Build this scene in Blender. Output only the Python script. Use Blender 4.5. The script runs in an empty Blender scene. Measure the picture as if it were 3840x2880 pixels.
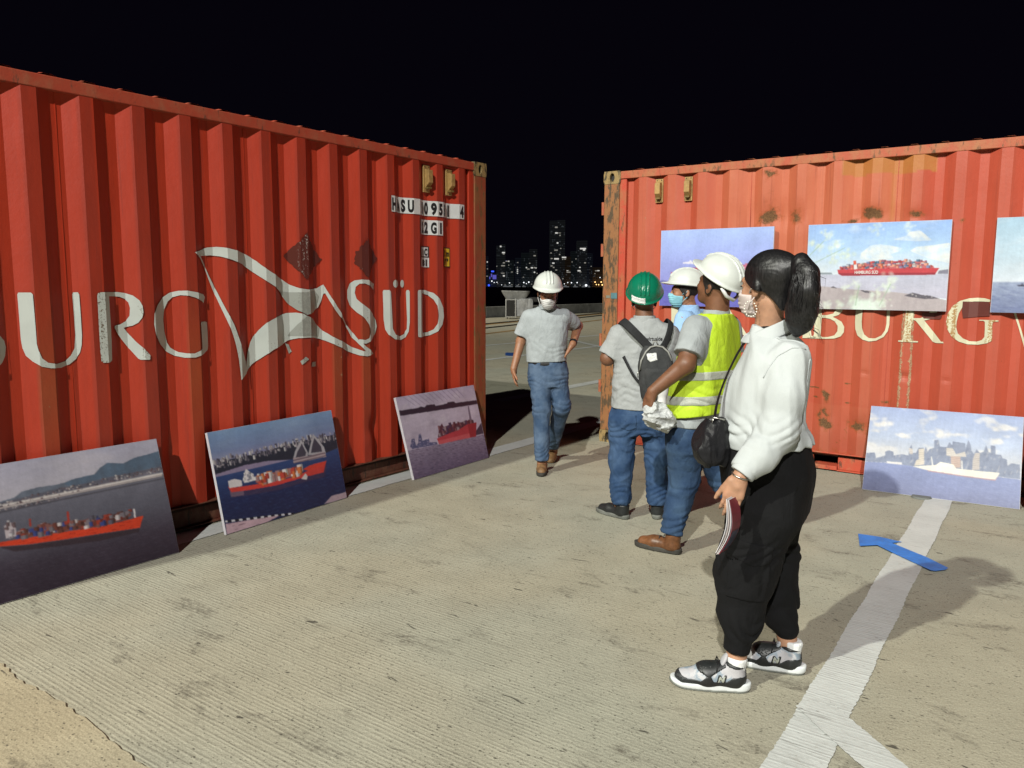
import bpy, bmesh, math, random
import numpy as np
from mathutils import Vector, Matrix

random.seed(7)
scene = bpy.context.scene
COL = scene.collection

# ---------------------------------------------------------------- camera
cam_d = bpy.data.cameras.new("camera")
cam = bpy.data.objects.new("camera", cam_d); COL.objects.link(cam)
cam_d.sensor_fit = 'HORIZONTAL'; cam_d.sensor_width = 36.0
cam_d.lens = 36.0 * 2970.68 / 3840.0
cam_d.clip_start = 0.05; cam_d.clip_end = 6000
cam.matrix_world = (Matrix.Translation((0, 0, 1.5267)) @ Matrix.Rotation(math.pi / 2 - 0.1246, 4, 'X')
                    @ Matrix.Rotation(0.0045, 4, 'Z'))
scene.camera = cam

# ---------------------------------------------------------------- night sky
world = bpy.data.worlds.new("World"); scene.world = world; world.use_nodes = True
wn = world.node_tree.nodes; wl = world.node_tree.links
bg = wn["Background"]
bg.inputs[0].default_value = (0.21, 0.16, 0.40, 1)
bg.inputs[1].default_value = 0.0075

# ---------------------------------------------------------------- harbour flood lamps (two masts behind the camera)
def flood(name, pos, aim, watts, colour, cone, radius=0.35):
    ld = bpy.data.lights.new(name, 'SPOT'); lo = bpy.data.objects.new(name, ld); COL.objects.link(lo)
    ld.energy = watts; ld.color = colour; ld.spot_size = math.radians(cone); ld.spot_blend = 0.9
    ld.shadow_soft_size = radius
    lo.location = pos
    lo.rotation_euler = (Vector(aim) - Vector(pos)).to_track_quat('-Z', 'Y').to_euler()
flood("flood_lamp", (-20.2, -14.2, 22.4), (2.0, 7.0, 0.5), 42000, (0.985, 0.99, 0.86), 110, 0.30)
flood("flood_lamp_far", (-6.06, -20.2, 17.9), (0.5, 6.0, 0.8), 35500, (1.0, 0.985, 0.93), 110, 0.26)

flood("flood_lamp_quay", (-24.0, 36.0, 20.0), (5.0, 38.0, 0.0), 30000, (1.0, 0.93, 0.78), 62, 0.3)

scene.view_settings.view_transform = 'Standard'; scene.view_settings.look = 'None'
scene.view_settings.exposure = 0.0; scene.view_settings.gamma = 1.0
scene.view_settings.use_curve_mapping = False

# ---------------------------------------------------------------- scene helpers
def tag(o, label=None, cat=None, group=None, kind=None):
    if label: o["label"] = label
    if cat: o["category"] = cat
    if group: o["group"] = group
    if kind: o["kind"] = kind
    return o

def empty(name, loc=(0, 0, 0), rz=0.0):
    o = bpy.data.objects.new(name, None); COL.objects.link(o)
    o.location = loc; o.rotation_euler = (0, 0, rz); o.empty_display_size = 0.1
    return o

def mesh_np(name, V, Fq, mat, parent=None, smooth=False):
    """V (n,3), Fq list of faces or (m,4)/(m,3) array"""
    me = bpy.data.meshes.new(name)
    V = np.asarray(V, dtype=np.float32)
    if isinstance(Fq, np.ndarray):
        m, k = Fq.shape
        me.vertices.add(len(V)); me.vertices.foreach_set("co", V.ravel())
        me.loops.add(m * k); me.loops.foreach_set("vertex_index", Fq.astype(np.int32).ravel())
        me.polygons.add(m); me.polygons.foreach_set("loop_start", np.arange(0, m * k, k, dtype=np.int32))
        me.update(calc_edges=True)
    else:
        me.from_pydata([tuple(map(float, v)) for v in V], [], Fq)
    if smooth:
        me.polygons.foreach_set("use_smooth", np.ones(len(me.polygons), dtype=bool))
    else: me.shade_flat()
    if mat is not None: me.materials.append(mat)
    me.validate(); me.update()
    o = bpy.data.objects.new(name, me); COL.objects.link(o)
    if parent is not None: o.parent = parent
    return o

class MB:
    """collects shapes and links them as ONE mesh"""
    def __init__(self): self.V = []; self.F = []
    def add(self, V, F):
        b = len(self.V); self.V += [tuple(v) for v in V]; self.F += [tuple(i + b for i in f) for f in F]; return self
    def box(self, x0, x1, y0, y1, z0, z1):
        return self.add([(x0, y0, z0), (x1, y0, z0), (x1, y1, z0), (x0, y1, z0), (x0, y0, z1), (x1, y0, z1), (x1, y1, z1), (x0, y1, z1)],
                        [(0, 3, 2, 1), (4, 5, 6, 7), (0, 1, 5, 4), (1, 2, 6, 5), (2, 3, 7, 6), (3, 0, 4, 7)])
    def prism(self, pts, z0, z1):
        n = len(pts)
        return self.add([(p[0], p[1], z0) for p in pts] + [(p[0], p[1], z1) for p in pts],
                        [tuple(range(n))[::-1], tuple(range(n, 2 * n))] + [(i, (i + 1) % n, (i + 1) % n + n, i + n) for i in range(n)])
    def tube(self, pts, r, seg=8, cap=True):
        P = [Vector(p) for p in pts]; n = len(P)
        rr = r if isinstance(r, (list, tuple)) else [r] * n
        V = []; F = []
        up = Vector((0.13, 0.21, 0.97))
        for i in range(n):
            t = (P[min(i + 1, n - 1)] - P[max(i - 1, 0)]).normalized()
            a = t.cross(up)
            if a.length < 1e-3: a = t.cross(Vector((1, 0, 0)))
            a.normalize(); b = t.cross(a)
            for k in range(seg):
                an = 2 * math.pi * k / seg
                V.append(P[i] + (a * math.cos(an) + b * math.sin(an)) * rr[i])
        for i in range(n - 1):
            for k in range(seg):
                F.append((i * seg + k, i * seg + (k + 1) % seg, (i + 1) * seg + (k + 1) % seg, (i + 1) * seg + k))
        if cap: F += [tuple(range(seg))[::-1], tuple(range((n - 1) * seg, n * seg))]
        return self.add(V, F)
    def build(self, name, mat, parent=None, smooth=False, bevel=0.0):
        o = mesh_np(name, self.V, self.F, mat, parent, smooth)
        if bevel:
            bm = bmesh.new(); bm.from_mesh(o.data)
            es = [e for e in bm.edges if len(e.link_faces) == 2 and e.calc_face_angle(0) > 0.6]
            bmesh.ops.bevel(bm, geom=es, offset=bevel, segments=2, affect='EDGES', profile=0.5)
            bm.to_mesh(o.data); bm.free()
        return o

# ---------------------------------------------------------------- material helper
class NT:
    def __init__(self, name):
        self.m = bpy.data.materials.new(name); self.m.use_nodes = True
        self.t = self.m.node_tree; self.n = self.t.nodes
        self.p = self.n["Principled BSDF"]; self.out = self.n["Material Output"]
    def new(self, typ, **kw):
        nd = self.n.new(typ)
        for k, v in kw.items(): setattr(nd, k, v)
        return nd
    def put(self, sock, v):
        if v is None: return
        if hasattr(v, "default_value") or hasattr(v, "is_linked"): self.t.links.new(v, sock)
        else:
            if isinstance(v, (tuple, list)) and len(v) == 3 and sock.type == 'RGBA': v = (*v, 1)
            sock.default_value = v
    def math(self, op, a, b=None, c=None, clamp=False):
        nd = self.new('ShaderNodeMath', operation=op); nd.use_clamp = clamp
        for i, v in enumerate((a, b, c)):
            if v is not None: self.put(nd.inputs[i], v)
        return nd.outputs[0]
    def mix(self, f, a, b, mode='MIX'):
        nd = self.new('ShaderNodeMix', data_type='RGBA', blend_type=mode)
        self.put(nd.inputs[0], f); self.put(nd.inputs[6], a); self.put(nd.inputs[7], b)
        return nd.outputs[2]
    def ramp(self, v, lo, hi, smooth=True):
        nd = self.new('ShaderNodeMapRange'); nd.interpolation_type = 'SMOOTHSTEP' if smooth else 'LINEAR'
        self.put(nd.inputs[0], v); nd.inputs[1].default_value = lo; nd.inputs[2].default_value = hi
        return nd.outputs[0]
    def coord(self, which='Object'):
        return self.new('ShaderNodeTexCoord').outputs[which]
    def mapping(self, v, scale=(1, 1, 1), rot=(0, 0, 0), loc=(0, 0, 0)):
        nd = self.new('ShaderNodeMapping'); self.put(nd.inputs[0], v)
        nd.inputs['Scale'].default_value = scale; nd.inputs['Rotation'].default_value = rot; nd.inputs['Location'].default_value = loc
        return nd.outputs[0]
    def noise(self, v, scale, detail=4, rough=0.55, dist=0.0):
        nd = self.new('ShaderNodeTexNoise'); self.put(nd.inputs['Vector'], v)
        nd.inputs['Scale'].default_value = scale; nd.inputs['Detail'].default_value = detail
        nd.inputs['Roughness'].default_value = rough; nd.inputs['Distortion'].default_value = dist
        return nd.outputs[0]
    def voro(self, v, scale, feature='F1', rnd=1.0):
        nd = self.new('ShaderNodeTexVoronoi', feature=feature); self.put(nd.inputs['Vector'], v)
        nd.inputs['Scale'].default_value = scale; nd.inputs['Randomness'].default_value = rnd
        return nd.outputs[0]
    def attr(self, name, out='Fac'):
        nd = self.new('ShaderNodeAttribute'); nd.attribute_name = name
        return nd.outputs[out]
    def bump(self, h, strength=0.5, dist=0.01, normal=None):
        nd = self.new('ShaderNodeBump'); self.put(nd.inputs['Height'], h)
        nd.inputs['Strength'].default_value = strength; nd.inputs['Distance'].default_value = dist
        if normal is not None: self.put(nd.inputs['Normal'], normal)
        return nd.outputs[0]
    def fin(self, col=None, rough=None, normal=None, metal=None, **kw):
        self.put(self.p.inputs['Base Color'], col); self.put(self.p.inputs['Roughness'], rough)
        self.put(self.p.inputs['Normal'], normal); self.put(self.p.inputs['Metallic'], metal)
        for k, v in kw.items(): self.put(self.p.inputs[k], v)
        return self.m

def simple(name, col, rough=0.6, var=0.12, scale=30, bump=0.15, bdist=0.002, metal=0.0, detail=4, **kw):
    t = NT(name); c = t.coord()
    n = t.noise(c, scale, detail)
    d = tuple(max(0, x * (1 - 2 * var)) for x in col); l = tuple(min(1, x * (1 + 1.2 * var)) for x in col)
    n2 = t.noise(c, scale * 0.17, 3)
    k = t.math('MULTIPLY_ADD', n2, 0.6, t.math('MULTIPLY', n, 0.4))
    cc = t.mix(t.ramp(k, 0.3, 0.7), d, l)
    return t.fin(cc, t.math('MULTIPLY_ADD', n, 0.16, rough - 0.08), t.bump(n, bump, bdist), metal, **kw)

def glow(name, col, strength):
    t = NT(name); t.fin((0.02, 0.02, 0.02), 0.5)
    t.p.inputs['Emission Color'].default_value = (*col, 1); t.p.inputs['Emission Strength'].default_value = strength
    return t.m

def vnoise(P, f, seed=0, octv=3):
    """cheap smooth noise ~[-1,1] for numpy points (n,2) or (n,3)"""
    rs = np.random.RandomState(seed); P = np.asarray(P, dtype=np.float32); k = P.shape[-1]; out = 0; amp = 1.0; tot = 0
    for o in range(octv):
        acc = 0
        for j in range(4):
            d = rs.randn(k); d /= np.linalg.norm(d); ph = rs.rand() * 6.28
            d2 = rs.randn(k); d2 /= np.linalg.norm(d2); ph2 = rs.rand() * 6.28
            acc = acc + np.sin((P @ d.astype(np.float32)) * f * 6.28 + ph + 1.3 * np.sin((P @ d2.astype(np.float32)) * f * 4.1 + ph2))
        out = out + amp * acc / 2.6; tot += amp; amp *= 0.5; f *= 2.1
    return out / tot

def poly_in(P, poly):
    """points (n,2) inside polygon"""
    x, y = P[:, 0], P[:, 1]; r = np.zeros(len(P), bool); n = len(poly)
    for i in range(n):
        x1, y1 = poly[i]; x2, y2 = poly[(i + 1) % n]
        if y1 == y2: continue
        c = ((y1 > y) != (y2 > y)) & (x < (x2 - x1) * (y - y1) / (y2 - y1) + x1)
        r ^= c
    return r

def poly_sd(x, y, poly):
    """signed distance to polygon (negative inside)"""
    d = np.full(x.shape, 1e9); s = np.ones(x.shape); n = len(poly)
    for i in range(n):
        ax, ay = poly[i]; bx, by = poly[i - 1]
        ex, ey = bx - ax, by - ay; wx, wy = x - ax, y - ay
        t = np.clip((wx * ex + wy * ey) / max(ex * ex + ey * ey, 1e-12), 0, 1)
        d = np.minimum(d, (wx - ex * t) ** 2 + (wy - ey * t) ** 2)
        c1 = y >= ay; c2 = y < by; c3 = ex * wy > ey * wx
        flip = (c1 & c2 & c3) | (~c1 & ~c2 & ~c3)
        s = np.where(flip, -s, s)
    return s * np.sqrt(d)

TL = math.radians(35.70); TR = math.radians(-54.61)
L0 = np.array([-.2356, 7.2269]); R0 = np.array([.8627, 7.6961])
dL = -np.array([math.sin(TL), math.cos(TL)]); nL = np.array([math.cos(TL), -math.sin(TL)])
dR = -np.array([math.sin(TR), math.cos(TR)]); nR = np.array([-math.cos(TR), math.sin(TR)])
cy = scene.cycles
cy.max_bounces = 3; cy.diffuse_bounces = 1; cy.glossy_bounces = 1; cy.transmission_bounces = 4; cy.transparent_max_bounces = 8
cy.caustics_reflective = False; cy.caustics_refractive = False
# ================================================================ SETTING
def concrete(name, tint, groove=1.0, ang=math.atan2(dR[1], dR[0])):
    t = NT(name); c = t.coord()
    big = t.noise(c, 0.55, 2, 0.6); mid = t.noise(c, 3.2, 4, 0.62); gr = t.noise(c, 46, 3, 0.72); fine = t.noise(c, 170, 2, 0.7)
    r = t.mapping(c, rot=(0, 0, -ang))
    # broom grooves run along the right container, slightly wavy, worn off towards the right
    wob = t.noise(t.mapping(r, scale=(1.1, 5, 1)), 2.0, 1)
    sx = t.new('ShaderNodeSeparateXYZ'); t.put(sx.inputs[0], r); s0 = t.new('ShaderNodeSeparateXYZ'); t.put(s0.inputs[0], c)
    ph = t.math('MULTIPLY_ADD', wob, 0.024, sx.outputs[1])
    wv = t.math('SINE', t.math('MULTIPLY', ph, 2 * math.pi / 0.0190)); wv = t.math('MULTIPLY_ADD', wv, 0.5, 0.5)
    side = t.ramp(t.math('MULTIPLY_ADD', mid, 0.9, t.math('MULTIPLY_ADD', s0.outputs[1], 0.10, s0.outputs[0])), 0.45, 1.75)
    wear = t.math('MULTIPLY_ADD', side, -0.80, 1.0)
    brk = t.noise(t.mapping(r, scale=(2.2, 52.6, 1)), 1.0, 2, 0.6)          # every groove is cut and worn a little differently
    wear = t.math('MULTIPLY', wear, t.math('MULTIPLY_ADD', t.ramp(brk, 0.30, 0.66), 0.95, 0.12))
    a = tuple(x * 0.84 for x in tint); b = tuple(min(1, x * 1.10) for x in tint)
    col = t.mix(t.ramp(mid, 0.3, 0.72), a, b)
    col = t.mix(t.math('MULTIPLY', t.ramp(big, 0.40, 0.68), 0.5), col, (tint[0] * 0.90, tint[1] * 0.99, tint[2] * 1.02))
    col = t.mix(t.math('MULTIPLY', t.ramp(big, 0.56, 0.40), 0.35), col, (tint[0] * 1.04, tint[1] * 0.93, tint[2] * 0.78))
    # sand grain
    col = t.mix(t.math('MULTIPLY', t.ramp(fine, 0.36, 0.66), 0.42), col, tuple(x * 1.32 for x in tint))
    col = t.mix(t.math('MULTIPLY', t.ramp(fine, 0.60, 0.30), 0.30), col, tuple(x * 0.55 for x in tint))
    gd = t.math('MULTIPLY', t.math('MULTIPLY', t.math('SUBTRACT', 1.0, wv), wear), 0.20 * groove)
    col = t.mix(gd, col, (tint[0] * 0.42, tint[1] * 0.42, tint[2] * 0.40))
    # pits and chips, small and frequent
    msk = t.noise(c, 2.6, 2)
    pv = t.voro(t.mapping(r, scale=(0.75, 1.35, 1)), 24); pit = t.math('SUBTRACT', 1.0, t.ramp(pv, 0.07, 0.16))
    pit = t.math('MULTIPLY', pit, t.ramp(msk, 0.30, 0.60))
    pv3 = t.voro(t.mapping(r, scale=(0.85, 1.2, 1), loc=(7, 3, 1)), 55); pit3 = t.math('SUBTRACT', 1.0, t.ramp(pv3, 0.13, 0.25))
    pit3 = t.math('MULTIPLY', pit3, t.ramp(gr, 0.40, 0.56))
    pit = t.math('MAXIMUM', pit, t.math('MULTIPLY', pit3, 0.85))
    col = t.mix(t.math('MULTIPLY', pit, 0.85), col, (0.050, 0.044, 0.033))
    # oil and rubber stains, rust bloom
    sv = t.noise(t.mapping(r, scale=(0.9, 2.0, 1), loc=(5, 2, 0)), 2.4, 4, 0.7, 0.4); st = t.ramp(sv, 0.56, 0.70)
    st = t.math('MULTIPLY', st, t.ramp(gr, 0.30, 0.6))
    col = t.mix(t.math('MULTIPLY', st, 0.65), col, (0.085, 0.072, 0.055))
    sv2 = t.noise(t.mapping(r, scale=(1.6, 5.0, 1), loc=(1, 8, 0)), 4.2, 3, 0.65, 0.5); st2 = t.ramp(sv2, 0.665, 0.72)
    col = t.mix(t.math('MULTIPLY', st2, 0.85), col, (0.040, 0.036, 0.028))
    h = t.math('MULTIPLY_ADD', t.math('MULTIPLY', wv, wear), 0.0012 * groove, t.math('MULTIPLY', gr, 0.0040))
    return t.fin(col, t.math('MULTIPLY_ADD', mid, 0.2, 0.72), t.bump(h, 1.0, 1.0))

M = {}
M['conc'] = concrete('concrete_grooved', (0.368, 0.350, 0.275))
M['sand'] = concrete('concrete_sandy', (0.40, 0.350, 0.245), 0.35)

# quay deck: one sheet from behind the camera to the parapet at the water's edge
WD = np.array([6.3, 8.3]); WD = WD / np.linalg.norm(WD); WN = np.array([WD[1], -WD[0]])   # parapet direction and landward normal
W0 = np.array([-1.23, 37.2])
def wallpt(a, b): p = W0 + WD * a + WN * b; return (p[0], p[1])
gp = [wallpt(-160, 0.1), wallpt(150, 0.1), wallpt(150, 160), wallpt(-160, 160)]
ground = mesh_np('ground', [(x, y, 0) for x, y in gp], [(0, 1, 2, 3)], M['conc']); tag(ground, kind='structure')
# next slab, smoother and sandier, with a ragged edge at the joint (bottom left)
def slab_strip():
    a = np.array([-2.076, 3.053]); e = np.array([.80, -.60]); e = e / np.linalg.norm(e); n = np.array([-e[1], e[0]]) * -1
    rs = random.Random(3); near = []; far = []
    V = []; F = []
    k = 150
    for i in range(k):
        u = -2.2 + i * 0.03
        w = 0.010 * math.sin(u * 7) + rs.uniform(-0.008, 0.008)
        p = a + e * u + n * w; q = a + e * u + n * (0.62 + 0.02 * math.sin(u * 3)); 
        V += [(p[0], p[1], 0.0), (p[0] + n[0] * .008, p[1] + n[1] * .008, 0.007), (q[0], q[1], 0.007), (q[0], q[1], 0.0)]
        if i:
            b = 4 * (i - 1)
            F += [(b, b + 4, b + 5, b + 1), (b + 1, b + 5, b + 6, b + 2), (b + 2, b + 6, b + 7, b + 3)]
    o = mesh_np('concrete_slab', V, F, M['sand']); tag(o, kind='structure')
slab_strip()

# painted lines
def paint_mat(name, base, worn=0.5):
    t = NT(name); c = t.coord()
    ang = math.atan2(dR[1], dR[0]); r = t.mapping(c, rot=(0, 0, -ang))
    sx = t.new('ShaderNodeSeparateXYZ'); t.put(sx.inputs[0], r)
    wob = t.noise(t.mapping(r, scale=(1.1, 5, 1)), 2.0, 1)
    wv = t.math('SINE', t.math('MULTIPLY', t.math('MULTIPLY_ADD', wob, 0.024, sx.outputs[1]), 2 * math.pi / 0.0190))
    wv = t.math('MULTIPLY_ADD', wv, 0.5, 0.5)
    n = t.noise(c, 34, 5, 0.7); n2 = t.noise(c, 3.0, 5, 0.65)
    wear = t.math('MULTIPLY_ADD', t.math('SUBTRACT', 1.0, wv), 0.05, t.math('MULTIPLY_ADD', n, 0.55, t.math('MULTIPLY', n2, 0.6)))
    f = t.ramp(wear, 0.80 - 0.24 * worn, 1.0 - 0.12 * worn)
    col = t.mix(t.math('MULTIPLY', t.ramp(n2, 0.35, 0.7), 0.5), base, tuple(x * 0.72 for x in base))
    col = t.mix(t.math('MULTIPLY', f, 0.85), col, (0.22, 0.20, 0.145))
    pv = t.voro(t.mapping(r, scale=(0.6, 1.5, 1)), 24); pit = t.math('SUBTRACT', 1.0, t.ramp(pv, 0.06, 0.14))
    pit = t.math('MULTIPLY', pit, t.ramp(t.noise(c, 4, 3), 0.45, 0.6))
    col = t.mix(t.math('MULTIPLY', pit, 0.8), col, (0.07, 0.06, 0.05))
    sk = t.ramp(t.noise(t.mapping(r, scale=(.7, 6, 1), loc=(4, 1, 0)), 3.0, 6, 0.7), 0.62, 0.72)
    col = t.mix(t.math('MULTIPLY', sk, 0.6), col, (0.15, 0.14, 0.125))
    brk = t.noise(t.mapping(r, scale=(2.2, 52.6, 1)), 1.0, 2, 0.6)
    h = t.math('MULTIPLY_ADD', t.math('MULTIPLY', wv, t.ramp(brk, .35, .7)), 0.0010, t.math('MULTIPLY', n, 0.003))
    return t.fin(col, 0.62, t.bump(h, 1.0, 1.0))
M['line'] = paint_mat('worn_white_paint', (0.60, 0.62, 0.60), 0.55)
M['line2'] = paint_mat('faded_white_paint', (0.55, 0.56, 0.54), 0.9)
M['blue'] = simple('blue_tape', (0.022, 0.20, 0.66), 0.5, 0.12, 60, 0.3, 0.001)
M['blueold'] = simple('old_blue_tape', (0.014, 0.07, 0.30), 0.6, 0.2, 40, 0.3, 0.001)

def ragged(p, q, w0, w1, z, name, mat, step=0.011, amp=0.0028, seed=1):
    """a painted stripe between two edges given by a centre line p->q and widths"""
    p = np.array(p, float); q = np.array(q, float); d = q - p; Ln = np.linalg.norm(d); d /= Ln; n = np.array([-d[1], d[0]])
    rs = random.Random(seed); k = min(900, max(2, int(Ln / step))); V = []; F = []
    for i in range(k + 1):
        t = i / k; c = p + d * Ln * t; w = (w0 + (w1 - w0) * t) / 2
        for s in (-1, 1):
            v = c + n * (s * (w + .003 * math.sin(t * Ln * 9 + s)) + rs.uniform(-amp, amp)); V.append((v[0], v[1], z))
        if i: b = 2 * i; F.append((b - 2, b - 1, b + 1, b))
    o = mesh_np(name, V, F, mat); return tag(o, kind='structure')
# stripe on the right with its branch, stripe along the left container, lines on the far deck
ragged((0.39, 1.60), (3.447, 6.10), 0.172, 0.172, 0.004, 'painted_line', M['line'], seed=1)
ragged((1.105, 2.74), (1.40, 1.50), 0.140, 0.145, 0.008, 'painted_line', M['line'], seed=2)
def lpt(a, b): p = L0 - dL * a + nL * b; return (p[0], p[1])       # a metres beyond the left container's far end, b in front of its face
ragged(lpt(-6.2, .11), lpt(9.0, .06), 0.19, 0.19, 0.004, 'painted_line', M['line'], seed=3)
ragged(lpt(2.6, -1.80), lpt(16, -1.80), 0.20, 0.20, 0.004, 'painted_line', M['line2'], seed=4)
ragged(lpt(2.0, -5.42), lpt(24, -5.5), 0.17, 0.17, 0.004, 'painted_line', M['line2'], seed=5)
ragged(lpt(5.0, -7.9), lpt(30, -7.3), 0.16, 0.16, 0.004, 'painted_line', M['line2'], seed=6)
ragged((1.45, 22.9), (2.4, 18.8), 0.16, 0.16, 0.008, 'painted_line', M['line2'], seed=7)
arrow = [(2.145, 4.748), (2.102, 4.637), (2.054, 4.515), (2.164, 4.532), (2.194, 4.39), (2.243, 4.193), (2.262, 4.119), (2.283, 4.106), (2.351, 4.128), (2.379, 4.155), (2.35, 4.325), (2.307, 4.457), (2.27, 4.575), (2.34, 4.592), (2.252, 4.689)]
tag(MB().prism(arrow, 0.0085, 0.0092).build('floor_arrow', M['blue']), 'blue adhesive arrow stuck across the white stripe on the right', 'arrow')
tag(MB().prism([(-.15, 17.9), (.13, 17.85), (.12, 16.95), (-.15, 17.15)], 0.003, 0.004).build('floor_tape', M['blueold']), 'small blue tape patch on the far deck beside the walking man', 'tape')
tag(MB().prism([(2.78, 21.6), (3.7, 22.6), (3.4, 23.2), (2.9, 22.3)], 0.003, 0.004).build('floor_tape', M['blueold']), 'dark blue tape mark on the far deck near the rusty container corner', 'tape')

# water and far shore
t = NT('night_water'); c = t.coord()
wn1 = t.noise(t.mapping(c, scale=(1, 2.2, 1)), 0.5, 5, 0.6)
M['water'] = t.fin((0.002, 0.0025, 0.004), 0.5, t.bump(wn1, 1.0, 0.35)); t.p.inputs['Specular IOR Level'].default_value = 0.12
wq = [wallpt(-4200, -0.3), wallpt(4200, -0.3), wallpt(4200, -4500), wallpt(-4200, -4500)]
tag(mesh_np('water', [(x, y, -2.4) for x, y in wq], [(0, 3, 2, 1)], M['water']), kind='structure')
# ================================================================ CONTAINERS
HC = 2.591; PIT = 0.2873
def profile(s, ph, pit):
    tt = (s - ph) % pit; a = .073; g = .060; b = (pit - a - g) / 2
    return np.interp(tt, [0, a, a + b, a + b + g, pit], [0, 0, .043, .043, 0])
def breaks(ph, pit, s0, s1):
    a = .073; g = .060; b = (pit - a - g) / 2; out = []
    k = math.floor((s0 - ph) / pit) - 1
    while ph + k * pit < s1 + pit:
        for o in (0, a, a + b, a + b + g): 
            v = ph + k * pit + o
            if s0 < v < s1: out.append(v)
        k += 1
    return out

def red_paint(name, red, faded, rustamt):
    t = NT(name); c = t.coord()
    n = t.noise(c, 2.2, 5, 0.6); n2 = t.noise(c, 26, 5, 0.7); n3 = t.noise(t.mapping(c, scale=(6, 6, 0.5)), 5, 4, 0.65)
    fine = t.noise(c, 140, 3, 0.6)
    ru = t.attr('rust'); fd = t.attr('fade'); sc = t.attr('scrape'); tn = t.attr('tan')
    col = t.mix(t.math('MULTIPLY', t.ramp(n3, 0.3, 0.72), 0.42), red, tuple(x * 0.74 for x in red))
    col = t.mix(t.math('MULTIPLY', fd, t.math('MULTIPLY_ADD', n3, 0.7, 0.45), clamp=True), col, faded)
    col = t.mix(t.math('MULTIPLY', t.attr('dirt'), t.math('MULTIPLY_ADD', n3, 0.5, 0.4), clamp=True), col, tuple(x * 0.50 + 0.012 for x in red))
    # dirt runs
    dr = t.ramp(t.noise(t.mapping(c, scale=(16, 16, 0.45)), 2.2, 5, 0.7), 0.56, 0.74)
    col = t.mix(t.math('MULTIPLY', dr, 0.42), col, tuple(x * 0.42 + 0.012 for x in red))
    col = t.mix(t.math('MULTIPLY', tn, t.math('MULTIPLY_ADD', n2, 0.5, 0.55), clamp=True), col, (0.42, 0.17, 0.035))
    # bare/tan scrapes
    s1 = t.ramp(t.math('ADD', sc, t.math('MULTIPLY', t.math('SUBTRACT', n2, 0.5), 1.5)), 0.52, 0.62)
    col = t.mix(t.math('MULTIPLY', s1, 0.85), col, t.mix(t.ramp(fine, .35, .65), (0.46, 0.36, 0.22), (0.24, 0.10, 0.05)))
    # rust, dark olive brown with an orange rim
    rr = t.math('ADD', ru, t.math('MULTIPLY', t.math('SUBTRACT', n2, 0.5), 0.9))
    r1 = t.ramp(rr, 0.30, 0.52); r2 = t.ramp(rr, 0.46, 0.64)
    rustc = t.mix(t.ramp(fine, 0.35, 0.7), (0.055, 0.033, 0.012), (0.19, 0.105, 0.04))
    col = t.mix(t.math('MULTIPLY', r1, 0.6), col, (0.33, 0.075, 0.018)); col = t.mix(t.math('MULTIPLY', r2, 0.9), col, rustc)
    # small rust specks everywhere
    sp = t.math('MULTIPLY', t.ramp(t.noise(c, 75, 3, 0.6), 0.70, 0.74), t.ramp(n, 0.45, 0.65))
    col = t.mix(t.math('MULTIPLY', sp, rustamt), col, (0.09, 0.045, 0.02))
    ro = t.math('MULTIPLY_ADD', r2, 0.3, t.math('MULTIPLY_ADD', n2, 0.18, 0.46))
    h = t.math('MULTIPLY_ADD', n2, 0.003, t.math('MULTIPLY', fine, 0.0007)); h = t.math('MULTIPLY_ADD', r2, -0.0015, h)
    h = t.math('MULTIPLY_ADD', t.noise(t.mapping(c, scale=(1, 1, .35)), 4.5, 1), 0.014, t.math('MULTIPLY', n2, 0.003))
    return t.fin(col, ro, t.bump(h, 0.55, 1.0))

def steel_rust(name, base, dark, amount, tan=(0.30, 0.19, 0.07)):
    t = NT(name); c = t.coord()
    n = t.noise(t.mapping(c, scale=(1, 1, .6)), 9, 6, 0.72); n2 = t.noise(c, 60, 4, 0.7); n3 = t.noise(t.mapping(c, scale=(1, 1, .3)), 22, 5, 0.7)
    col = t.mix(t.ramp(n, 0.5 - amount * .35, 0.78 - amount * .3), base, tan)
    col = t.mix(t.ramp(n3, 0.60 - amount * .14, 0.68 - amount * .12), col, dark)
    col = t.mix(t.math('MULTIPLY', t.ramp(n2, 0.6, 0.7), 0.5), col, tuple(x * .5 for x in base))
    h = t.math('MULTIPLY_ADD', n, 0.006, t.math('MULTIPLY', n2, 0.002))
    return t.fin(col, 0.66, t.bump(h, 0.6, 1.0))

RED_L = (0.470, 0.036, 0.010); RED_R = (0.455, 0.066, 0.033)
M['redL'] = red_paint('red_paint_left', RED_L, (0.50, 0.08, 0.045), 0.3)
M['redR'] = red_paint('red_paint_right', RED_R, (0.53, 0.150, 0.074), 0.6)
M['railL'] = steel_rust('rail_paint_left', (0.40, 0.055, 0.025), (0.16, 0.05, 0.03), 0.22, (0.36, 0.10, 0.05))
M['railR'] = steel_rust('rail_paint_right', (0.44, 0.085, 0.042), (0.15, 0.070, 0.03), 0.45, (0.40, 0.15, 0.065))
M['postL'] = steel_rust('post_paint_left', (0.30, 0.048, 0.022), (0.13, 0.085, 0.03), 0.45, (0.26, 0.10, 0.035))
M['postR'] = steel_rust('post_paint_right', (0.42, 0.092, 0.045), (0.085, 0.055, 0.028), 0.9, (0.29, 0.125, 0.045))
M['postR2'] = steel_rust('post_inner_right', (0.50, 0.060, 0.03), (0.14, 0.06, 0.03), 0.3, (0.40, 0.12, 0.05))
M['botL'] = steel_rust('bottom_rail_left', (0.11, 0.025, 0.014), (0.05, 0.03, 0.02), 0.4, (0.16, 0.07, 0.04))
M['botR'] = steel_rust('bottom_rail_right', (0.50, 0.075, 0.035), (0.12, 0.05, 0.03), 0.2, (0.42, 0.16, 0.08))
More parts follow.
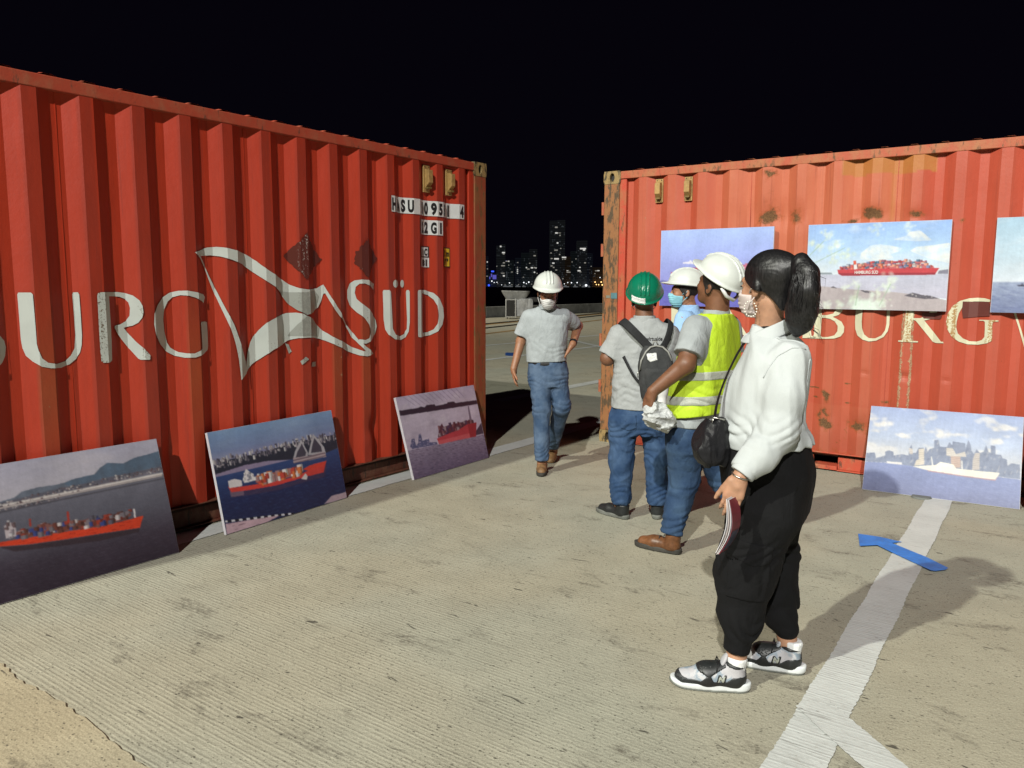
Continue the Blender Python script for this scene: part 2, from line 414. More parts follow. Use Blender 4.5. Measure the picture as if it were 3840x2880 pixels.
M['cast'] = steel_rust('casting_steel', (0.20, 0.145, 0.065), (0.05, 0.04, 0.022), 0.7, (0.33, 0.22, 0.085))
M['vent'] = simple('vent_plastic', (0.40, 0.245, 0.085), 0.55, 0.18, 40, 0.2, 0.001)
M['ventdk'] = simple('vent_grille', (0.20, 0.13, 0.035), 0.6, 0.2, 60, 0.2, 0.001)
M['dark'] = simple('dark_steel', (0.02, 0.018, 0.015), 0.7, 0.2)
M['under'] = simple('underside_steel', (0.035, 0.02, 0.014), 0.8, 0.3, 12)
M['black'] = simple('black_print', (0.010, 0.010, 0.011), 0.55, 0.1, 60, 0.1)
def white_paint(name, col, under, worn):
    t = NT(name); c = t.coord()
    n = t.noise(c, 75, 4, 0.75); n2 = t.noise(t.mapping(c, scale=(9, 9, .9)), 3.2, 3, 0.7); n3 = t.noise(c, 7, 3)
    k = t.math('MULTIPLY_ADD', t.attr('wear'), 0.55, t.math('MULTIPLY_ADD', n, 0.6, t.math('MULTIPLY', n2, 0.4)))
    cc = t.mix(t.math('MULTIPLY', t.ramp(n3, .35, .7), .5), col, tuple(x * .84 for x in col))
    cc = t.mix(t.ramp(k, 0.78 - .2 * worn, 0.86 - .18 * worn), cc, under)
    return t.fin(cc, 0.5, t.bump(n, 0.25, 0.002))
M['letL'] = white_paint('white_lettering', (0.62, 0.66, 0.62), (0.16, 0.12, 0.08), 0.22)
M['letR'] = white_paint('cream_lettering', (0.66, 0.64, 0.46), (0.36, 0.20, 0.07), 0.25)
M['letG'] = white_paint('grey_foil', (0.40, 0.42, 0.38), (0.30, 0.31, 0.28), 0.9)
M['patch'] = white_paint('dark_red_repaint', (0.13, 0.035, 0.028), (0.17, 0.04, 0.03), 0.3)
M['stick'] = simple('white_sticker', (0.68, 0.69, 0.68), 0.45, 0.06, 20, 0.1)
M['yel'] = simple('yellow_sticker', (0.72, 0.50, 0.02), 0.45, 0.08, 20, 0.1)
M['ghost'] = white_paint('glue_residue', (0.115, 0.018, 0.010), (0.55, 0.52, 0.48), 0.42)

def casting_mesh(sx, mat, name, parent, x0, z0, y1, w=.178, h=.118, dpt=.162):
    """corner casting: a block whose outer face (towards +y*sx) has a real oval hole"""
    mb = MB(); n = 20; V = []; F = []
    cx, cz = x0 + w / 2, z0 + h / 2
    ring = lambda rx, rz, y: [(cx + rx * math.cos(2 * math.pi * i / n), y * sx, cz + rz * math.sin(2 * math.pi * i / n)) for i in range(n)]
    sq = []
    for i in range(n):
        a = 2 * math.pi * i / n; ca, sa = math.cos(a), math.sin(a); k = min((w / 2) / max(abs(ca), 1e-6), (h / 2) / max(abs(sa), 1e-6))
        sq.append((cx + ca * k, y1 * sx, cz + sa * k))
    V = sq + ring(.026, .040, y1) + ring(.026, .040, y1 - .03) + [(p[0], (y1 - .0005) * sx, p[2]) for p in sq] + [(p[0], (y1 - dpt) * sx, p[2]) for p in sq]
    for i in range(n):
        j = (i + 1) % n
        F += [(i, j, n + j, n + i), (n + i, n + j, 2 * n + j, 2 * n + i), (i, 4 * n + i, 4 * n + j, j)]
    F.append(tuple(range(4 * n, 5 * n)))
    mb.add(V, F); o = mb.build(name, mat, parent)
    hole = MB().add(ring(.025, .039, y1 - .029), [tuple(range(n))]).build('hole_shade_disc', M['dark'], o)  # dark disc closing the hole, its deep shade put into the colour
    return o

def glyph_mesh(name, polys, ph, pit, sg, mat, parent, lift=0.0065, wear=None, zst=0.03):
    """flat painted shape laid onto the corrugated wall"""
    cu = bpy.data.curves.new(name, 'CURVE'); cu.dimensions = '2D'; cu.fill_mode = 'BOTH'
    for pl in polys:
        sp = cu.splines.new('POLY'); sp.points.add(len(pl) - 1); sp.use_cyclic_u = True
        for p, q in zip(sp.points, pl): p.co = (q[0], q[1], 0, 1)
    ob = bpy.data.objects.new(name, cu); me = ob.to_mesh()
    bm = bmesh.new(); bm.from_mesh(me); ob.to_mesh_clear(); bpy.data.curves.remove(cu)
    s0 = min(v.co.x for v in bm.verts); s1 = max(v.co.x for v in bm.verts); z0 = min(v.co.y for v in bm.verts); z1 = max(v.co.y for v in bm.verts)
    bmesh.ops.remove_doubles(bm, verts=bm.verts, dist=1e-5)
    for b in breaks(ph, pit, s0, s1):
        bmesh.ops.bisect_plane(bm, geom=bm.verts[:] + bm.edges[:] + bm.faces[:], plane_co=(b, 0, 0), plane_no=(1, 0, 0))
    for v in bm.verts:
        s, z = v.co.x, v.co.y
        v.co = (s, sg * (lift - .004 - float(profile(s, ph, pit))), z)
    me = bpy.data.meshes.new(name); bm.to_mesh(me); bm.free(); me.materials.append(mat); me.shade_flat()
    at = me.attributes.new('wear', 'FLOAT', 'POINT')
    co = np.zeros(len(me.vertices) * 3, np.float32); me.vertices.foreach_get('co', co); co = co.reshape(-1, 3)
    w = np.clip(1 - np.abs(profile(co[:, 0], ph, pit)) / .008, 0, 1) * (0.3 if wear is None else wear * .3)
    at.data.foreach_set('value', w.astype(np.float32))
    o = bpy.data.objects.new(name, me); COL.objects.link(o); o.parent = parent
    return o

def text_mesh(body, s, z, h, ph, pit, sg, mat, parent, flip, width=None, lift=0.0085, name='letter'):
    """built-in font, letter by letter, laid onto the corrugated wall; s is the LEFT end as read"""
    cu = bpy.data.curves.new(name, 'FONT'); cu.body = body; cu.size = h / 0.72; cu.offset = 0.006 * h / .08; cu.align_x = 'LEFT'
    ob = bpy.data.objects.new(name, cu); me = ob.to_mesh(); bm = bmesh.new(); bm.from_mesh(me); ob.to_mesh_clear(); bpy.data.curves.remove(cu)
    xs = [v.co.x for v in bm.verts]
    if not xs: bm.free(); return
    k = (width / (max(xs) - min(xs))) if width else 1.0; x0 = min(xs)
    for v in bm.verts:
        v.co.x = s + flip * (v.co.x - x0) * k; v.co.y += z
    sa = min(v.co.x for v in bm.verts); sb = max(v.co.x for v in bm.verts)
    for b in breaks(ph, pit, sa, sb):
        bmesh.ops.bisect_plane(bm, geom=bm.verts[:] + bm.edges[:] + bm.faces[:], plane_co=(b, 0, 0), plane_no=(1, 0, 0))
    for v in bm.verts:
        a, b = v.co.x, v.co.y; v.co = (a, sg * (lift - .004 - float(profile(a, ph, pit))), b)
    me = bpy.data.meshes.new(name); bm.to_mesh(me); bm.free(); me.materials.append(mat)
    o = bpy.data.objects.new(name, me); COL.objects.link(o); o.parent = parent
    return o

def blob(S, Z, s, z, rs, rz, p=2.0):
    return np.clip(1 - (np.abs((S - s) / rs) ** p + np.abs((Z - z) / rz) ** p) ** (1 / p), 0, 1)

def container(name, corner, d, sg, ph, pit, mats, stains, dents, label):
    """local x runs along the wall from the corner nearest the gap, local y*sg points out of the visible wall"""
    root = empty(name, (corner[0], corner[1], 0), math.atan2(d[1], d[0])); tag(root, label, 'container', 'shipping containers')
    Ln, W = 6.058, 2.438; red, rail, post, post2 = mats[:4]
    # ---- visible corrugated wall
    s0, s1, z0, z1 = .205, Ln - .205, .150, 2.520
    ss = sorted([s0, s1] + breaks(ph, pit, s0, s1)); sl = []
    for a, b in zip(ss[:-1], ss[1:]):
        k = 4 if a < 4.3 else 1
        sl += list(np.linspace(a, b, k, endpoint=False))
    sl.append(s1); sl = np.array(sl); zl = np.linspace(z0, z1, 150)
    S, Z = np.meshgrid(sl, zl, indexing='ij'); Sf, Zf = S.ravel(), Z.ravel()
    yy = -.004 - profile(Sf, ph, pit) + dents(Sf, Zf)
    V = np.stack([Sf, sg * yy, Zf], 1)
    ni, nj = S.shape; I, J = np.meshgrid(np.arange(ni - 1), np.arange(nj - 1), indexing='ij'); b = (I * nj + J).ravel()
    Fq = np.stack([b, b + nj, b + nj + 1, b + 1], 1)
    if sg < 0: Fq = Fq[:, ::-1]
    o = mesh_np('side_wall', V, np.ascontiguousarray(Fq), red, root)
    for an, arr in stains(Sf, Zf).items():
        at = o.data.attributes.new(an, 'FLOAT', 'POINT'); at.data.foreach_set('value', arr.astype(np.float32))
    # weld seams down the wall
    for k in range(5):
        sw = ph + pit * (1 + k * 4) + .073 + .077 + .03 - pit * 2
        if .3 < sw < 5.8:
            dp = float(profile(sw, ph, pit)); MB().box(sw - .002, sw + .002, *(sorted((sg * (-.004 - dp - .002), sg * (-.004 - dp + .0025)))), z0, z1).build('weld_seam', red, root)
    # ---- frame
    def fbox(nm, x0, x1, a, b, zz0, zz1, mat, bev=.004):
        ya, yb = sorted((sg * a, sg * b)); return MB().box(x0, x1, ya, yb, zz0, zz1).build(nm, mat, root, bevel=bev)
    fbox('top_rail', .178, Ln - .178, -.06, 0.0, 2.515, 2.583, rail)
    fbox('top_rail', .178, Ln - .178, -W, -W + .06, 2.515, 2.583, rail)
    # bottom rail: upper flange, web, lower flange, fork pockets cut between box ends
    pk = [(1.63, 2.0), (2.05 + .0, 2.225)] if False else [(2.055, 2.225 + .19), (3.65, 4.01)]
    pkt = [(2.03, 2.228), (3.83, 4.03)]
    seg = [.178] + [v for p in pkt for v in p] + [Ln - .178]
    for i in range(0, len(seg), 2):
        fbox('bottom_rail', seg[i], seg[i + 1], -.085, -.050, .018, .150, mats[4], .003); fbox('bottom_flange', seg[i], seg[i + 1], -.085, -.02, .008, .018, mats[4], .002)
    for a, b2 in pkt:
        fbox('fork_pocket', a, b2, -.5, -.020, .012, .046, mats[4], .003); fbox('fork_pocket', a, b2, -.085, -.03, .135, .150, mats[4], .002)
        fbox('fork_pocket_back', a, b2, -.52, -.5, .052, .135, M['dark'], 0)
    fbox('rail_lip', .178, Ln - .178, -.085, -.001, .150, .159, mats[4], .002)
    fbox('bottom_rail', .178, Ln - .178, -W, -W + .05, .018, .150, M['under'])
    for x0 in (.0, Ln - .178):
        for y1 in (0.0, -W + .162):
            for zz in (0.0, HC - .118): casting_mesh(sg, M['cast'], 'corner_casting', root, x0, zz, y1 + .002)
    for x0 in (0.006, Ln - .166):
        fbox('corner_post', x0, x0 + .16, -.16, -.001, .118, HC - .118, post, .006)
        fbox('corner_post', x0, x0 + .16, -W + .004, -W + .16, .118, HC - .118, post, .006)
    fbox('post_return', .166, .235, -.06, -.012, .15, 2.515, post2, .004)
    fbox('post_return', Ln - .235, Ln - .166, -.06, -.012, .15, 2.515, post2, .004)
    # ---- roof with pressed corrugations
    rp = .2085; V = []; F = []; xs = []; k = 0; x = .30
    while x < Ln - .3:
        xs += [(x, 0), (x + .035, .017), (x + .075, .017), (x + .11, 0)]; x += rp
    xs = [(.05, 0)] + xs + [(Ln - .05, 0)]
    for i, (x, hz) in enumerate(xs):
        for y in (-.006, -.045, -W + .045, -W + .006):
            e = hz if y in (-.045, -W + .045) else hz * 0.55
            V.append((x, sg * y, 2.5835 + e))
        if i: b = 4 * i; F += [(b - 4 + j, b + j, b + 1 + j, b - 3 + j) for j in range(3)]
    mesh_np('roof_panel', V, F, rail, root)
    # ---- far wall, ends, floor
    fbox('far_wall', .16, Ln - .16, -W + .002, -W + .03, .15, 2.52, red, 0)
    for x0, nm in ((.03, 'end_wall'), (Ln - .06, 'end_wall')):
        fbox(nm, x0, x0 + .03, -W + .16, -.16, .12, 2.50, red, 0)
    for x0 in (.0, Ln - .1):
        fbox('end_header', x0 + .01, x0 + .09, -W + .162, -.162, HC - .115, HC - .012, rail); fbox('end_sill', x0 + .01, x0 + .09, -W + .162, -.162, .012, .12, M['under'])
    fbox('floor', .18, Ln - .18, -W + .05, -.05, .12, .146, M['under'], 0)
    return root

def ventilator(parent, s, z0, z1, sg, w=.075):
    ya = -.036
    V = []; 
    def bx(x0, x1, a, b, zz0, zz1): y0, y1 = sorted((sg * a, sg * b)); return (x0, x1, y0, y1, zz0, zz1)
    v = MB().box(*bx(s - w / 2, s + w / 2, ya, ya + .012, z0, z1)).build('ventilator', M['vent'], parent, bevel=.002)
    # hood with a sloped lower lip
    h = MB(); x0, x1 = s - w / 2 + .012, s + w / 2 - .012; zt, zb = z1 - .03, z0 + .03
    P = [(zt, ya + .012), (zt - .01, .022), (zb + .045, .024), (zb, ya + .014)]
    V = [(x0, sg * y, z) for z, y in P] + [(x1, sg * y, z) for z, y in P]
    h.add(V, [(0, 1, 2, 3), (7, 6, 5, 4), (0, 4, 5, 1), (1, 5, 6, 2), (2, 6, 7, 3), (3, 7, 4, 0)]); hood = h.build('vent_hood', M['vent'], v, bevel=.003)
    MB().box(*bx(x0 + .003, x1 - .003, ya + .012, .012, zb - .002, zb + .012)).build('vent_grille', M['ventdk'], v)
    for dx, zz in ((-.022, z1 - .012), (.022, z1 - .012), (0, z0 + .012)):
        MB().add([(s + dx + .005 * math.cos(a), sg * (ya + .0145), zz + .005 * math.sin(a)) for a in np.linspace(0, 2 * math.pi, 8, endpoint=False)], [tuple(range(8))]).build('rivet', M['dark'], v)
    return v

def outer_edge(S, ph, pit, w=.012):
    """1 at the two edges of each outer flat"""
    tt = (S - ph) % pit
    return np.maximum(np.clip(1 - np.abs(tt - .004) / w, 0, 1), np.clip(1 - np.abs(tt - .069) / w, 0, 1)), (tt < .075).astype(float)

PHL, PHR, PITR = .304, .369, .286
def stains_L(S, Z):
    P = np.stack([S, Z], 1); e, fl = outer_edge(S, PHL, PIT)
    n1 = vnoise(P * np.array([1, .35]), 2.2, 3); n2 = vnoise(P, 9, 4)
    low = np.clip(1 - np.abs(Z - .95) / .65, 0, 1)
    sc = e * (.18 + .42 * low) * np.clip(.55 + .9 * n1 + .25 * n2, 0, 1)
    colid = np.floor((S - PHL) / PIT); heavy = np.isin(colid, [4, 5, 9, 12]).astype(float)
    sc = np.maximum(sc, fl * heavy * np.clip(low * (.52 + .35 * n1 + .2 * n2), 0, 1) * .62)
    rust = np.clip(.22 * (Z < .2) + .16 * fl * heavy * low + .12 * n2 * fl, 0, 1)
    rust = np.maximum(rust, .5 * np.clip(1 - np.abs(Z - .158) / .02, 0, 1) * (.6 + .4 * n2))
    return {'dirt': fl * np.clip(.75 + .3 * n1, 0, 1), 'rust': rust, 'fade': np.clip(.25 * low + .15 * n1, 0, 1) * fl, 'scrape': sc, 'tan': np.clip(.5 * fl * heavy * low, 0, 1) * .5}
def stains_R(S, Z):
    P = np.stack([S, Z], 1); e, fl = outer_edge(S, PHR, PITR)
    n1 = vnoise(P * np.array([1, .4]), 2.0, 13); n2 = vnoise(P, 8, 14)
    fade = np.clip(1.15 * np.exp(-((S - 1.9) / .75) ** 4) * np.clip((Z - 1.25) / .6, 0, 1) + .30 + .25 * fl + .15 * n1 + .2 * (Z < .55), 0, 1)
    fade *= np.clip(1.2 - .9 * np.clip((S - 2.55) / .2, 0, 1), 0, 1)
    r = np.zeros_like(S)
    for (s, z, a, b2, k) in [(1.565, 2.47, .10, .06, .75), (1.57, 2.10, .15, .10, .95), (1.80, 2.10, .10, .12, .75), (2.24, 2.05, .10, .03, .8), (2.38, 2.085, .13, .07, .95), (2.70, 2.065, .10, .05, .85), (3.0, 1.99, .09, .05, .55), (2.99, 1.93, .05, .025, .5),
                           (2.115, .63, .045, .09, .9), (2.105, .50, .06, .07, .85), (2.06, .46, .05, .05, .7), (2.12, .405, .09, .08, .9), (2.38, .40, .12, .08, .85), (2.27, .592, .06, .014, 1.0), (2.267, .76, .05, .012, .8), (2.22, .245, .022, .022, .9), (2.29, .36, .022, .14, .7), (2.21, .40, .03, .08, .5), (2.01, .685, .07, .012, .95), (2.03, .60, .06, .012, .9),
                           (2.57, .62, .05, .03, .7), (2.66, .66, .018, .05, .6), (1.9, .3, .1, .1, .5), (2.5, .25, .06, .1, .5), (1.05, .5, .1, .15, .6), (.75, .35, .12, .1, .5), (3.3, .5, .05, .05, .5)]:
        r = np.maximum(r, k * blob(S + .03 * n2, Z + .03 * n1, s, z, a * 1.25, b2 * 1.25)); r = np.maximum(r, .34 * k * np.exp(-((S - s) / (a * .55)) ** 2) * np.clip((z - Z) / .03, 0, 1) * np.clip(1 - (z - Z) / .35, 0, 1) * (.7 + .6 * n2))
    streak = np.exp(-((S - 1.575) / .075) ** 2) * ((Z < 2.47) & (Z > 2.12)) * .42
    r = np.maximum(r, streak * (.7 + .5 * n2)); r = np.maximum(r, (.30 + .25 * n2) * np.clip(1 - (Z - .15) / .30, 0, 1) * (S > 1.6))
    heavy = np.exp(-((S - (PHR + 8 * PITR + .036)) / .055) ** 4)
    sc = e * np.clip(.30 + .55 * n1 + .25 * n2, 0, 1) * .75 + e * heavy * (Z < 1.35) * .75 + .3 * fl * heavy * (Z < 1.45)
    tan = ((S > 2.155) & (S < 2.82) & (Z > 2.395 + .02 * n1)).astype(float) * .95
    tan = np.maximum(tan, .6 * np.exp(-((S - 2.525) / .02) ** 2) * (Z > 2.03) * (Z < 2.4))
    return {'dirt': .15 * fl + .5 * np.clip(1 - (Z - .15) / .5, 0, 1), 'rust': np.clip(r, 0, 1), 'fade': fade, 'scrape': np.clip(sc, 0, 1), 'tan': tan}
def dents_L(S, Z):
    out = -.03 * np.exp(-((S - 1.42) / .05) ** 2 - ((Z - .42) / .10) ** 2) + .012 * np.exp(-((S - 1.47) / .05) ** 2 - ((Z - .34) / .06) ** 2)
    return out - .016 * np.exp(-((S - 3.12) / .06) ** 2 - ((Z - .5) / .08) ** 2) + .002 * vnoise(np.stack([S, Z], 1), 1.3, 5)
def dents_R(S, Z):
    out = .0025 * vnoise(np.stack([S, Z], 1), 1.2, 6)
    for s, z, a, b, h in [(1.57, 2.1, .13, .10, -.024), (1.80, 2.1, .08, .10, -.018), (2.38, 2.07, .11, .07, -.024), (2.7, 2.05, .08, .05, -.016), (2.11, .46, .07, .12, -.018), (2.38, .40, .09, .07, -.016), (2.69, .83, .04, .03, -.014), (2.4, .84, .03, .02, -.006), (2.98, .82, .03, .02, -.006), (1.58, 1.75, .2, .35, -.014)]:
        out = out + h * np.exp(-((S - s) / a) ** 2 - ((Z - z) / b) ** 2)
    return out
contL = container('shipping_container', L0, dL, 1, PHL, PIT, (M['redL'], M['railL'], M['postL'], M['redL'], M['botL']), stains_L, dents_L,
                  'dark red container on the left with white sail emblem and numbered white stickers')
contR = container('shipping_container', R0, dR, -1, PHR, PITR, (M['redR'], M['railR'], M['postR'], M['postR2'], M['botR']), stains_R, dents_R,
                  'bright red container on the right with rusty orange corner post and hung pictures')
for s in (.508, .790): ventilator(contL, s - .022, 2.272, 2.488, 1)
for s in (.5625, .845): ventilator(contR, s, 2.278, 2.488, -1)
# door hinges showing past the right container's corner post, and coloured label scraps on it
for z in (.55, 1.0, 1.86, 2.25):
    MB().tube([(-.012, .02, z - .06), (-.012, .02, z + .06)], .016, 10).build('door_hinge', M['railR'], contR)
MB().box(.10, .166, -.003, -.0012, 1.40, 1.455).build('label_scrap', simple('teal_scrap', (.10, .22, .25), .6), contR)
MB().box(.05, .09, -.003, -.0012, 1.405, 1.43).build('label_scrap', simple('grey_scrap', (.25, .25, .2), .6), contR)

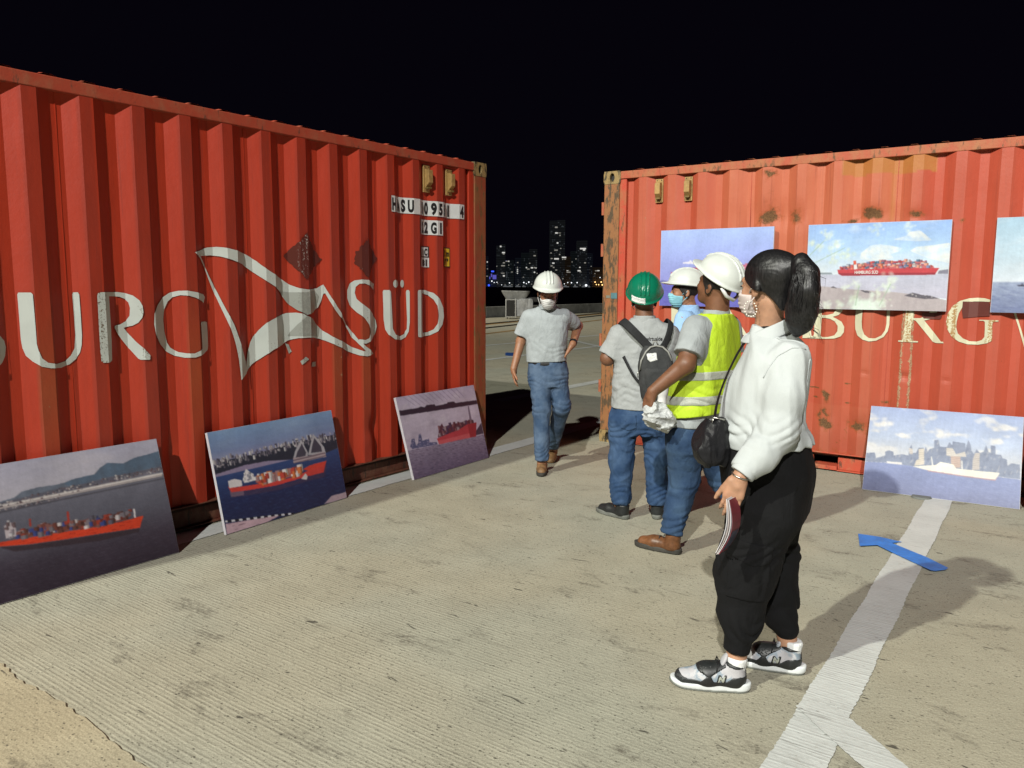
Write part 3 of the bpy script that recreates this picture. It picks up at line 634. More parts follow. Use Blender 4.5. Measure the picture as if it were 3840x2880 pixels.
# ---- lettering and emblem
GL={'U':[(3.895,1.466),(3.891,1.476),(3.842,1.476),(3.835,1.466),(3.834,1.379),(3.833,1.284),(3.833,1.21),(3.828,1.176),(3.813,1.133),(3.785,1.108),(3.739,1.098),(3.68,1.106),(3.647,1.136),(3.626,1.173),(3.618,1.244),(3.618,1.362),(3.62,1.464),(3.616,1.475),(3.595,1.476),(3.59,1.464),(3.589,1.361),(3.589,1.243),(3.593,1.189),(3.602,1.148),(3.622,1.114),(3.659,1.087),(3.712,1.074),(3.771,1.078),(3.818,1.09),(3.853,1.118),(3.879,1.15),(3.89,1.19),(3.894,1.235),(3.894,1.341)],
'R1':[(3.508,1.455),(3.503,1.471),(3.486,1.476),(3.37,1.476),(3.329,1.47),(3.293,1.456),(3.264,1.428),(3.251,1.396),(3.248,1.359),(3.256,1.328),(3.275,1.3),(3.301,1.284),(3.347,1.273),(3.29,1.191),(3.22,1.109),(3.222,1.083),(3.274,1.086),(3.284,1.093),(3.322,1.151),(3.363,1.207),(3.386,1.245),(3.403,1.273),(3.402,1.286),(3.365,1.293),(3.332,1.311),(3.313,1.341),(3.309,1.385),(3.315,1.416),(3.331,1.437),(3.362,1.45),(3.393,1.452),(3.434,1.453),(3.434,1.381),(3.433,1.315),(3.434,1.205),(3.438,1.114),(3.44,1.093),(3.456,1.084),(3.495,1.086),(3.506,1.095),(3.509,1.15),(3.509,1.228),(3.509,1.3),(3.508,1.383)],
'G1':[(2.826,1.442),(2.843,1.405),(2.856,1.415),(2.91,1.44),(2.953,1.452),(2.999,1.456),(3.038,1.444),(3.07,1.418),(3.094,1.374),(3.106,1.309),(3.102,1.245),(3.087,1.172),(3.068,1.142),(3.023,1.113),(2.98,1.103),(2.934,1.1),(2.889,1.116),(2.875,1.128),(2.876,1.202),(2.879,1.283),(2.87,1.291),(2.831,1.292),(2.814,1.283),(2.813,1.205),(2.813,1.137),(2.821,1.113),(2.868,1.09),(2.928,1.075),(2.992,1.077),(3.042,1.091),(3.09,1.117),(3.143,1.167),(3.177,1.224),(3.187,1.288),(3.181,1.351),(3.149,1.401),(3.1,1.444),(3.057,1.47),(3.008,1.482),(2.965,1.483),(2.908,1.474),(2.841,1.459)],
'B1':[(4.039,1.287),(4.004,1.272),(3.993,1.257),(3.973,1.234),(3.966,1.2),(3.974,1.156),(3.992,1.125),(4.006,1.113),(4.031,1.102),(4.053,1.098),(4.05,1.131),(4.034,1.14),(4.023,1.194),(4.026,1.238),(4.041,1.26)],
'upper':[(2.904,1.714),(2.853,1.728),(2.795,1.747),(2.734,1.754),(2.699,1.752),(2.66,1.746),(2.622,1.739),(2.572,1.729),(2.518,1.716),(2.478,1.698),(2.444,1.675),(2.415,1.648),(2.384,1.624),(2.343,1.601),(2.291,1.578),(2.23,1.554),(2.166,1.518),(2.111,1.496),(2.034,1.487),(1.932,1.495),(1.876,1.522),(1.877,1.462),(1.892,1.406),(1.924,1.359),(1.986,1.328),(2.04,1.325),(2.092,1.331),(2.122,1.35),(2.146,1.368),(2.191,1.401),(2.233,1.455),(2.314,1.505),(2.351,1.525),(2.387,1.544),(2.425,1.572),(2.462,1.6),(2.502,1.625),(2.546,1.649),(2.606,1.664),(2.644,1.676),(2.68,1.685),(2.715,1.695),(2.77,1.701),(2.856,1.693)],
'sparL':[(2.904,1.714),(2.857,1.678),(2.833,1.643),(2.811,1.607),(2.794,1.558),(2.775,1.509),(2.745,1.438),(2.72,1.367),(2.697,1.304),(2.674,1.24),(2.658,1.193),(2.644,1.145),(2.633,1.093),(2.624,1.041),(2.617,.972),(2.612,.906),(2.547,.942),(2.551,.982),(2.558,1.026),(2.577,1.076),(2.596,1.121),(2.61,1.16),(2.622,1.195),(2.635,1.23),(2.648,1.265),(2.672,1.309),(2.692,1.354),(2.715,1.41),(2.737,1.467),(2.762,1.523),(2.79,1.578),(2.805,1.611),(2.819,1.643),(2.856,1.693)],
'lower':[(2.61,.906),(2.547,.946),(2.498,.995),(2.461,1.016),(2.433,1.035),(2.398,1.06),(2.353,1.084),(2.313,1.099),(2.248,1.112),(2.201,1.137),(2.16,1.146),(2.127,1.152),(2.046,1.153),(1.976,1.146),(1.919,1.136),(1.875,1.121),(1.841,1.104),(1.791,1.08),(1.716,1.052),(1.63,1.021),(1.588,1.005),(1.556,.992),(1.489,.981),(1.399,.994),(1.488,1.019),(1.528,1.023),(1.569,1.041),(1.615,1.06),(1.668,1.088),(1.764,1.119),(1.823,1.146),(1.856,1.171),(1.893,1.196),(1.94,1.236),(2.029,1.288),(2.086,1.319),(2.139,1.329),(2.167,1.328),(2.205,1.327),(2.244,1.317),(2.309,1.305),(2.355,1.287),(2.396,1.268),(2.419,1.246),(2.443,1.221),(2.459,1.199),(2.48,1.178),(2.502,1.144),(2.511,1.118),(2.52,1.093),(2.531,1.054),(2.542,1.016),(2.55,.982)],
'sparR':[(1.876,1.522),(1.85,1.472),(1.821,1.419),(1.782,1.366),(1.716,1.287),(1.638,1.205),(1.594,1.159),(1.563,1.113),(1.508,1.06),(1.399,.994),(1.495,1.009),(1.555,1.072),(1.581,1.103),(1.613,1.135),(1.645,1.186),(1.682,1.237),(1.759,1.294),(1.808,1.348),(1.839,1.405),(1.867,1.462),(1.877,1.453)],
'S':[(1.368,1.53),(1.374,1.485),(1.443,1.515),(1.502,1.532),(1.546,1.53),(1.572,1.505),(1.579,1.461),(1.567,1.416),(1.531,1.381),(1.48,1.351),(1.398,1.303),(1.356,1.255),(1.343,1.203),(1.363,1.143),(1.436,1.096),(1.5,1.078),(1.545,1.082),(1.563,1.101),(1.554,1.114),(1.506,1.106),(1.465,1.118),(1.446,1.168),(1.462,1.219),(1.509,1.271),(1.569,1.317),(1.62,1.372),(1.642,1.422),(1.641,1.48),(1.616,1.529),(1.578,1.554),(1.528,1.561),(1.461,1.558)],
'U2':[(1.288,1.469),(1.282,1.482),(1.24,1.482),(1.226,1.469),(1.222,1.397),(1.217,1.314),(1.21,1.179),(1.177,1.13),(1.086,1.113),(1.04,1.127),(1.015,1.169),(1.012,1.244),(1.015,1.362),(1.018,1.468),(1.012,1.481),(.997,1.481),(.99,1.468),(.991,1.351),(.992,1.222),(1.001,1.147),(1.025,1.1),(1.079,1.081),(1.185,1.094),(1.251,1.133),(1.275,1.175),(1.285,1.253),(1.286,1.367)],
'dot1':[(1.115,1.531),(1.12,1.52),(1.134,1.51),(1.155,1.503),(1.172,1.501),(1.183,1.503),(1.193,1.51),(1.199,1.52),(1.201,1.531),(1.199,1.542),(1.192,1.552),(1.182,1.559),(1.171,1.561),(1.153,1.559),(1.132,1.553),(1.119,1.543)],
'dot2':[(1.033,1.532),(1.035,1.52),(1.039,1.51),(1.046,1.503),(1.055,1.501),(1.063,1.503),(1.07,1.51),(1.074,1.52),(1.075,1.531),(1.074,1.543),(1.069,1.553),(1.062,1.56),(1.054,1.562),(1.045,1.56),(1.039,1.553),(1.034,1.543)],
'D':[(.917,1.468),(.908,1.481),(.856,1.482),(.78,1.48),(.701,1.456),(.647,1.406),(.602,1.333),(.594,1.254),(.615,1.187),(.671,1.133),(.735,1.102),(.868,1.094),(.914,1.099),(.919,1.112),(.918,1.296)],
'Dh':[(.846,1.457),(.748,1.439),(.701,1.401),(.67,1.345),(.66,1.267),(.67,1.2),(.703,1.151),(.752,1.13),(.842,1.126),(.844,1.294)],
'b':[(1.995,1.47),(1.99,1.329),(1.986,1.234),(1.986,1.13),(1.976,1.108),(1.936,1.102),(1.939,1.096),(2.01,1.096),(2.094,1.099),(2.158,1.104),(2.201,1.122),(2.221,1.156),(2.222,1.199),(2.202,1.241),(2.165,1.266),(2.137,1.28),(2.178,1.295),(2.202,1.325),(2.207,1.367),(2.194,1.418),(2.164,1.455),(2.107,1.469),(1.934,1.472),(1.935,1.464),(1.983,1.459)],
'bh1':[(2.045,1.268),(2.046,1.193),(2.044,1.124),(2.056,1.112),(2.109,1.115),(2.157,1.13),(2.177,1.164),(2.177,1.206),(2.155,1.244),(2.118,1.263),(2.075,1.27)],
'bh2':[(2.041,1.449),(2.041,1.364),(2.044,1.292),(2.092,1.293),(2.14,1.307),(2.162,1.342),(2.161,1.392),(2.141,1.43),(2.1,1.449)],
'u':[(2.299,1.461),(2.302,1.34),(2.301,1.243),(2.307,1.185),(2.328,1.135),(2.373,1.105),(2.421,1.092),(2.471,1.1),(2.519,1.13),(2.547,1.177),(2.555,1.226),(2.554,1.345),(2.553,1.463),(2.579,1.47),(2.578,1.478),(2.493,1.477),(2.494,1.469),(2.526,1.463),(2.531,1.345),(2.534,1.234),(2.527,1.184),(2.504,1.142),(2.464,1.118),(2.419,1.119),(2.383,1.147),(2.364,1.196),(2.358,1.246),(2.359,1.342),(2.358,1.461),(2.392,1.468),(2.391,1.477),(2.259,1.475),(2.259,1.467)],
'r':[(2.674,1.465),(2.674,1.344),(2.669,1.231),(2.665,1.126),(2.658,1.112),(2.631,1.11),(2.631,1.099),(2.703,1.1),(2.769,1.099),(2.769,1.109),(2.731,1.112),(2.72,1.128),(2.721,1.233),(2.729,1.274),(2.746,1.266),(2.805,1.186),(2.868,1.108),(2.891,1.1),(2.947,1.102),(2.943,1.114),(2.928,1.113),(2.862,1.191),(2.8,1.268),(2.849,1.284),(2.883,1.325),(2.887,1.38),(2.861,1.435),(2.817,1.462),(2.762,1.472),(2.63,1.474),(2.631,1.464)],
'rh':[(2.725,1.457),(2.727,1.37),(2.729,1.286),(2.772,1.286),(2.819,1.307),(2.838,1.347),(2.835,1.395),(2.811,1.438),(2.769,1.456)],
'g':[(3.231,1.433),(3.229,1.418),(3.173,1.42),(3.119,1.419),(3.079,1.403),(3.052,1.376),(3.032,1.329),(3.023,1.266),(3.022,1.227),(3.035,1.18),(3.07,1.142),(3.111,1.123),(3.159,1.122),(3.193,1.136),(3.209,1.16),(3.208,1.218),(3.204,1.271),(3.193,1.279),(3.166,1.277),(3.166,1.285),(3.224,1.286),(3.29,1.286),(3.291,1.277),(3.261,1.274),(3.253,1.258),(3.257,1.197),(3.26,1.136),(3.229,1.115),(3.168,1.099),(3.099,1.099),(3.045,1.118),(2.996,1.156),(2.965,1.21),(2.954,1.264),(2.961,1.327),(2.988,1.383),(3.033,1.422),(3.09,1.442),(3.144,1.447),(3.192,1.444)],
'spar':[(3.366,1.374),(3.386,1.359),(3.419,1.262),(3.454,1.158),(3.501,1.026),(3.541,.908),(3.546,.841),(3.506,.958),(3.459,1.098),(3.414,1.239)],
'patch1':[(3.052,1.418),(3.139,1.417),(3.222,1.418),(3.235,1.365),(3.234,1.315),(3.146,1.306),(3.06,1.294),(3.051,1.352)],
'patch2':[(2.782,1.33),(2.85,1.328),(2.922,1.332),(2.919,1.298),(2.909,1.282),(2.85,1.282),(2.796,1.284),(2.785,1.302)],
'h':[(.725,1.486),(.773,1.486),(.779,1.327),(.781,1.167),(.799,1.062),(.716,1.06),(.731,1.117),(.727,1.326)],
'a':[(1.186,1.477),(1.276,1.32),(1.348,1.209),(1.414,1.117),(1.438,1.103),(1.378,1.098),(1.345,1.15),(1.301,1.244),(1.237,1.319),(1.165,1.43)],
'm':[(1.9,1.383),(1.928,1.383),(1.951,1.216),(1.967,1.116),(2.005,1.112),(2.006,1.099),(1.902,1.096),(1.902,1.107)]}
for k, nm in (('U', 'letter'), ('R1', 'letter'), ('G1', 'letter'), ('B1', 'letter'), ('S', 'letter'), ('upper', 'emblem_sail'), ('lower', 'emblem_sail'), ('sparL', 'emblem_spar'), ('sparR', 'emblem_spar')):
    glyph_mesh(nm, [GL[k]], PHL, PIT, 1, M['letL'], contL, 0.0065 if nm == 'letter' else (.0075 if nm == 'emblem_sail' else .0085), 1.0 if k != 'R1' else 1.4)
glyph_mesh('letter', [GL['U2'], ], PHL, PIT, 1, M['letL'], contL)
for k in ('dot1', 'dot2'): glyph_mesh('letter_dot', [GL[k]], PHL, PIT, 1, M['letL'], contL)
glyph_mesh('letter', [GL['D'], GL['Dh']], PHL, PIT, 1, M['letL'], contL)
# foil patches stuck over the emblem, ghosts of two diamond placards
glyph_mesh('foil_patch', [[(2.265, 1.475), (2.16, 1.468), (2.05, 1.47), (1.95, 1.478), (1.915, 1.44), (1.94, 1.375), (1.985, 1.325), (2.06, 1.312), (2.13, 1.345), (2.20, 1.40)]], PHL, PIT, 1, M['letG'], contL, .010)
glyph_mesh('foil_patch', [[(2.20, 1.17), (2.13, 1.25), (2.06, 1.305), (1.99, 1.28), (1.92, 1.215), (1.93, 1.155), (2.05, 1.165)]], PHL, PIT, 1, M['letG'], contL, .010)
def rough(pl, amp, seed):
    rs = random.Random(seed); out = []
    for (a, b), (c, d) in zip(pl, pl[1:] + pl[:1]):
        for k in range(12): out.append((a + (c - a) * k / 12 + rs.uniform(-amp, amp), b + (d - b) * k / 12 + rs.uniform(-amp, amp)))
    return out
glyph_mesh('placard_ghost', [rough([(2.04, 1.877), (2.215, 1.712), (2.05, 1.557), (1.885, 1.70)], .007, 1)], PHL, PIT, 1, M['ghost'], contL, .0065, 1.0)
glyph_mesh('placard_ghost', [rough([(1.46, 1.865), (1.57, 1.765), (1.575, 1.67), (1.46, 1.575), (1.33, 1.72)], .008, 2)], PHL, PIT, 1, M['ghost'], contL, .0065, .6)
for pl in ([(2.22, 1.12), (2.19, 1.11), (2.17, 1.06), (2.19, 1.045)], [(2.12, .99), (2.08, 1.02), (2.05, 1.0), (2.11, .965)], [(2.03, .945), (2.02, .975), (1.96, .975), (1.965, .94)]):
    glyph_mesh('paint_scrap', [pl], PHL, PIT, 1, M['letG'], contL, .0065)
def plate(s0, s1, z0, z1, mat, lift=.0065, name='marking_plate'):
    return glyph_mesh(name, [[(s0, z0), (s1, z0), (s1, z1), (s0, z1)]], PHL, PIT, 1, mat, contL, lift)
def txt(body, s, z, h, w=None, mat='black'): return text_mesh(body, s, z, h, PHL, PIT, 1, M[mat], contL, -1, w, .0085)
plate(.319, 1.205, 2.086, 2.208, M['stick'])
for ch, s0, w in (('H', 1.200, .050), ('A', 1.120, .048), ('S', 1.058, .042), ('U', .998, .045), ('1', .832, .022), ('0', .786, .046), ('9', .717, .045), ('5', .650, .045), ('3', .585, .048), ('1', .494, .022), ('4', .374, .046)):
    txt(ch, s0, 2.103, .088, w)
plate(.3175, .3195, 2.09, 2.20, M['black'], .0095); plate(.378, .380, 2.09, 2.20, M['black'], .0095)
plate(.60, .862, 1.933, 2.052, M['stick'])
for ch, s, w in (('2', .838, .042), ('2', .787, .044), ('G', .719, .045), ('1', .639, .022)): txt(ch, s, 1.95, .084, w)
plate(.734, .858, 1.748, 1.838, M['black']); plate(.742, .797, 1.756, 1.830, M['stick'], .0075); plate(.802, .850, 1.756, 1.830, M['stick'], .0075)
txt('i', .832, 1.766, .052, .014); txt('C', .789, 1.766, .052, .038)
plate(.734, .856, 1.667, 1.746, M['stick']); txt('81', .832, 1.680, .050, .075)
plate(.461, .582, 1.672, 1.838, M['black']); plate(.469, .574, 1.680, 1.830, M['yel'], .0075)
txt('2.6m', .570, 1.765, .048, .095); txt("8'6\"", .566, 1.695, .048, .080)
# right container
for k in (['b', 'bh1', 'bh2'], ['u'], ['r', 'rh'], ['g'], ['h'], ['a'], ['m']):
    glyph_mesh('letter', [GL[x] for x in k], PHR, PITR, -1, M['letR'], contR, .0065, 1.6 if k[0] in 'rg' else .9)
glyph_mesh('emblem_spar', [GL['spar']], PHR, PITR, -1, M['letR'], contR)
for k in ('patch1', 'patch2'): glyph_mesh('repaint_patch', [GL[k]], PHR, PITR, -1, M['patch'], contR, .0085)
PX={'p1':{'hill':[(-.014,.29),(.168,.28),(.233,.269),(.269,.236),(.343,.227),(.418,.233),(.467,.231),(.512,.216),(.557,.212),(.624,.209),(.66,.165),(.702,.135),(.786,.164),(.855,.133),(.923,.126),(.997,.114),(1.001,.257),(.894,.277),(.73,.289),(.576,.301),(.429,.323),(.357,.355),(.161,.353),(-.02,.351)],
 'hill2':[(.467,.237),(.512,.216),(.557,.212),(.632,.211),(.66,.165),(.702,.135),(.786,.164),(.855,.133),(.923,.126),(.997,.114),(1.0,.244),(.815,.253),(.657,.254),(.505,.278)],
 'shore':[(-.014,.29),(.167,.29),(.297,.279),(.435,.267),(.58,.267),(.735,.254),(.898,.253),(1.002,.251),(.999,.295),(.892,.291),(.728,.307),(.574,.318),(.427,.345),(.356,.36),(.161,.355),(-.02,.361)],
 'hull':[(-.036,.544),(.14,.569),(.221,.58),(.399,.6),(.612,.63),(.742,.631),(.84,.625),(.808,.716),(.605,.685),(.427,.661),(.261,.633),(.137,.599),(-.039,.578)],
 'refl':[(.137,.604),(.261,.639),(.426,.667),(.604,.691),(.807,.722),(.799,.749),(.598,.741),(.388,.701),(.194,.66)],
 'house':[(.169,.463),(.191,.439),(.217,.459),(.214,.555),(.167,.553)],
 'mast':[(.791,.552),(.801,.553),(.797,.627),(.789,.628)],
 'crane':[(.457,.456),(.467,.456),(.462,.545),(.452,.547)],
 'crane2':[(.28,.45),(.288,.451),(.285,.507),(.277,.506)],
 'deck':[(.219,.536),(.252,.532),(.291,.536),(.312,.534),(.318,.519),(.353,.521),(.386,.528),(.435,.529),(.476,.533),(.525,.551),(.57,.544),(.62,.563),(.666,.562),(.697,.561),(.776,.559),(.774,.601),(.736,.617),(.612,.624),(.4,.595),(.222,.575)]},
'p2':{'land':[(.007,.324),(.122,.303),(.339,.301),(.552,.279),(.725,.272),(1.001,.28),(.998,.435),(.88,.458),(.6,.447),(.394,.4),(.217,.39),(.004,.415)],
 'hull':[(.072,.558),(.116,.581),(.408,.622),(.599,.625),(.69,.6),(.873,.545),(.829,.66),(.694,.656),(.425,.666),(.203,.64),(.089,.619)],
 'stern':[(.079,.504),(.127,.498),(.176,.529),(.173,.586),(.08,.575)],
 'house':[(.187,.526),(.207,.459),(.224,.428),(.249,.473),(.27,.494),(.267,.56),(.192,.564)],
 'deck':[(.272,.539),(.287,.518),(.352,.529),(.374,.498),(.421,.529),(.468,.529),(.528,.529),(.588,.528),(.652,.517),(.646,.601),(.599,.62),(.409,.615),(.276,.592)],
 'peak1':[(.594,.445),(.621,.368),(.69,.254),(.728,.41),(.719,.451)],
 'peak2':[(.724,.437),(.75,.365),(.8,.22),(.874,.387),(.881,.467)],
 'p1i':[(.616,.436),(.642,.374),(.69,.301),(.713,.405),(.701,.438)],
 'p2i':[(.752,.421),(.776,.341),(.805,.269),(.851,.381),(.85,.434)],
 'podium':[(.596,.43),(.725,.445),(.875,.441),(.88,.499),(.705,.494),(.592,.488)],
 'bow':[(.656,.573),(.723,.547),(.874,.542),(.853,.588),(.714,.607)],
 'tug':[(.63,.666),(.674,.618),(.688,.654),(.676,.69)],
 'rope':[(.009,.865),(.522,.984),(.521,1.004),(.009,.885)],
 'dock':[(.008,.897),(.164,.924),(.405,.969),(.309,.998),(.026,1.004),(.004,.999)],
 'dock2':[(.786,.991),(.862,.93),(1.005,.935),(1.0,1.0),(.852,.999)]},
'p3':{'bridge':[(.009,.164),(.228,.171),(.266,.16),(.306,.179),(.338,.156),(.436,.163),(.441,.186),(.592,.184),(.605,.168),(.692,.174),(.697,.196),(.995,.21),(1.0,.264),(.465,.246),(.009,.227)],
 'hull':[(.371,.588),(.507,.565),(.668,.545),(.8,.498),(.929,.5),(.883,.682),(.639,.672),(.382,.664)],
 'deck':[(.387,.579),(.426,.463),(.474,.417),(.483,.46),(.688,.454),(.882,.457),(.893,.498),(.798,.507),(.666,.554),(.505,.574)],
 'mast':[(.856,.267),(.873,.266),(.872,.455),(.84,.458)],
 'cranes':[(.038,.613),(.074,.525),(.108,.524),(.108,.604),(.136,.594),(.169,.485),(.195,.483),(.194,.572),(.275,.565),(.274,.61),(.361,.631),(.364,.66),(.057,.641)],
 'water':[(.002,.648),(.373,.662),(1.001,.68),(1.002,1.01),(.003,1.01)],
 'shore':[(.9,.608),(.995,.52),(.993,.669),(.886,.667)]},
'p4':{'water':[(-.012,.682),(.122,.668),(.339,.671),(.589,.681),(.828,.683),(1.003,.689),(1.0,1.007),(.001,1.004)],
 'sky':[(-.001,.576),(.061,.562),(.074,.624),(.134,.583),(.132,.538),(.157,.518),(.189,.531),(.191,.573),(.247,.548),(.29,.555),(.294,.465),(.305,.426),(.319,.52),(.34,.516),(.354,.455),(.388,.449),(.394,.492),(.399,.432),(.415,.488),(.426,.457),(.455,.437),(.452,.349),(.48,.342),(.491,.416),(.537,.416),(.551,.355),(.569,.389),(.571,.344),(.653,.353),(.654,.432),(.662,.358),(.67,.311),(.686,.369),(.692,.425),(.71,.465),(.724,.406),(.745,.445),(.768,.427),(.781,.353),(.797,.422),(.812,.433),(.809,.348),(.837,.351),(.842,.442),(.874,.443),(.883,.477),(.91,.486),(.916,.555),(.938,.523),(.988,.527),(.995,.684),(.828,.68),(.589,.677),(.339,.671),(.139,.664),(.004,.679)],
 'tan1':[(.354,.469),(.39,.456),(.399,.638),(.335,.665),(.344,.604),(.362,.586)],
 'tan2':[(.533,.424),(.575,.424),(.598,.485),(.653,.447),(.663,.502),(.574,.518),(.537,.511)],
 'tan3':[(.566,.513),(.627,.509),(.632,.63),(.572,.641)],
 'tan4':[(.717,.45),(.745,.445),(.748,.629),(.705,.644),(.704,.524)],
 'tan5':[(.29,.466),(.316,.476),(.319,.535),(.296,.536)],
 'ship':[(.322,.674),(.472,.631),(.503,.589),(.586,.603),(.604,.642),(.748,.643),(.873,.64),(.848,.718),(.671,.714),(.425,.698)],
 'masts':[(.439,.543),(.444,.539),(.461,.655),(.453,.66)],
 'masts2':[(.634,.551),(.641,.55),(.646,.648),(.638,.65)],
 'ship2':[(.147,.648),(.252,.643),(.253,.668),(.157,.671)]},
'h1':{'sea':[(-.003,.685),(1.032,.696),(1.044,1.112),(-.007,1.155)],
 'bridge':[(.213,.441),(.217,.424),(.273,.416),(.279,.399),(.291,.399),(.298,.417),(.36,.428),(.363,.453)],
 'red':[(.105,.556),(.175,.547),(.2,.521),(.708,.458),(.914,.479),(.952,.612),(.864,.696),(.127,.699),(.11,.645)],
 'isl':[(-.004,.663),(.035,.654),(.101,.685),(-.003,.692)]},
'h2':{'water':[(-.004,.598),(.231,.591),(1.003,.588),(1.006,.862),(.837,.828),(.653,.792),(.327,.761),(-.0,.72)],
 'beach':[(-.001,.712),(.165,.735),(.327,.761),(.653,.792),(.837,.828),(1.007,.877),(1.008,1.018),(.01,1.054)],
 'hull':[(.234,.536),(.318,.531),(.643,.525),(.939,.521),(.925,.558),(.912,.597),(.272,.606),(.243,.584)],
 'deck':[(.251,.536),(.25,.497),(.298,.505),(.302,.482),(.351,.475),(.404,.468),(.452,.453),(.509,.446),(.574,.432),(.63,.441),(.676,.442),(.74,.428),(.759,.451),(.808,.437),(.853,.453),(.859,.49),(.899,.499),(.904,.522),(.643,.528),(.318,.531)],
 'funnel':[(.346,.435),(.366,.431),(.37,.475),(.352,.478)],
 'house':[(.351,.459),(.372,.456),(.379,.53),(.354,.531)],
 'shoreL':[(.001,.59),(.088,.558),(.098,.542),(.109,.567),(.19,.567),(.201,.591)],
 'shoreR':[(.929,.588),(.936,.551),(.997,.537),(.999,.585)],
 'cl1':[(.616,.198),(.702,.164),(.728,.121),(.79,.106),(.827,.155),(.87,.213),(.768,.219)],
 'cl2':[(.399,.343),(.464,.26),(.52,.247),(.596,.265),(.675,.291),(.654,.328),(.599,.357),(.62,.403),(.546,.432),(.392,.413)],
 'cl3':[(.736,.331),(.779,.287),(.868,.275),(.989,.251),(.998,.471),(.847,.408)],
 'rocks':[(.719,.83),(.773,.795),(.837,.82),(.89,.827),(.953,.858),(.856,.865),(.756,.844)],
 'rocks2':[(.186,.743),(.211,.727),(.242,.755)],
 'rocks3':[(.405,.772),(.444,.772),(.522,.81),(.445,.8)],
 'text':[(.36,.55),(.527,.548),(.528,.582),(.361,.584)]},
'h3':{'sea':[(-.018,.673),(.19,.673),(.876,.671),(.901,1.146),(.005,1.197)],
 'boat':[(.151,.707),(.176,.701),(.177,.683),(.181,.683),(.184,.704),(.208,.709),(.193,.721),(.157,.721)]}}
# ================================================================ PICTURE PANELS (flat prints on boards)
def srgb(c): 
    c = np.asarray(c, float) / 255.0
    return np.where(c <= .04045, c / 12.92, ((c + .055) / 1.055) ** 2.4)
class Print:
    """paints a small picture in numpy; used as colour on a print's own fine mesh"""
    def __init__(self, nu, nv, seed=0):
        self.nu, self.nv = nu, nv; self.rs = np.random.RandomState(seed)
        u, v = np.meshgrid((np.arange(nu * 2) + .5) / (nu * 2), (np.arange(nv * 2) + .5) / (nv * 2), indexing='ij')
        self.u, self.v = u, v; self.P = np.stack([u.ravel(), v.ravel() * nv / nu], 1); self.P2 = np.stack([u.ravel(), v.ravel()], 1)
        self.c = np.zeros(u.shape + (3,))
    def n(self, f, seed, sx=1, sy=1, o=3): return vnoise(self.P * np.array([sx, sy]), f, seed, o).reshape(self.u.shape)
    def grad(self, stops, mask=None, w=None):
        w = self.v if w is None else w
        cc = np.stack([np.interp(w, [s[0] for s in stops], [s[1][k] for s in stops]) for k in range(3)], -1)
        self.put(mask, cc)
    def put(self, mask, col, a=1.0):
        col = np.asarray(col, float)
        if mask is None: mask = np.ones(self.u.shape)
        m = (np.asarray(mask, float) * a)[..., None]; self.c = self.c * (1 - m) + col * m
    def poly(self, pl, col=None, a=1.0):
        m = poly_in(self.P2, pl).reshape(self.u.shape)
        if col is not None: self.put(m, col, a)
        return m
    def boxes(self, pl, cols, n, hmin, hmax, wmin, wmax):
        """coloured boxes scattered inside a polygon (deck cargo, houses)"""
        xs = [p[0] for p in pl]; ys = [p[1] for p in pl]; k = 0; tries = 0
        while k < n and tries < n * 20:
            tries += 1
            x = self.rs.uniform(min(xs), max(xs)); y = self.rs.uniform(min(ys), max(ys))
            if not poly_in(np.array([[x, y]]), pl)[0]: continue
            w = self.rs.uniform(wmin, wmax); h = self.rs.uniform(hmin, hmax); c = cols[self.rs.randint(len(cols))]
            U, V = self.nu * 2, self.nv * 2; a, b = max(0, int((x - w / 2) * U)), int((x + w / 2) * U); d, e = max(0, int((y - h / 2) * V)), int((y + h / 2) * V)
            self.c[a:b, d:e] = c; self.c[int(a + (b - a) * .7):b, d:e] = np.asarray(c) * .7; k += 1
    def result(self, soft=.93):
        k = self.c
        for ax in (0, 1): k = (np.roll(k, 1, ax) + 2 * k + np.roll(k, -1, ax)) / 4          # lens softness
        tone = 1 + .05 * self.n(3, 77) + .03 * self.n(24, 78)
        c = (k * tone[..., None]).reshape(self.nu, 2, self.nv, 2, 3).mean((1, 3)); c = 128 + (c - 128) * soft + self.rs.randn(self.nu, self.nv, 1) * 2.0
        return np.clip(c, 0, 255)

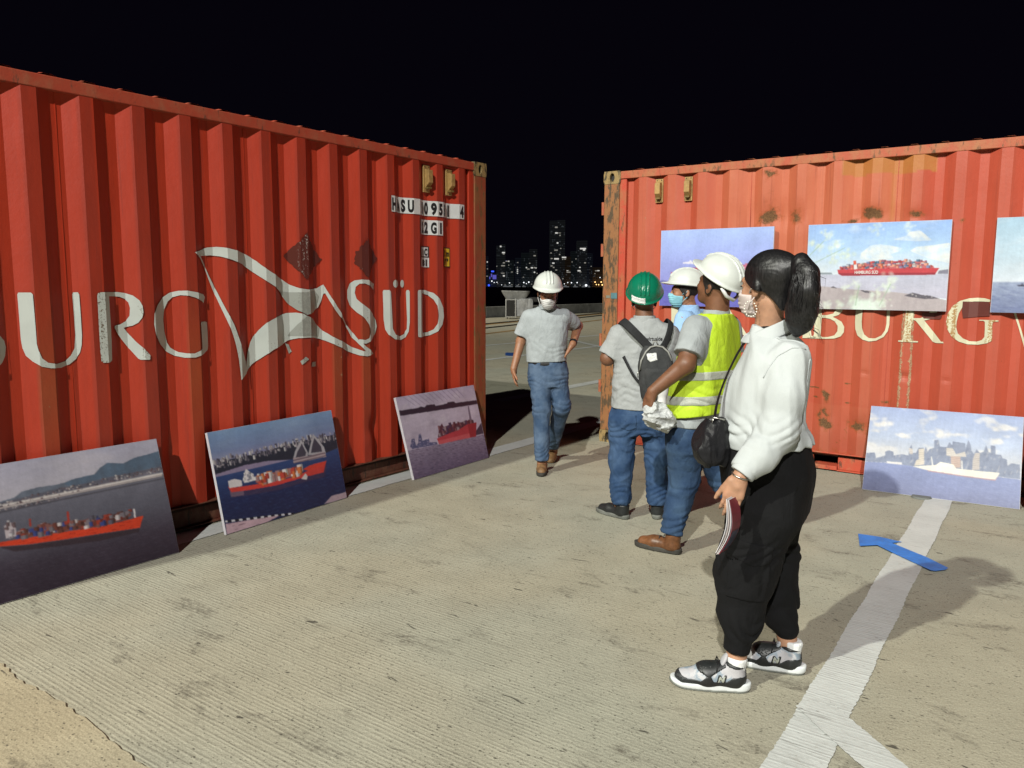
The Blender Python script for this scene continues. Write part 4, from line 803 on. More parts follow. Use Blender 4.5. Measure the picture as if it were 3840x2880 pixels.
def paint_p1():
    p = Print(220, 150, 1); q = PX['p1']
    p.grad([(0, (168, 166, 186)), (.30, (176, 172, 184))]); p.put(np.clip(p.n(2.2, 2, 1, 2.4) * .7, 0, 1), (205, 196, 200), .5)
    p.poly(q['hill'], (104, 112, 128)); p.poly(q['hill2'], (88, 106, 128)); p.put(p.poly(q['hill']) * np.clip(.4 + p.n(9, 3), 0, 1), (78, 84, 98), .5)
    sh = p.poly(q['shore']); water = p.v > 2; 
    # water fills everything under the shoreline
    lo = [(-.5, q['shore'][-1][1])] + [q['shore'][i] for i in range(len(q['shore']) - 1, 7, -1)] + [(1.5, q['shore'][8][1]), (1.5, 1.5), (-.5, 1.5)]
    wm = p.poly(lo); p.grad([(.25, (112, 112, 126)), (.55, (88, 87, 100)), (.78, (58, 50, 62)), (1, (44, 35, 46))], wm)
    p.put(wm * np.clip(p.n(14, 4, 1, 5) * .5, 0, 1), (128, 124, 138), .35)
    p.put(sh, (92, 88, 100), .8); p.boxes(q['shore'], [(205, 198, 196), (165, 155, 160), (110, 90, 95), (80, 78, 88)], 260, .006, .016, .004, .012)
    p.poly(q['refl'], (52, 40, 46), .8); p.poly(q['hull'], (205, 62, 38)); p.put(p.poly(q['hull']) & (p.n(20, 6, 1, 3) > .5), (165, 44, 30))
    p.poly(q['deck'], (118, 66, 58)); p.boxes(q['deck'], [(112, 62, 54), (128, 84, 80), (92, 86, 100), (205, 196, 198), (60, 70, 130), (150, 60, 48), (98, 60, 54), (120, 110, 118)], 120, .022, .045, .016, .034)
    p.poly(q['house'], (196, 184, 190)); p.boxes(q['house'], [(150, 140, 150), (210, 205, 210), (110, 90, 95)], 16, .012, .03, .008, .02)
    for k in ('crane', 'crane2'): p.poly(q[k], (170, 52, 40))
    p.poly(q['mast'], (215, 208, 212)); return p.result()
def paint_p2():
    p = Print(200, 136, 2); q = PX['p2']
    p.grad([(0, (116, 146, 186)), (.2, (112, 128, 168)), (.36, (140, 126, 156))]); p.put(np.clip(p.n(2, 2, 1, 3), 0, 1), (150, 166, 190), .35)
    wm = (p.v > .44) ; p.grad([(.4, (46, 70, 122)), (.7, (26, 36, 76)), (1, (24, 32, 66))], wm); p.put(wm * np.clip(p.n(13, 4, 1, 3.2) * .7, 0, 1), (64, 92, 140), .5)
    p.poly(q['land'], (34, 38, 52)); top = [(a, b - .035) for a, b in q['land'][:6]] + [(a, b + .055) for a, b in q['land'][5::-1]]
    p.boxes(top, [(190, 184, 190), (150, 142, 152), (210, 206, 208), (96, 92, 108), (70, 66, 82)], 210, .014, .05, .006, .018)
    for k in ('peak1', 'peak2'): p.poly(q[k], (168, 164, 172))
    for k in ('p1i', 'p2i'): p.poly(q[k], (62, 58, 72))
    p.poly(q['podium'], (168, 150, 156)); p.put(p.poly(q['podium']) & (np.sin(p.v * 210) > .3), (110, 92, 104))
    p.put(p.poly([(a, b + .05) for a, b in q['hull']]), (70, 48, 72), .6); p.put(p.poly([(a, b + .09) for a, b in q['stern']]), (150, 120, 130), .5)
    p.poly(q['hull'], (196, 58, 52)); p.poly(q['bow'], (204, 60, 48)); p.poly(q['deck'], (150, 90, 84))
    p.boxes(q['deck'], [(206, 110, 58), (222, 214, 214), (190, 66, 54), (214, 120, 66), (230, 226, 226), (160, 120, 120)], 60, .035, .07, .02, .05)
    p.poly(q['stern'], (214, 206, 210)); p.put(p.poly(q['stern']) & (p.u > .21), (196, 108, 66)); p.poly(q['house'], (222, 216, 220)); p.boxes(q['house'], [(150, 150, 165), (235, 230, 232)], 14, .012, .03, .006, .02)
    p.poly(q['tug'], (206, 196, 196)); r = p.poly(q['rope']); p.put(r, np.array((24, 24, 34))); p.put(r & (np.sin(p.u * 120) > .1), (216, 214, 220))
    p.poly(q['dock'], (196, 164, 176)); p.put(p.poly(q['dock']) & (p.n(9, 8, .6, 5) > .6), (110, 84, 98)); p.poly(q['dock2'], (176, 152, 164)); return p.result()
def paint_p3():
    p = Print(180, 126, 3); q = PX['p3']
    p.grad([(0, (176, 164, 190)), (.2, (188, 176, 196)), (.6, (184, 170, 192))]); p.put(np.clip(p.n(3, 2, 1, 2), 0, 1), (150, 140, 160), .5); p.put(np.clip(p.n(5, 3, 1, 2), 0, 1), (210, 200, 212), .5)
    for k in range(12):
        x0 = .08 + k * .06; m = np.abs(p.u - (x0 + (p.v - .0) * (.9 - .02 * k))) < .0035; p.put(m & (p.v < .14), (120, 108, 136), .75)
    p.poly(q['water'], (112, 100, 126)); wm = p.poly(q['water']); p.grad([(.55, (150, 138, 160)), (1, (98, 84, 112))], wm); p.put(wm * np.clip(p.n(12, 4, 1, 4), 0, 1), (64, 54, 82), .75); p.put(wm * np.clip(-p.n(15, 5, 1, 4) - .2, 0, 1), (176, 164, 186), .6)
    p.poly(q['bridge'], (40, 30, 46)); p.poly(q['cranes'], (78, 80, 116)); p.put(p.poly(q['cranes']) & (p.n(30, 6) > .3), (150, 140, 168))
    p.poly(q['deck'], (80, 42, 58)); p.boxes(q['deck'], [(96, 44, 58), (70, 50, 80), (130, 84, 92), (60, 34, 48), (150, 130, 140)], 46, .03, .06, .015, .035)
    p.poly(q['hull'], (176, 56, 66)); h = p.poly(q['hull']); p.put(h & (p.u > .80), (150, 40, 50)); p.put(h & (p.v > .62) & (p.u < .8), (196, 84, 92)); p.poly(q['mast'], (110, 96, 116)); p.poly(q['shore'], (60, 48, 66)); return p.result()
def paint_p4():
    p = Print(220, 150, 4); q = PX['p4']
    p.grad([(0, (142, 158, 200)), (.35, (170, 182, 208)), (.6, (205, 204, 206))])
    p.put(np.clip((p.n(2.6, 12, 1, 2.6) - .15) * 2.2, 0, 1) * np.clip(1.15 - 2.2 * np.abs(p.v - .26), 0, 1), (232, 224, 214), .85)
    p.poly(q['sky'], (118, 126, 150)); s = p.poly(q['sky']); p.put(s * np.clip(p.n(14, 3), 0, 1), (88, 96, 122), .7); p.put(s & (p.n(26, 9, 1, .4) > .55), (160, 160, 170), .6)
    for k, c in (('tan1', (214, 200, 182)), ('tan2', (206, 196, 186)), ('tan3', (190, 160, 146)), ('tan4', (196, 184, 176)), ('tan5', (206, 194, 186))):
        p.poly(q[k], c); p.put(p.poly(q[k]) & (np.sin(p.v * 300) > .3), np.array(c) * .86)
    wm = p.poly(q['water']); p.grad([(.6, (116, 128, 176)), (.85, (108, 116, 160)), (1, (94, 98, 136))], wm); p.put(wm * np.clip(p.n(16, 5, 1, 4) * .7, 0, 1), (150, 158, 196), .5)
    p.poly(q['ship2'], (216, 210, 206)); p.poly(q['ship'], (232, 224, 208)); p.put(p.poly([(a, b + .012) for a, b in q['ship'][-4:]] + q['ship'][-3:][::-1]), (190, 120, 104), .6)
    for k in ('masts', 'masts2'): p.poly(q[k], (226, 220, 210))
    p.put(None, (178, 186, 204), .22); return p.result(.95)
def paint_h1():
    p = Print(170, 112, 5); q = PX['h1']
    p.grad([(0, (164, 186, 240)), (.35, (158, 172, 234)), (.63, (146, 150, 218))]); p.poly(q['sea'], (104, 104, 190)); p.put(p.poly(q['sea']) * np.clip(p.n(12, 4, 1, 5), 0, 1), (78, 78, 160), .6)
    p.poly(q['isl'], (110, 112, 170)); p.poly(q['red'], (206, 62, 92)); p.boxes(q['red'], [(214, 70, 96), (190, 50, 80), (200, 120, 150), (150, 90, 150)], 70, .04, .08, .02, .05); p.poly(q['bridge'], (226, 224, 240)); return p.result()
def paint_h2():
    p = Print(240, 156, 6); q = PX['h2']
    p.grad([(0, (146, 178, 232)), (.3, (172, 202, 238)), (.55, (214, 224, 232))]); p.put(np.clip((p.n(2.2, 3, 1, 2.6) - .2) * 1.4, 0, 1), (196, 214, 240), .6)
    for k in ('cl1', 'cl2', 'cl3'):
        m = p.poly(q[k]) | p.poly([(a + .01, b + .006) for a, b in q[k]]); p.put(m * np.clip(.75 + .5 * p.n(9, 4), 0, 1), (226, 228, 226), .85)
    p.poly(q['shoreL'], (140, 150, 160)); p.poly(q['shoreR'], (130, 128, 146)); wm = p.poly(q['water']); p.grad([(.5, (184, 188, 208)), (.8, (190, 188, 206))], wm); p.put(wm * np.clip(p.n(12, 6, 1, 6), 0, 1), (164, 168, 192), .5)
    p.poly(q['beach'], (176, 166, 170)); p.put(p.poly(q['beach']) * np.clip(p.n(11, 7), 0, 1), (160, 148, 154), .5)
    p.poly(q['deck'], (188, 100, 104)); p.boxes(q['deck'], [(206, 84, 74), (224, 128, 96), (196, 196, 202), (120, 130, 170), (176, 62, 72), (222, 150, 130), (150, 90, 110), (90, 120, 150)], 130, .016, .03, .014, .034)
    p.poly(q['hull'], (192, 66, 74)); h = p.poly(q['hull']); p.put(h & (p.v > .575), (150, 50, 62)); p.poly(q['house'], (226, 222, 222)); p.poly(q['funnel'], (210, 90, 70))
    for k in ('rocks', 'rocks2', 'rocks3'): p.poly(q[k], (92, 88, 98)); p.put(p.poly(q[k]) & (p.n(22, 8) > .3), (168, 164, 166))
    # out-of-focus white umbels and stems in front
    rs = np.random.RandomState(5)
    for (cu, cv, r, k) in [(.14, .13, .05, 20), (.22, .25, .05, 20), (.28, .36, .05, 18), (.2, .42, .06, 14), (.03, .22, .03, 8), (.09, .28, .03, 8), (.5, .05, .05, 12), (.72, .06, .05, 12), (.05, .74, .06, 18), (.08, .92, .05, 16), (.16, .95, .05, 16), (.30, .74, .03, 10), (.38, .70, .035, 12), (.27, .95, .04, 12), (.36, .88, .05, 16), (.60, .72, .06, 22), (.52, .82, .05, 18), (.58, .90, .05, 18), (.63, .66, .05, 16)]:
        for j in range(k):
            a, b, rr = cu + rs.randn() * r * .5, cv + rs.randn() * r * .7, rs.uniform(.008, .02)
            d = np.sqrt((p.u - a) ** 2 + ((p.v - b) * .66) ** 2); p.put(np.clip(1.3 - d / rr, 0, 1), [(222, 230, 222), (208, 220, 196), (204, 218, 208)][rs.randint(3)], .42)
    d = np.sqrt(((p.u - .45) / .13) ** 2 + ((p.v - .98) / .13) ** 2); p.put(np.clip((1.1 - d) * 2 + .4 * p.n(9, 9), 0, 1) * (d < 1.15), (216, 232, 222), .9)
    for (a, b, c2, d2) in ((0, .5, .28, .28), (.02, .36, .12, .2), (.38, .95, .40, .72), (.55, .95, .62, .7)):
        t = np.clip(((p.u - a) * (c2 - a) + (p.v - b) * (d2 - b)) / ((c2 - a) ** 2 + (d2 - b) ** 2), 0, 1); dd = np.hypot(p.u - a - t * (c2 - a), p.v - b - t * (d2 - b)); p.put(np.clip(1.5 - dd / .004, 0, 1), (150, 176, 150), .6)
    return p.result()
def paint_h3():
    p = Print(150, 100, 7); q = PX['h3']
    p.grad([(0, (160, 190, 214)), (.38, (186, 208, 226)), (.68, (206, 214, 226))]); p.put(np.clip(p.n(2, 3, 1, 3), 0, 1), (214, 222, 232), .5)
    m = p.poly(q['sea']); p.grad([(.66, (150, 162, 190)), (1, (112, 122, 160))], m); p.put(m * np.clip(p.n(8, 4, 1, 4), 0, 1), (84, 92, 134), .6); p.put(m * np.clip(-p.n(9, 5, 1, 4) - .1, 0, 1), (176, 186, 208), .5); p.poly(q['boat'], (52, 52, 72)); return p.result()
def paint_p5():
    p = Print(120, 80, 8); p.grad([(0, (150, 184, 190)), (.5, (120, 170, 168)), (1, (70, 140, 128))]); p.put(np.clip(p.n(6, 4, 1, 3), 0, 1), (96, 150, 150), .5); return p.result()

t = NT('photo_print'); t.fin(t.attr('ink', 'Color'), 0.38); M['print'] = t.m
t.p.inputs['Specular IOR Level'].default_value = 0.35
M['board'] = simple('foam_board', (0.72, 0.70, 0.73), 0.6, 0.05, 30, 0.05)
M['caster'] = simple('grey_rubber_stop', (0.16, 0.17, 0.16), 0.7)

def panel(corners, img, label, gain=1.0, thick=0.022):
    """corners TL TR BR BL as seen, in world space; the print lies on the front of a white board"""
    TLc, TRc, BRc, BLc = [np.array(c, float) for c in corners]
    base = (BLc + BRc) / 2; root = empty('photo_panel', tuple(base)); tag(root, label, 'picture', 'picture panels')
    nu, nv = img.shape[:2]
    nrm = np.cross(TRc - TLc, BLc - TLc); nrm /= np.linalg.norm(nrm)      # points away from the viewer or towards; fix below
    if np.dot(nrm, np.array([0, 0, 1.5267]) - base) < 0: nrm = -nrm
    A = [c - base for c in (TLc, TRc, BRc, BLc)]
    V = [tuple(a) for a in A] + [tuple(a - nrm * thick) for a in A]
    MB().add(V, [(0, 1, 2, 3), (7, 6, 5, 4), (0, 4, 5, 1), (1, 5, 6, 2), (2, 6, 7, 3), (3, 7, 4, 0)]).build('board', M['board'], root)
    e = .0015
    u = np.linspace(e, 1 - e, nu); v = np.linspace(e, 1 - e, nv); U, W = np.meshgrid(u, v, indexing='ij'); U = U.ravel()[:, None]; W = W.ravel()[:, None]
    Pv = (A[0] * (1 - U) + A[1] * U) * (1 - W) + (A[3] * (1 - U) + A[2] * U) * W + nrm * .0012
    I, J = np.meshgrid(np.arange(nu - 1), np.arange(nv - 1), indexing='ij'); b = (I * nv + J).ravel()
    o = mesh_np('print', Pv, np.stack([b, b + 1, b + nv + 1, b + nv], 1), M['print'], root)
    at = o.data.color_attributes.new('ink', 'FLOAT_COLOR', 'POINT')
    col = np.ones((nu * nv, 4), np.float32); col[:, :3] = np.clip(srgb(img.reshape(-1, 3)) * gain, 0, .86); at.data.foreach_set('color', col.ravel())
    return root
def WL(s, n, z): q = L0 + dL * s + nL * n; return (q[0], q[1], z)
def WR(s, n, z): q = R0 + dR * s + nR * n; return (q[0], q[1], z)
panel([WL(4.268, .05, .622), WL(3.238, .05, .622), WL(3.29, .322, .004), WL(4.32, .322, .004)], paint_p1(), 'picture of a red ship off a hilly coast, leftmost leaning panel')
panel([WL(2.907, .05, .608), WL(1.903, .05, .623), WL(1.916, .211, .004), WL(2.942, .261, .004)], paint_p2(), 'picture of a red ship and white peaked roofs, middle leaning panel on the left')
panel([WL(1.241, .05, .639), WL(.254, .05, .641), WL(.249, .219, .004), WL(1.245, .243, .004)], paint_p3(), 'picture of a red ship under a dark bridge, leaning beside the left container corner')
panel([WR(2.478, .05, .586), WR(3.498, .05, .598), WR(3.533, .406, .004), WR(2.528, .468, .004)], paint_p4(), 'picture of a white ship before a city skyline, leaning on the right container')
panel([WR(3.555, .05, .60), WR(4.58, .05, .60), WR(4.59, .39, .004), WR(3.565, .40, .004)], paint_p5(), 'teal edged picture leaning at the right frame edge, mostly cut off')
panel([WR(.62, .032, 2.02), WR(1.641, .032, 2.02), WR(1.641, .032, 1.343), WR(.62, .032, 1.343)], paint_h1(), 'blue picture hung behind the helmeted men on the right container')
hp = panel([WR(1.92, .032, 2.02), WR(2.95, .032, 2.02), WR(2.95, .032, 1.343), WR(1.92, .032, 1.343)], paint_h2(), 'hung picture of a long red ship passing a beach with white blossoms')
panel([WR(3.236, .032, 2.02), WR(4.266, .032, 2.02), WR(4.266, .032, 1.343), WR(3.236, .032, 1.343)], paint_h3(), 'pale seascape picture hung at the right frame edge, partly cut off')
# ship's name on the hung picture
cu = bpy.data.curves.new('ship_name', 'FONT'); cu.body = "HAMBURG SÜD"; cu.size = .034; cu.offset = .0006
ob = bpy.data.objects.new('ship_name', cu); me = ob.to_mesh().copy(); bpy.data.objects.remove(ob); bpy.data.curves.remove(cu)
xs = [v.co.x for v in me.vertices]; kx = .172 / (max(xs) - min(xs))
bl = np.array(WR(1.92 + .36 * 1.03, .0345, 2.02 - .583 * .677)); b0 = np.array(hp.location)
for v in me.vertices:
    q = bl + np.array([dR[0], dR[1], 0]) * (v.co.x * kx) + np.array([0, 0, v.co.y]) - b0; v.co = q
me.name = 'ship_name'; me.materials.append(M['stick']); o = bpy.data.objects.new('ship_name', me); COL.objects.link(o); o.parent = hp
# two rubber stops under the leaning panel on the right
q = WR(2.93, .455, 0); tag(MB().tube([(q[0], q[1], 0.001), (q[0], q[1], .014)], [.07, .062], 20).build('rubber_stop', M['caster']), 'dark round rubber stop under the white ship picture', 'stop')
# ================================================================ SMOOTH SOLIDS (signed-distance shapes meshed by surface nets)
def A3(*v): return np.array(v, dtype=np.float32)
def unit(v): v = np.asarray(v, float); return v / np.linalg.norm(v)
def frame(f, up=(0, 0, 1)):
    """rows: left, forward, up"""
    f = unit(f); l = unit(np.cross(up, f)); u = np.cross(f, l); return np.array([l, f, u], dtype=np.float32)
def smin(a, b, k):
    h = np.clip(.5 + .5 * (b - a) / k, 0, 1); return b + (a - b) * h - k * h * (1 - h)
class Sdf:
    def __init__(s): s.ops = []
    def _u(s, fn, lo, hi, k): s.ops.append(('u', fn, np.asarray(lo, np.float32) - .06 - k, np.asarray(hi, np.float32) + .06 + k, k)); return s
    def cone(s, a, b, ra, rb, k=.02):
        a = A3(*a); b = A3(*b); d = b - a; L = float(d @ d) + 1e-9
        def fn(P):
            t = np.clip(((P - a) @ d) / L, 0, 1); q = P - a - t[:, None] * d
            return np.sqrt((q * q).sum(1)) - (ra + (rb - ra) * t)
        r = max(ra, rb); return s._u(fn, np.minimum(a, b) - r, np.maximum(a, b) + r, k)
    def chain(s, pts, rr, k=.02):
        for i in range(len(pts) - 1): s.cone(pts[i], pts[i + 1], rr[i], rr[i + 1], k)
        return s
    def ell(s, c, r, R=None, k=.02):
        c = A3(*c); r = A3(*r)
        def fn(P):
            q = P - c
            if R is not None: q = q @ R.T
            a = q / r; k0 = np.sqrt((a * a).sum(1)) + 1e-9; b = a / r; return k0 * (k0 - 1) / (np.sqrt((b * b).sum(1)) + 1e-9)
        m = float(max(r)); return s._u(fn, c - m, c + m, k)
    def loft(s, secs, l, f, p=2.3, k=.02):
        secs = sorted(secs); zs = [x[0] for x in secs]; l = A3(*l)[:2]; f = A3(*f)[:2]
        zz = np.linspace(zs[0], zs[-1], 60); tb = []
        for j in range(1, 5):
            v = np.interp(zz, zs, [x[j] for x in secs]); v = np.convolve(np.pad(v, 4, mode='edge'), np.hanning(11)[1:-1] / np.hanning(11)[1:-1].sum(), 'valid'); tb.append(v)
        def fn(P):
            z = P[:, 2]; cx, cy, rx, ry = [np.interp(z, zz, v) for v in tb]
            qx, qy = P[:, 0] - cx, P[:, 1] - cy
            e = ((np.abs((qx * l[0] + qy * l[1]) / rx)) ** p + (np.abs((qx * f[0] + qy * f[1]) / ry)) ** p) ** (1 / p)
            d = (e - 1) * np.minimum(rx, ry); dz = np.maximum(np.maximum(zs[0] - z, z - zs[-1]), -.2)
            return np.where(dz > 0, np.sqrt(np.maximum(d, 0) ** 2 + dz ** 2), np.maximum(d, dz)).astype(np.float32)
        cx = [x[1] for x in secs]; cy = [x[2] for x in secs]; m = max(max(x[3], x[4]) for x in secs)
        return s._u(fn, (min(cx) - m, min(cy) - m, zs[0]), (max(cx) + m, max(cy) + m, zs[-1]), k)
    def sub(s, fn, k=.01): s.ops.append(('s', fn, None, None, k)); return s
    def isect(s, fn, k=.004): s.ops.append(('i', fn, None, None, k)); return s
    def cut(s, p, n, k=.004):
        p = A3(*p); n = A3(*unit(n)); return s.isect(lambda P: (P - p) @ n, k)
    def join(s, o, lo, hi, k=.02): return s._u(o, lo, hi, k)
    def sleeve(s, pts, rr, endn, k=.04):
        """a sleeve cut square at its end, blended into the garment"""
        q = Sdf().chain(pts, rr, .03).cut(pts[-1], endn); P = np.array(pts); m = max(rr); return s._u(q, P.min(0) - m, P.max(0) + m, k)
    def disp(s, fn): s.ops.append(('d', fn, None, None, 0)); return s
    def __call__(s, P):
        P = np.ascontiguousarray(P, dtype=np.float32); d = np.full(len(P), 1.0, np.float32)
        for t, fn, lo, hi, k in s.ops:
            if t == 'u':
                m = np.nonzero(((P > lo) & (P < hi)).all(1))[0]
                if len(m): d[m] = smin(d[m], fn(P[m]), k)
            elif t == 's': d = -smin(-d, fn(P), k)
            elif t == 'i': d = -smin(-d, -fn(P), k)
            else:
                m = np.nonzero(np.abs(d) < .06)[0]
                if len(m): d[m] += fn(P[m])
        return d

def xf(fn, c, R, sc=1.0):
    """place a shape defined in a local (left, forward, up) frame"""
    c = A3(*c); R = np.asarray(R, np.float32)
    return lambda P: fn(((P - c) @ R.T) / sc) * sc

def nets(fn, lo, hi, h, cf=3):
    lo = np.asarray(lo, np.float32); hi = np.asarray(hi, np.float32); n = np.ceil((hi - lo) / (h * cf)).astype(int) + 1
    ax = [lo[i] + (np.arange(n[i]) * cf + (cf - 1) / 2) * h for i in range(3)]
    G = np.stack(np.meshgrid(*ax, indexing='ij'), -1).reshape(-1, 3)
    Fc = fn(G).reshape(n); F = Fc.repeat(cf, 0).repeat(cf, 1).repeat(cf, 2).astype(np.float32)
    I = np.nonzero(np.abs(F) < 1.75 * cf * h); P = np.stack(I, 1) * np.float32(h) + lo
    F[I] = fn(P)
    s = F < 0; c = np.zeros(tuple(np.array(F.shape) - 1), np.uint8)
    S8 = [(a, b, d) for a in (0, 1) for b in (0, 1) for d in (0, 1)]
    sh = c.shape
    for a, b, d in S8: c += s[a:a + sh[0], b:b + sh[1], d:d + sh[2]]
    Ix = np.nonzero((c > 0) & (c < 8)); m = len(Ix[0]); ids = np.full(sh, -1, np.int32); ids[Ix] = np.arange(m)
    val = {o: F[Ix[0] + o[0], Ix[1] + o[1], Ix[2] + o[2]] for o in S8}
    acc = np.zeros((m, 3), np.float32); cnt = np.zeros(m, np.float32)
    for a in S8:
        for k in range(3):
            if a[k] == 0:
                b = tuple(1 if i == k else a[i] for i in range(3)); fa, fb = val[a], val[b]; cr = (fa < 0) != (fb < 0)
                t = np.where(cr, fa / np.where(cr, fa - fb, 1), 0)
                pt = np.tile(np.array(a, np.float32), (m, 1)); pt[:, k] += t
                acc += pt * cr[:, None]; cnt += cr
    V = (np.stack(Ix, 1) + acc / np.maximum(cnt, 1)[:, None]) * h + lo
    Q = []
    for k in range(3):
        a, b = [(1, 2), (2, 0), (0, 1)][k]
        sl0 = [slice(1, -1)] * 3; sl1 = [slice(1, -1)] * 3; sl0[k] = slice(0, -1); sl1[k] = slice(1, None)
        e0, e1 = s[tuple(sl0)], s[tuple(sl1)]; W = np.nonzero(e0 != e1); pos = e0[W]
        base = [W[0] + (1 if k != 0 else 0), W[1] + (1 if k != 1 else 0), W[2] + (1 if k != 2 else 0)]
        def cid(da, db):
            q = [x.copy() for x in base]; q[a] -= da; q[b] -= db
            return ids[q[0], q[1], q[2]]
        q = np.stack([cid(1, 1), cid(0, 1), cid(0, 0), cid(1, 0)], 1); q[~pos] = q[~pos][:, ::-1]; Q.append(q)
    Q = np.concatenate(Q); Q = Q[(Q >= 0).all(1)]
    return V, Q

def solid(name, fn, lo, hi, h, mat, parent, org=(0, 0, 0), cf=3):
    V, Q = nets(fn, lo, hi, h, cf)
    return mesh_np(name, V - np.asarray(org, np.float32), Q, mat, parent, True)

def wrinkle(amp, freq, seed, aniso=(1, 1, 1)):
    an = A3(*aniso)
    def fn(P):
        n = vnoise(P * an, freq, seed, 2); return (amp * (np.abs(n) * 1.6 - .7)).astype(np.float32)
    return fn
def folds(amp, pitch, zc, zw, seed, tilt=.5):
    """ring folds of loose cloth bunching around height zc"""
    def fn(P):
        ph = P[:, 2] / pitch + tilt * (np.sin(P[:, 0] * 19 + seed) + np.sin(P[:, 1] * 17 + seed * 2)) + .8 * vnoise(P, 4.0, seed, 1)
        return (amp * (1 - np.abs(np.sin(3.14 * ph)) * 1.7) * np.exp(-((P[:, 2] - zc) / zw) ** 2)).astype(np.float32)
    return fn

# ---------------------------------------------------------------- anatomy
def head_shape(female=False):
    s = Sdf()
    s.ell((0, -.012, .038), (.074, .094, .084), k=.02)
    s.ell((0, .030, -.028), (.060, .062, .082), k=.03)
    s.ell((0, .058, -.088), (.030, .030, .026), k=.03)
    s.ell((0, .078, .020), (.050, .020, .016), k=.02)
    s.ell((.030, .066, -.030), (.024, .020, .022), k=.02); s.ell((-.030, .066, -.030), (.024, .020, .022), k=.02)
    s.cone((0, .090, .006), (0, .106, -.030), .008, .0135, .012)
    s.cone((-.009, .098, -.034), (.009, .098, -.034), .008, .008, .008)
    s.ell((0, .088, -.060), (.022, .010, .007), k=.008); s.ell((0, .086, -.071), (.018, .010, .007), k=.006)
    for sg in (-1, 1):
        e = Sdf().ell((sg * .031, .098, .000), (.018, .014, .011)); s.sub(e, .012)
        s.ell((sg * .031, .0835, -.001), (.0125, .0085, .0085), k=.003)
        s.ell((sg * .074, -.008, -.014), (.009, .021, .031), np.array([[1, sg * .25, 0], [-sg * .25, 1, .2], [0, -.2, 1]], np.float32), k=.006)
        cav = Sdf().ell((sg * .083, -.004, -.012), (.006, .009, .016)); s.sub(cav, .005)
    return s
def hand(s, w, d, n, t, size=1.0, curl=.35, spread=.10, thumb=.5, fcurl=None, r0=.0088):
    """palm, four fingers of unequal length and a thumb; w wrist, d finger direction, n palm normal, t thumb side"""
    w = np.array(w, float); d, n, t = unit(d), unit(n), unit(t)
    s.cone(w, w + d * .03 * size, .024 * size, .026 * size, .012)
    for i, o in enumerate((.026, .009, -.009, -.025)):
        b = w + (d * (.082 - .006 * abs(i - 1)) + t * o) * size
        s.cone(w + d * .02 * size + t * o * .7 * size, b, .0155 * size, .0125 * size, .010)
        L = (.066, .076, .071, .056)[i] * size; dd = unit(d + t * spread * (1.5 - i) * .5); c = curl if fcurl is None else fcurl[i]
        p = b
        for j, fr in enumerate((.46, .30, .24)):
            a = c * (j + .55) * .62; v = unit(dd * math.cos(a) + n * math.sin(a)); q = p + v * L * fr
            s.cone(p, q, (r0 - j * .0009) * size, (r0 - (j + 1) * .0009) * size, .004); p = q
    b = w + (d * .022 + t * .026) * size; v = unit(d * (1 - thumb * .5) + t * thumb + n * .25)
    q = b + v * .040 * size; s.cone(b, q, .0145 * size, .0115 * size, .010)
    v2 = unit(v + d * .35 + n * .3); q2 = q + v2 * .030 * size; s.cone(q, q2, .0112 * size, .0095 * size, .004)
    q3 = q2 + unit(v2 + d * .2) * .020 * size; s.cone(q2, q3, .0095 * size, .0075 * size, .004)
def helmet_shape():
    s = Sdf()
    s.ell((0, -.004, .040), (.113, .139, .116), k=.002)
    s.cut((0, 0, .030), (0, 0, -1), .004)
    brim = Sdf().ell((0, -.004, .030), (.124, .151, .016), k=.002); peak = Sdf().ell((0, .070, .028), (.098, .118, .012), k=.002)
    ins = Sdf().ell((0, -.004, .020), (.104, .130, .106), k=.002)
    s2 = Sdf()
    s2._u(s, (-.2, -.2, -.1), (.2, .25, .2), .004); s2._u(brim, (-.2, -.2, -.1), (.2, .25, .1), .010); s2._u(peak, (-.2, -.2, -.1), (.2, .3, .1), .010)
    for x in (-.026, 0, .026):                                           # pressed ridges over the crown
        def ridge(P, x=x):
            e = np.sqrt(((P[:, 1] + .004) / .141) ** 2 + ((P[:, 2] - .040) / .118) ** 2); dr = (e - 1) * .12
            return (np.sqrt(dr ** 2 + (P[:, 0] - x) ** 2) - (.0050 if x == 0 else .0030)).astype(np.float32)
        rg = Sdf()._u(ridge, (-.2, -.2, .05), (.2, .2, .3), .004).cut((0, 0, .085), (0, 0, -1))
        s2._u(rg, (-.1, -.2, .05), (.1, .2, .3), .006)
    return s2.sub(ins, .003)

M['helmW'] = simple('white_helmet_plastic', (0.60, 0.63, 0.60), 0.34, 0.06, 14, 0.05, 0.001)
M['helmG'] = simple('green_helmet_plastic', (0.004, 0.155, 0.085), 0.26, 0.08, 14, 0.05, 0.001)
M['maskW'] = simple('white_mask', (0.62, 0.62, 0.61), 0.8, 0.06, 60, 0.25, 0.002)
M['maskP'] = simple('pale_pink_mask', (0.60, 0.52, 0.50), 0.8, 0.06, 60, 0.25, 0.002)
M['maskB'] = simple('blue_mask', (0.25, 0.55, 0.66), 0.8, 0.08, 60, 0.25, 0.002)
def skin(name, col):
    t = NT(name); c = t.coord(); n = t.noise(c, 24, 3); n2 = t.noise(c, 190, 2)
    cc = t.mix(t.ramp(n, .3, .7), tuple(x * .84 for x in col), tuple(min(1, x * 1.1) for x in col))
    cc = t.mix(t.math('MULTIPLY', t.ramp(t.noise(c, 7, 2), .5, .7), .3), cc, (col[0], col[1] * .75, col[2] * .65))
    t.p.inputs['Subsurface Weight'].default_value = 0.08; t.p.inputs['Subsurface Radius'].default_value = (.008, .003, .0015)
    return t.fin(cc, t.math('MULTIPLY_ADD', n, .2, .40), t.bump(n2, .12, .001))
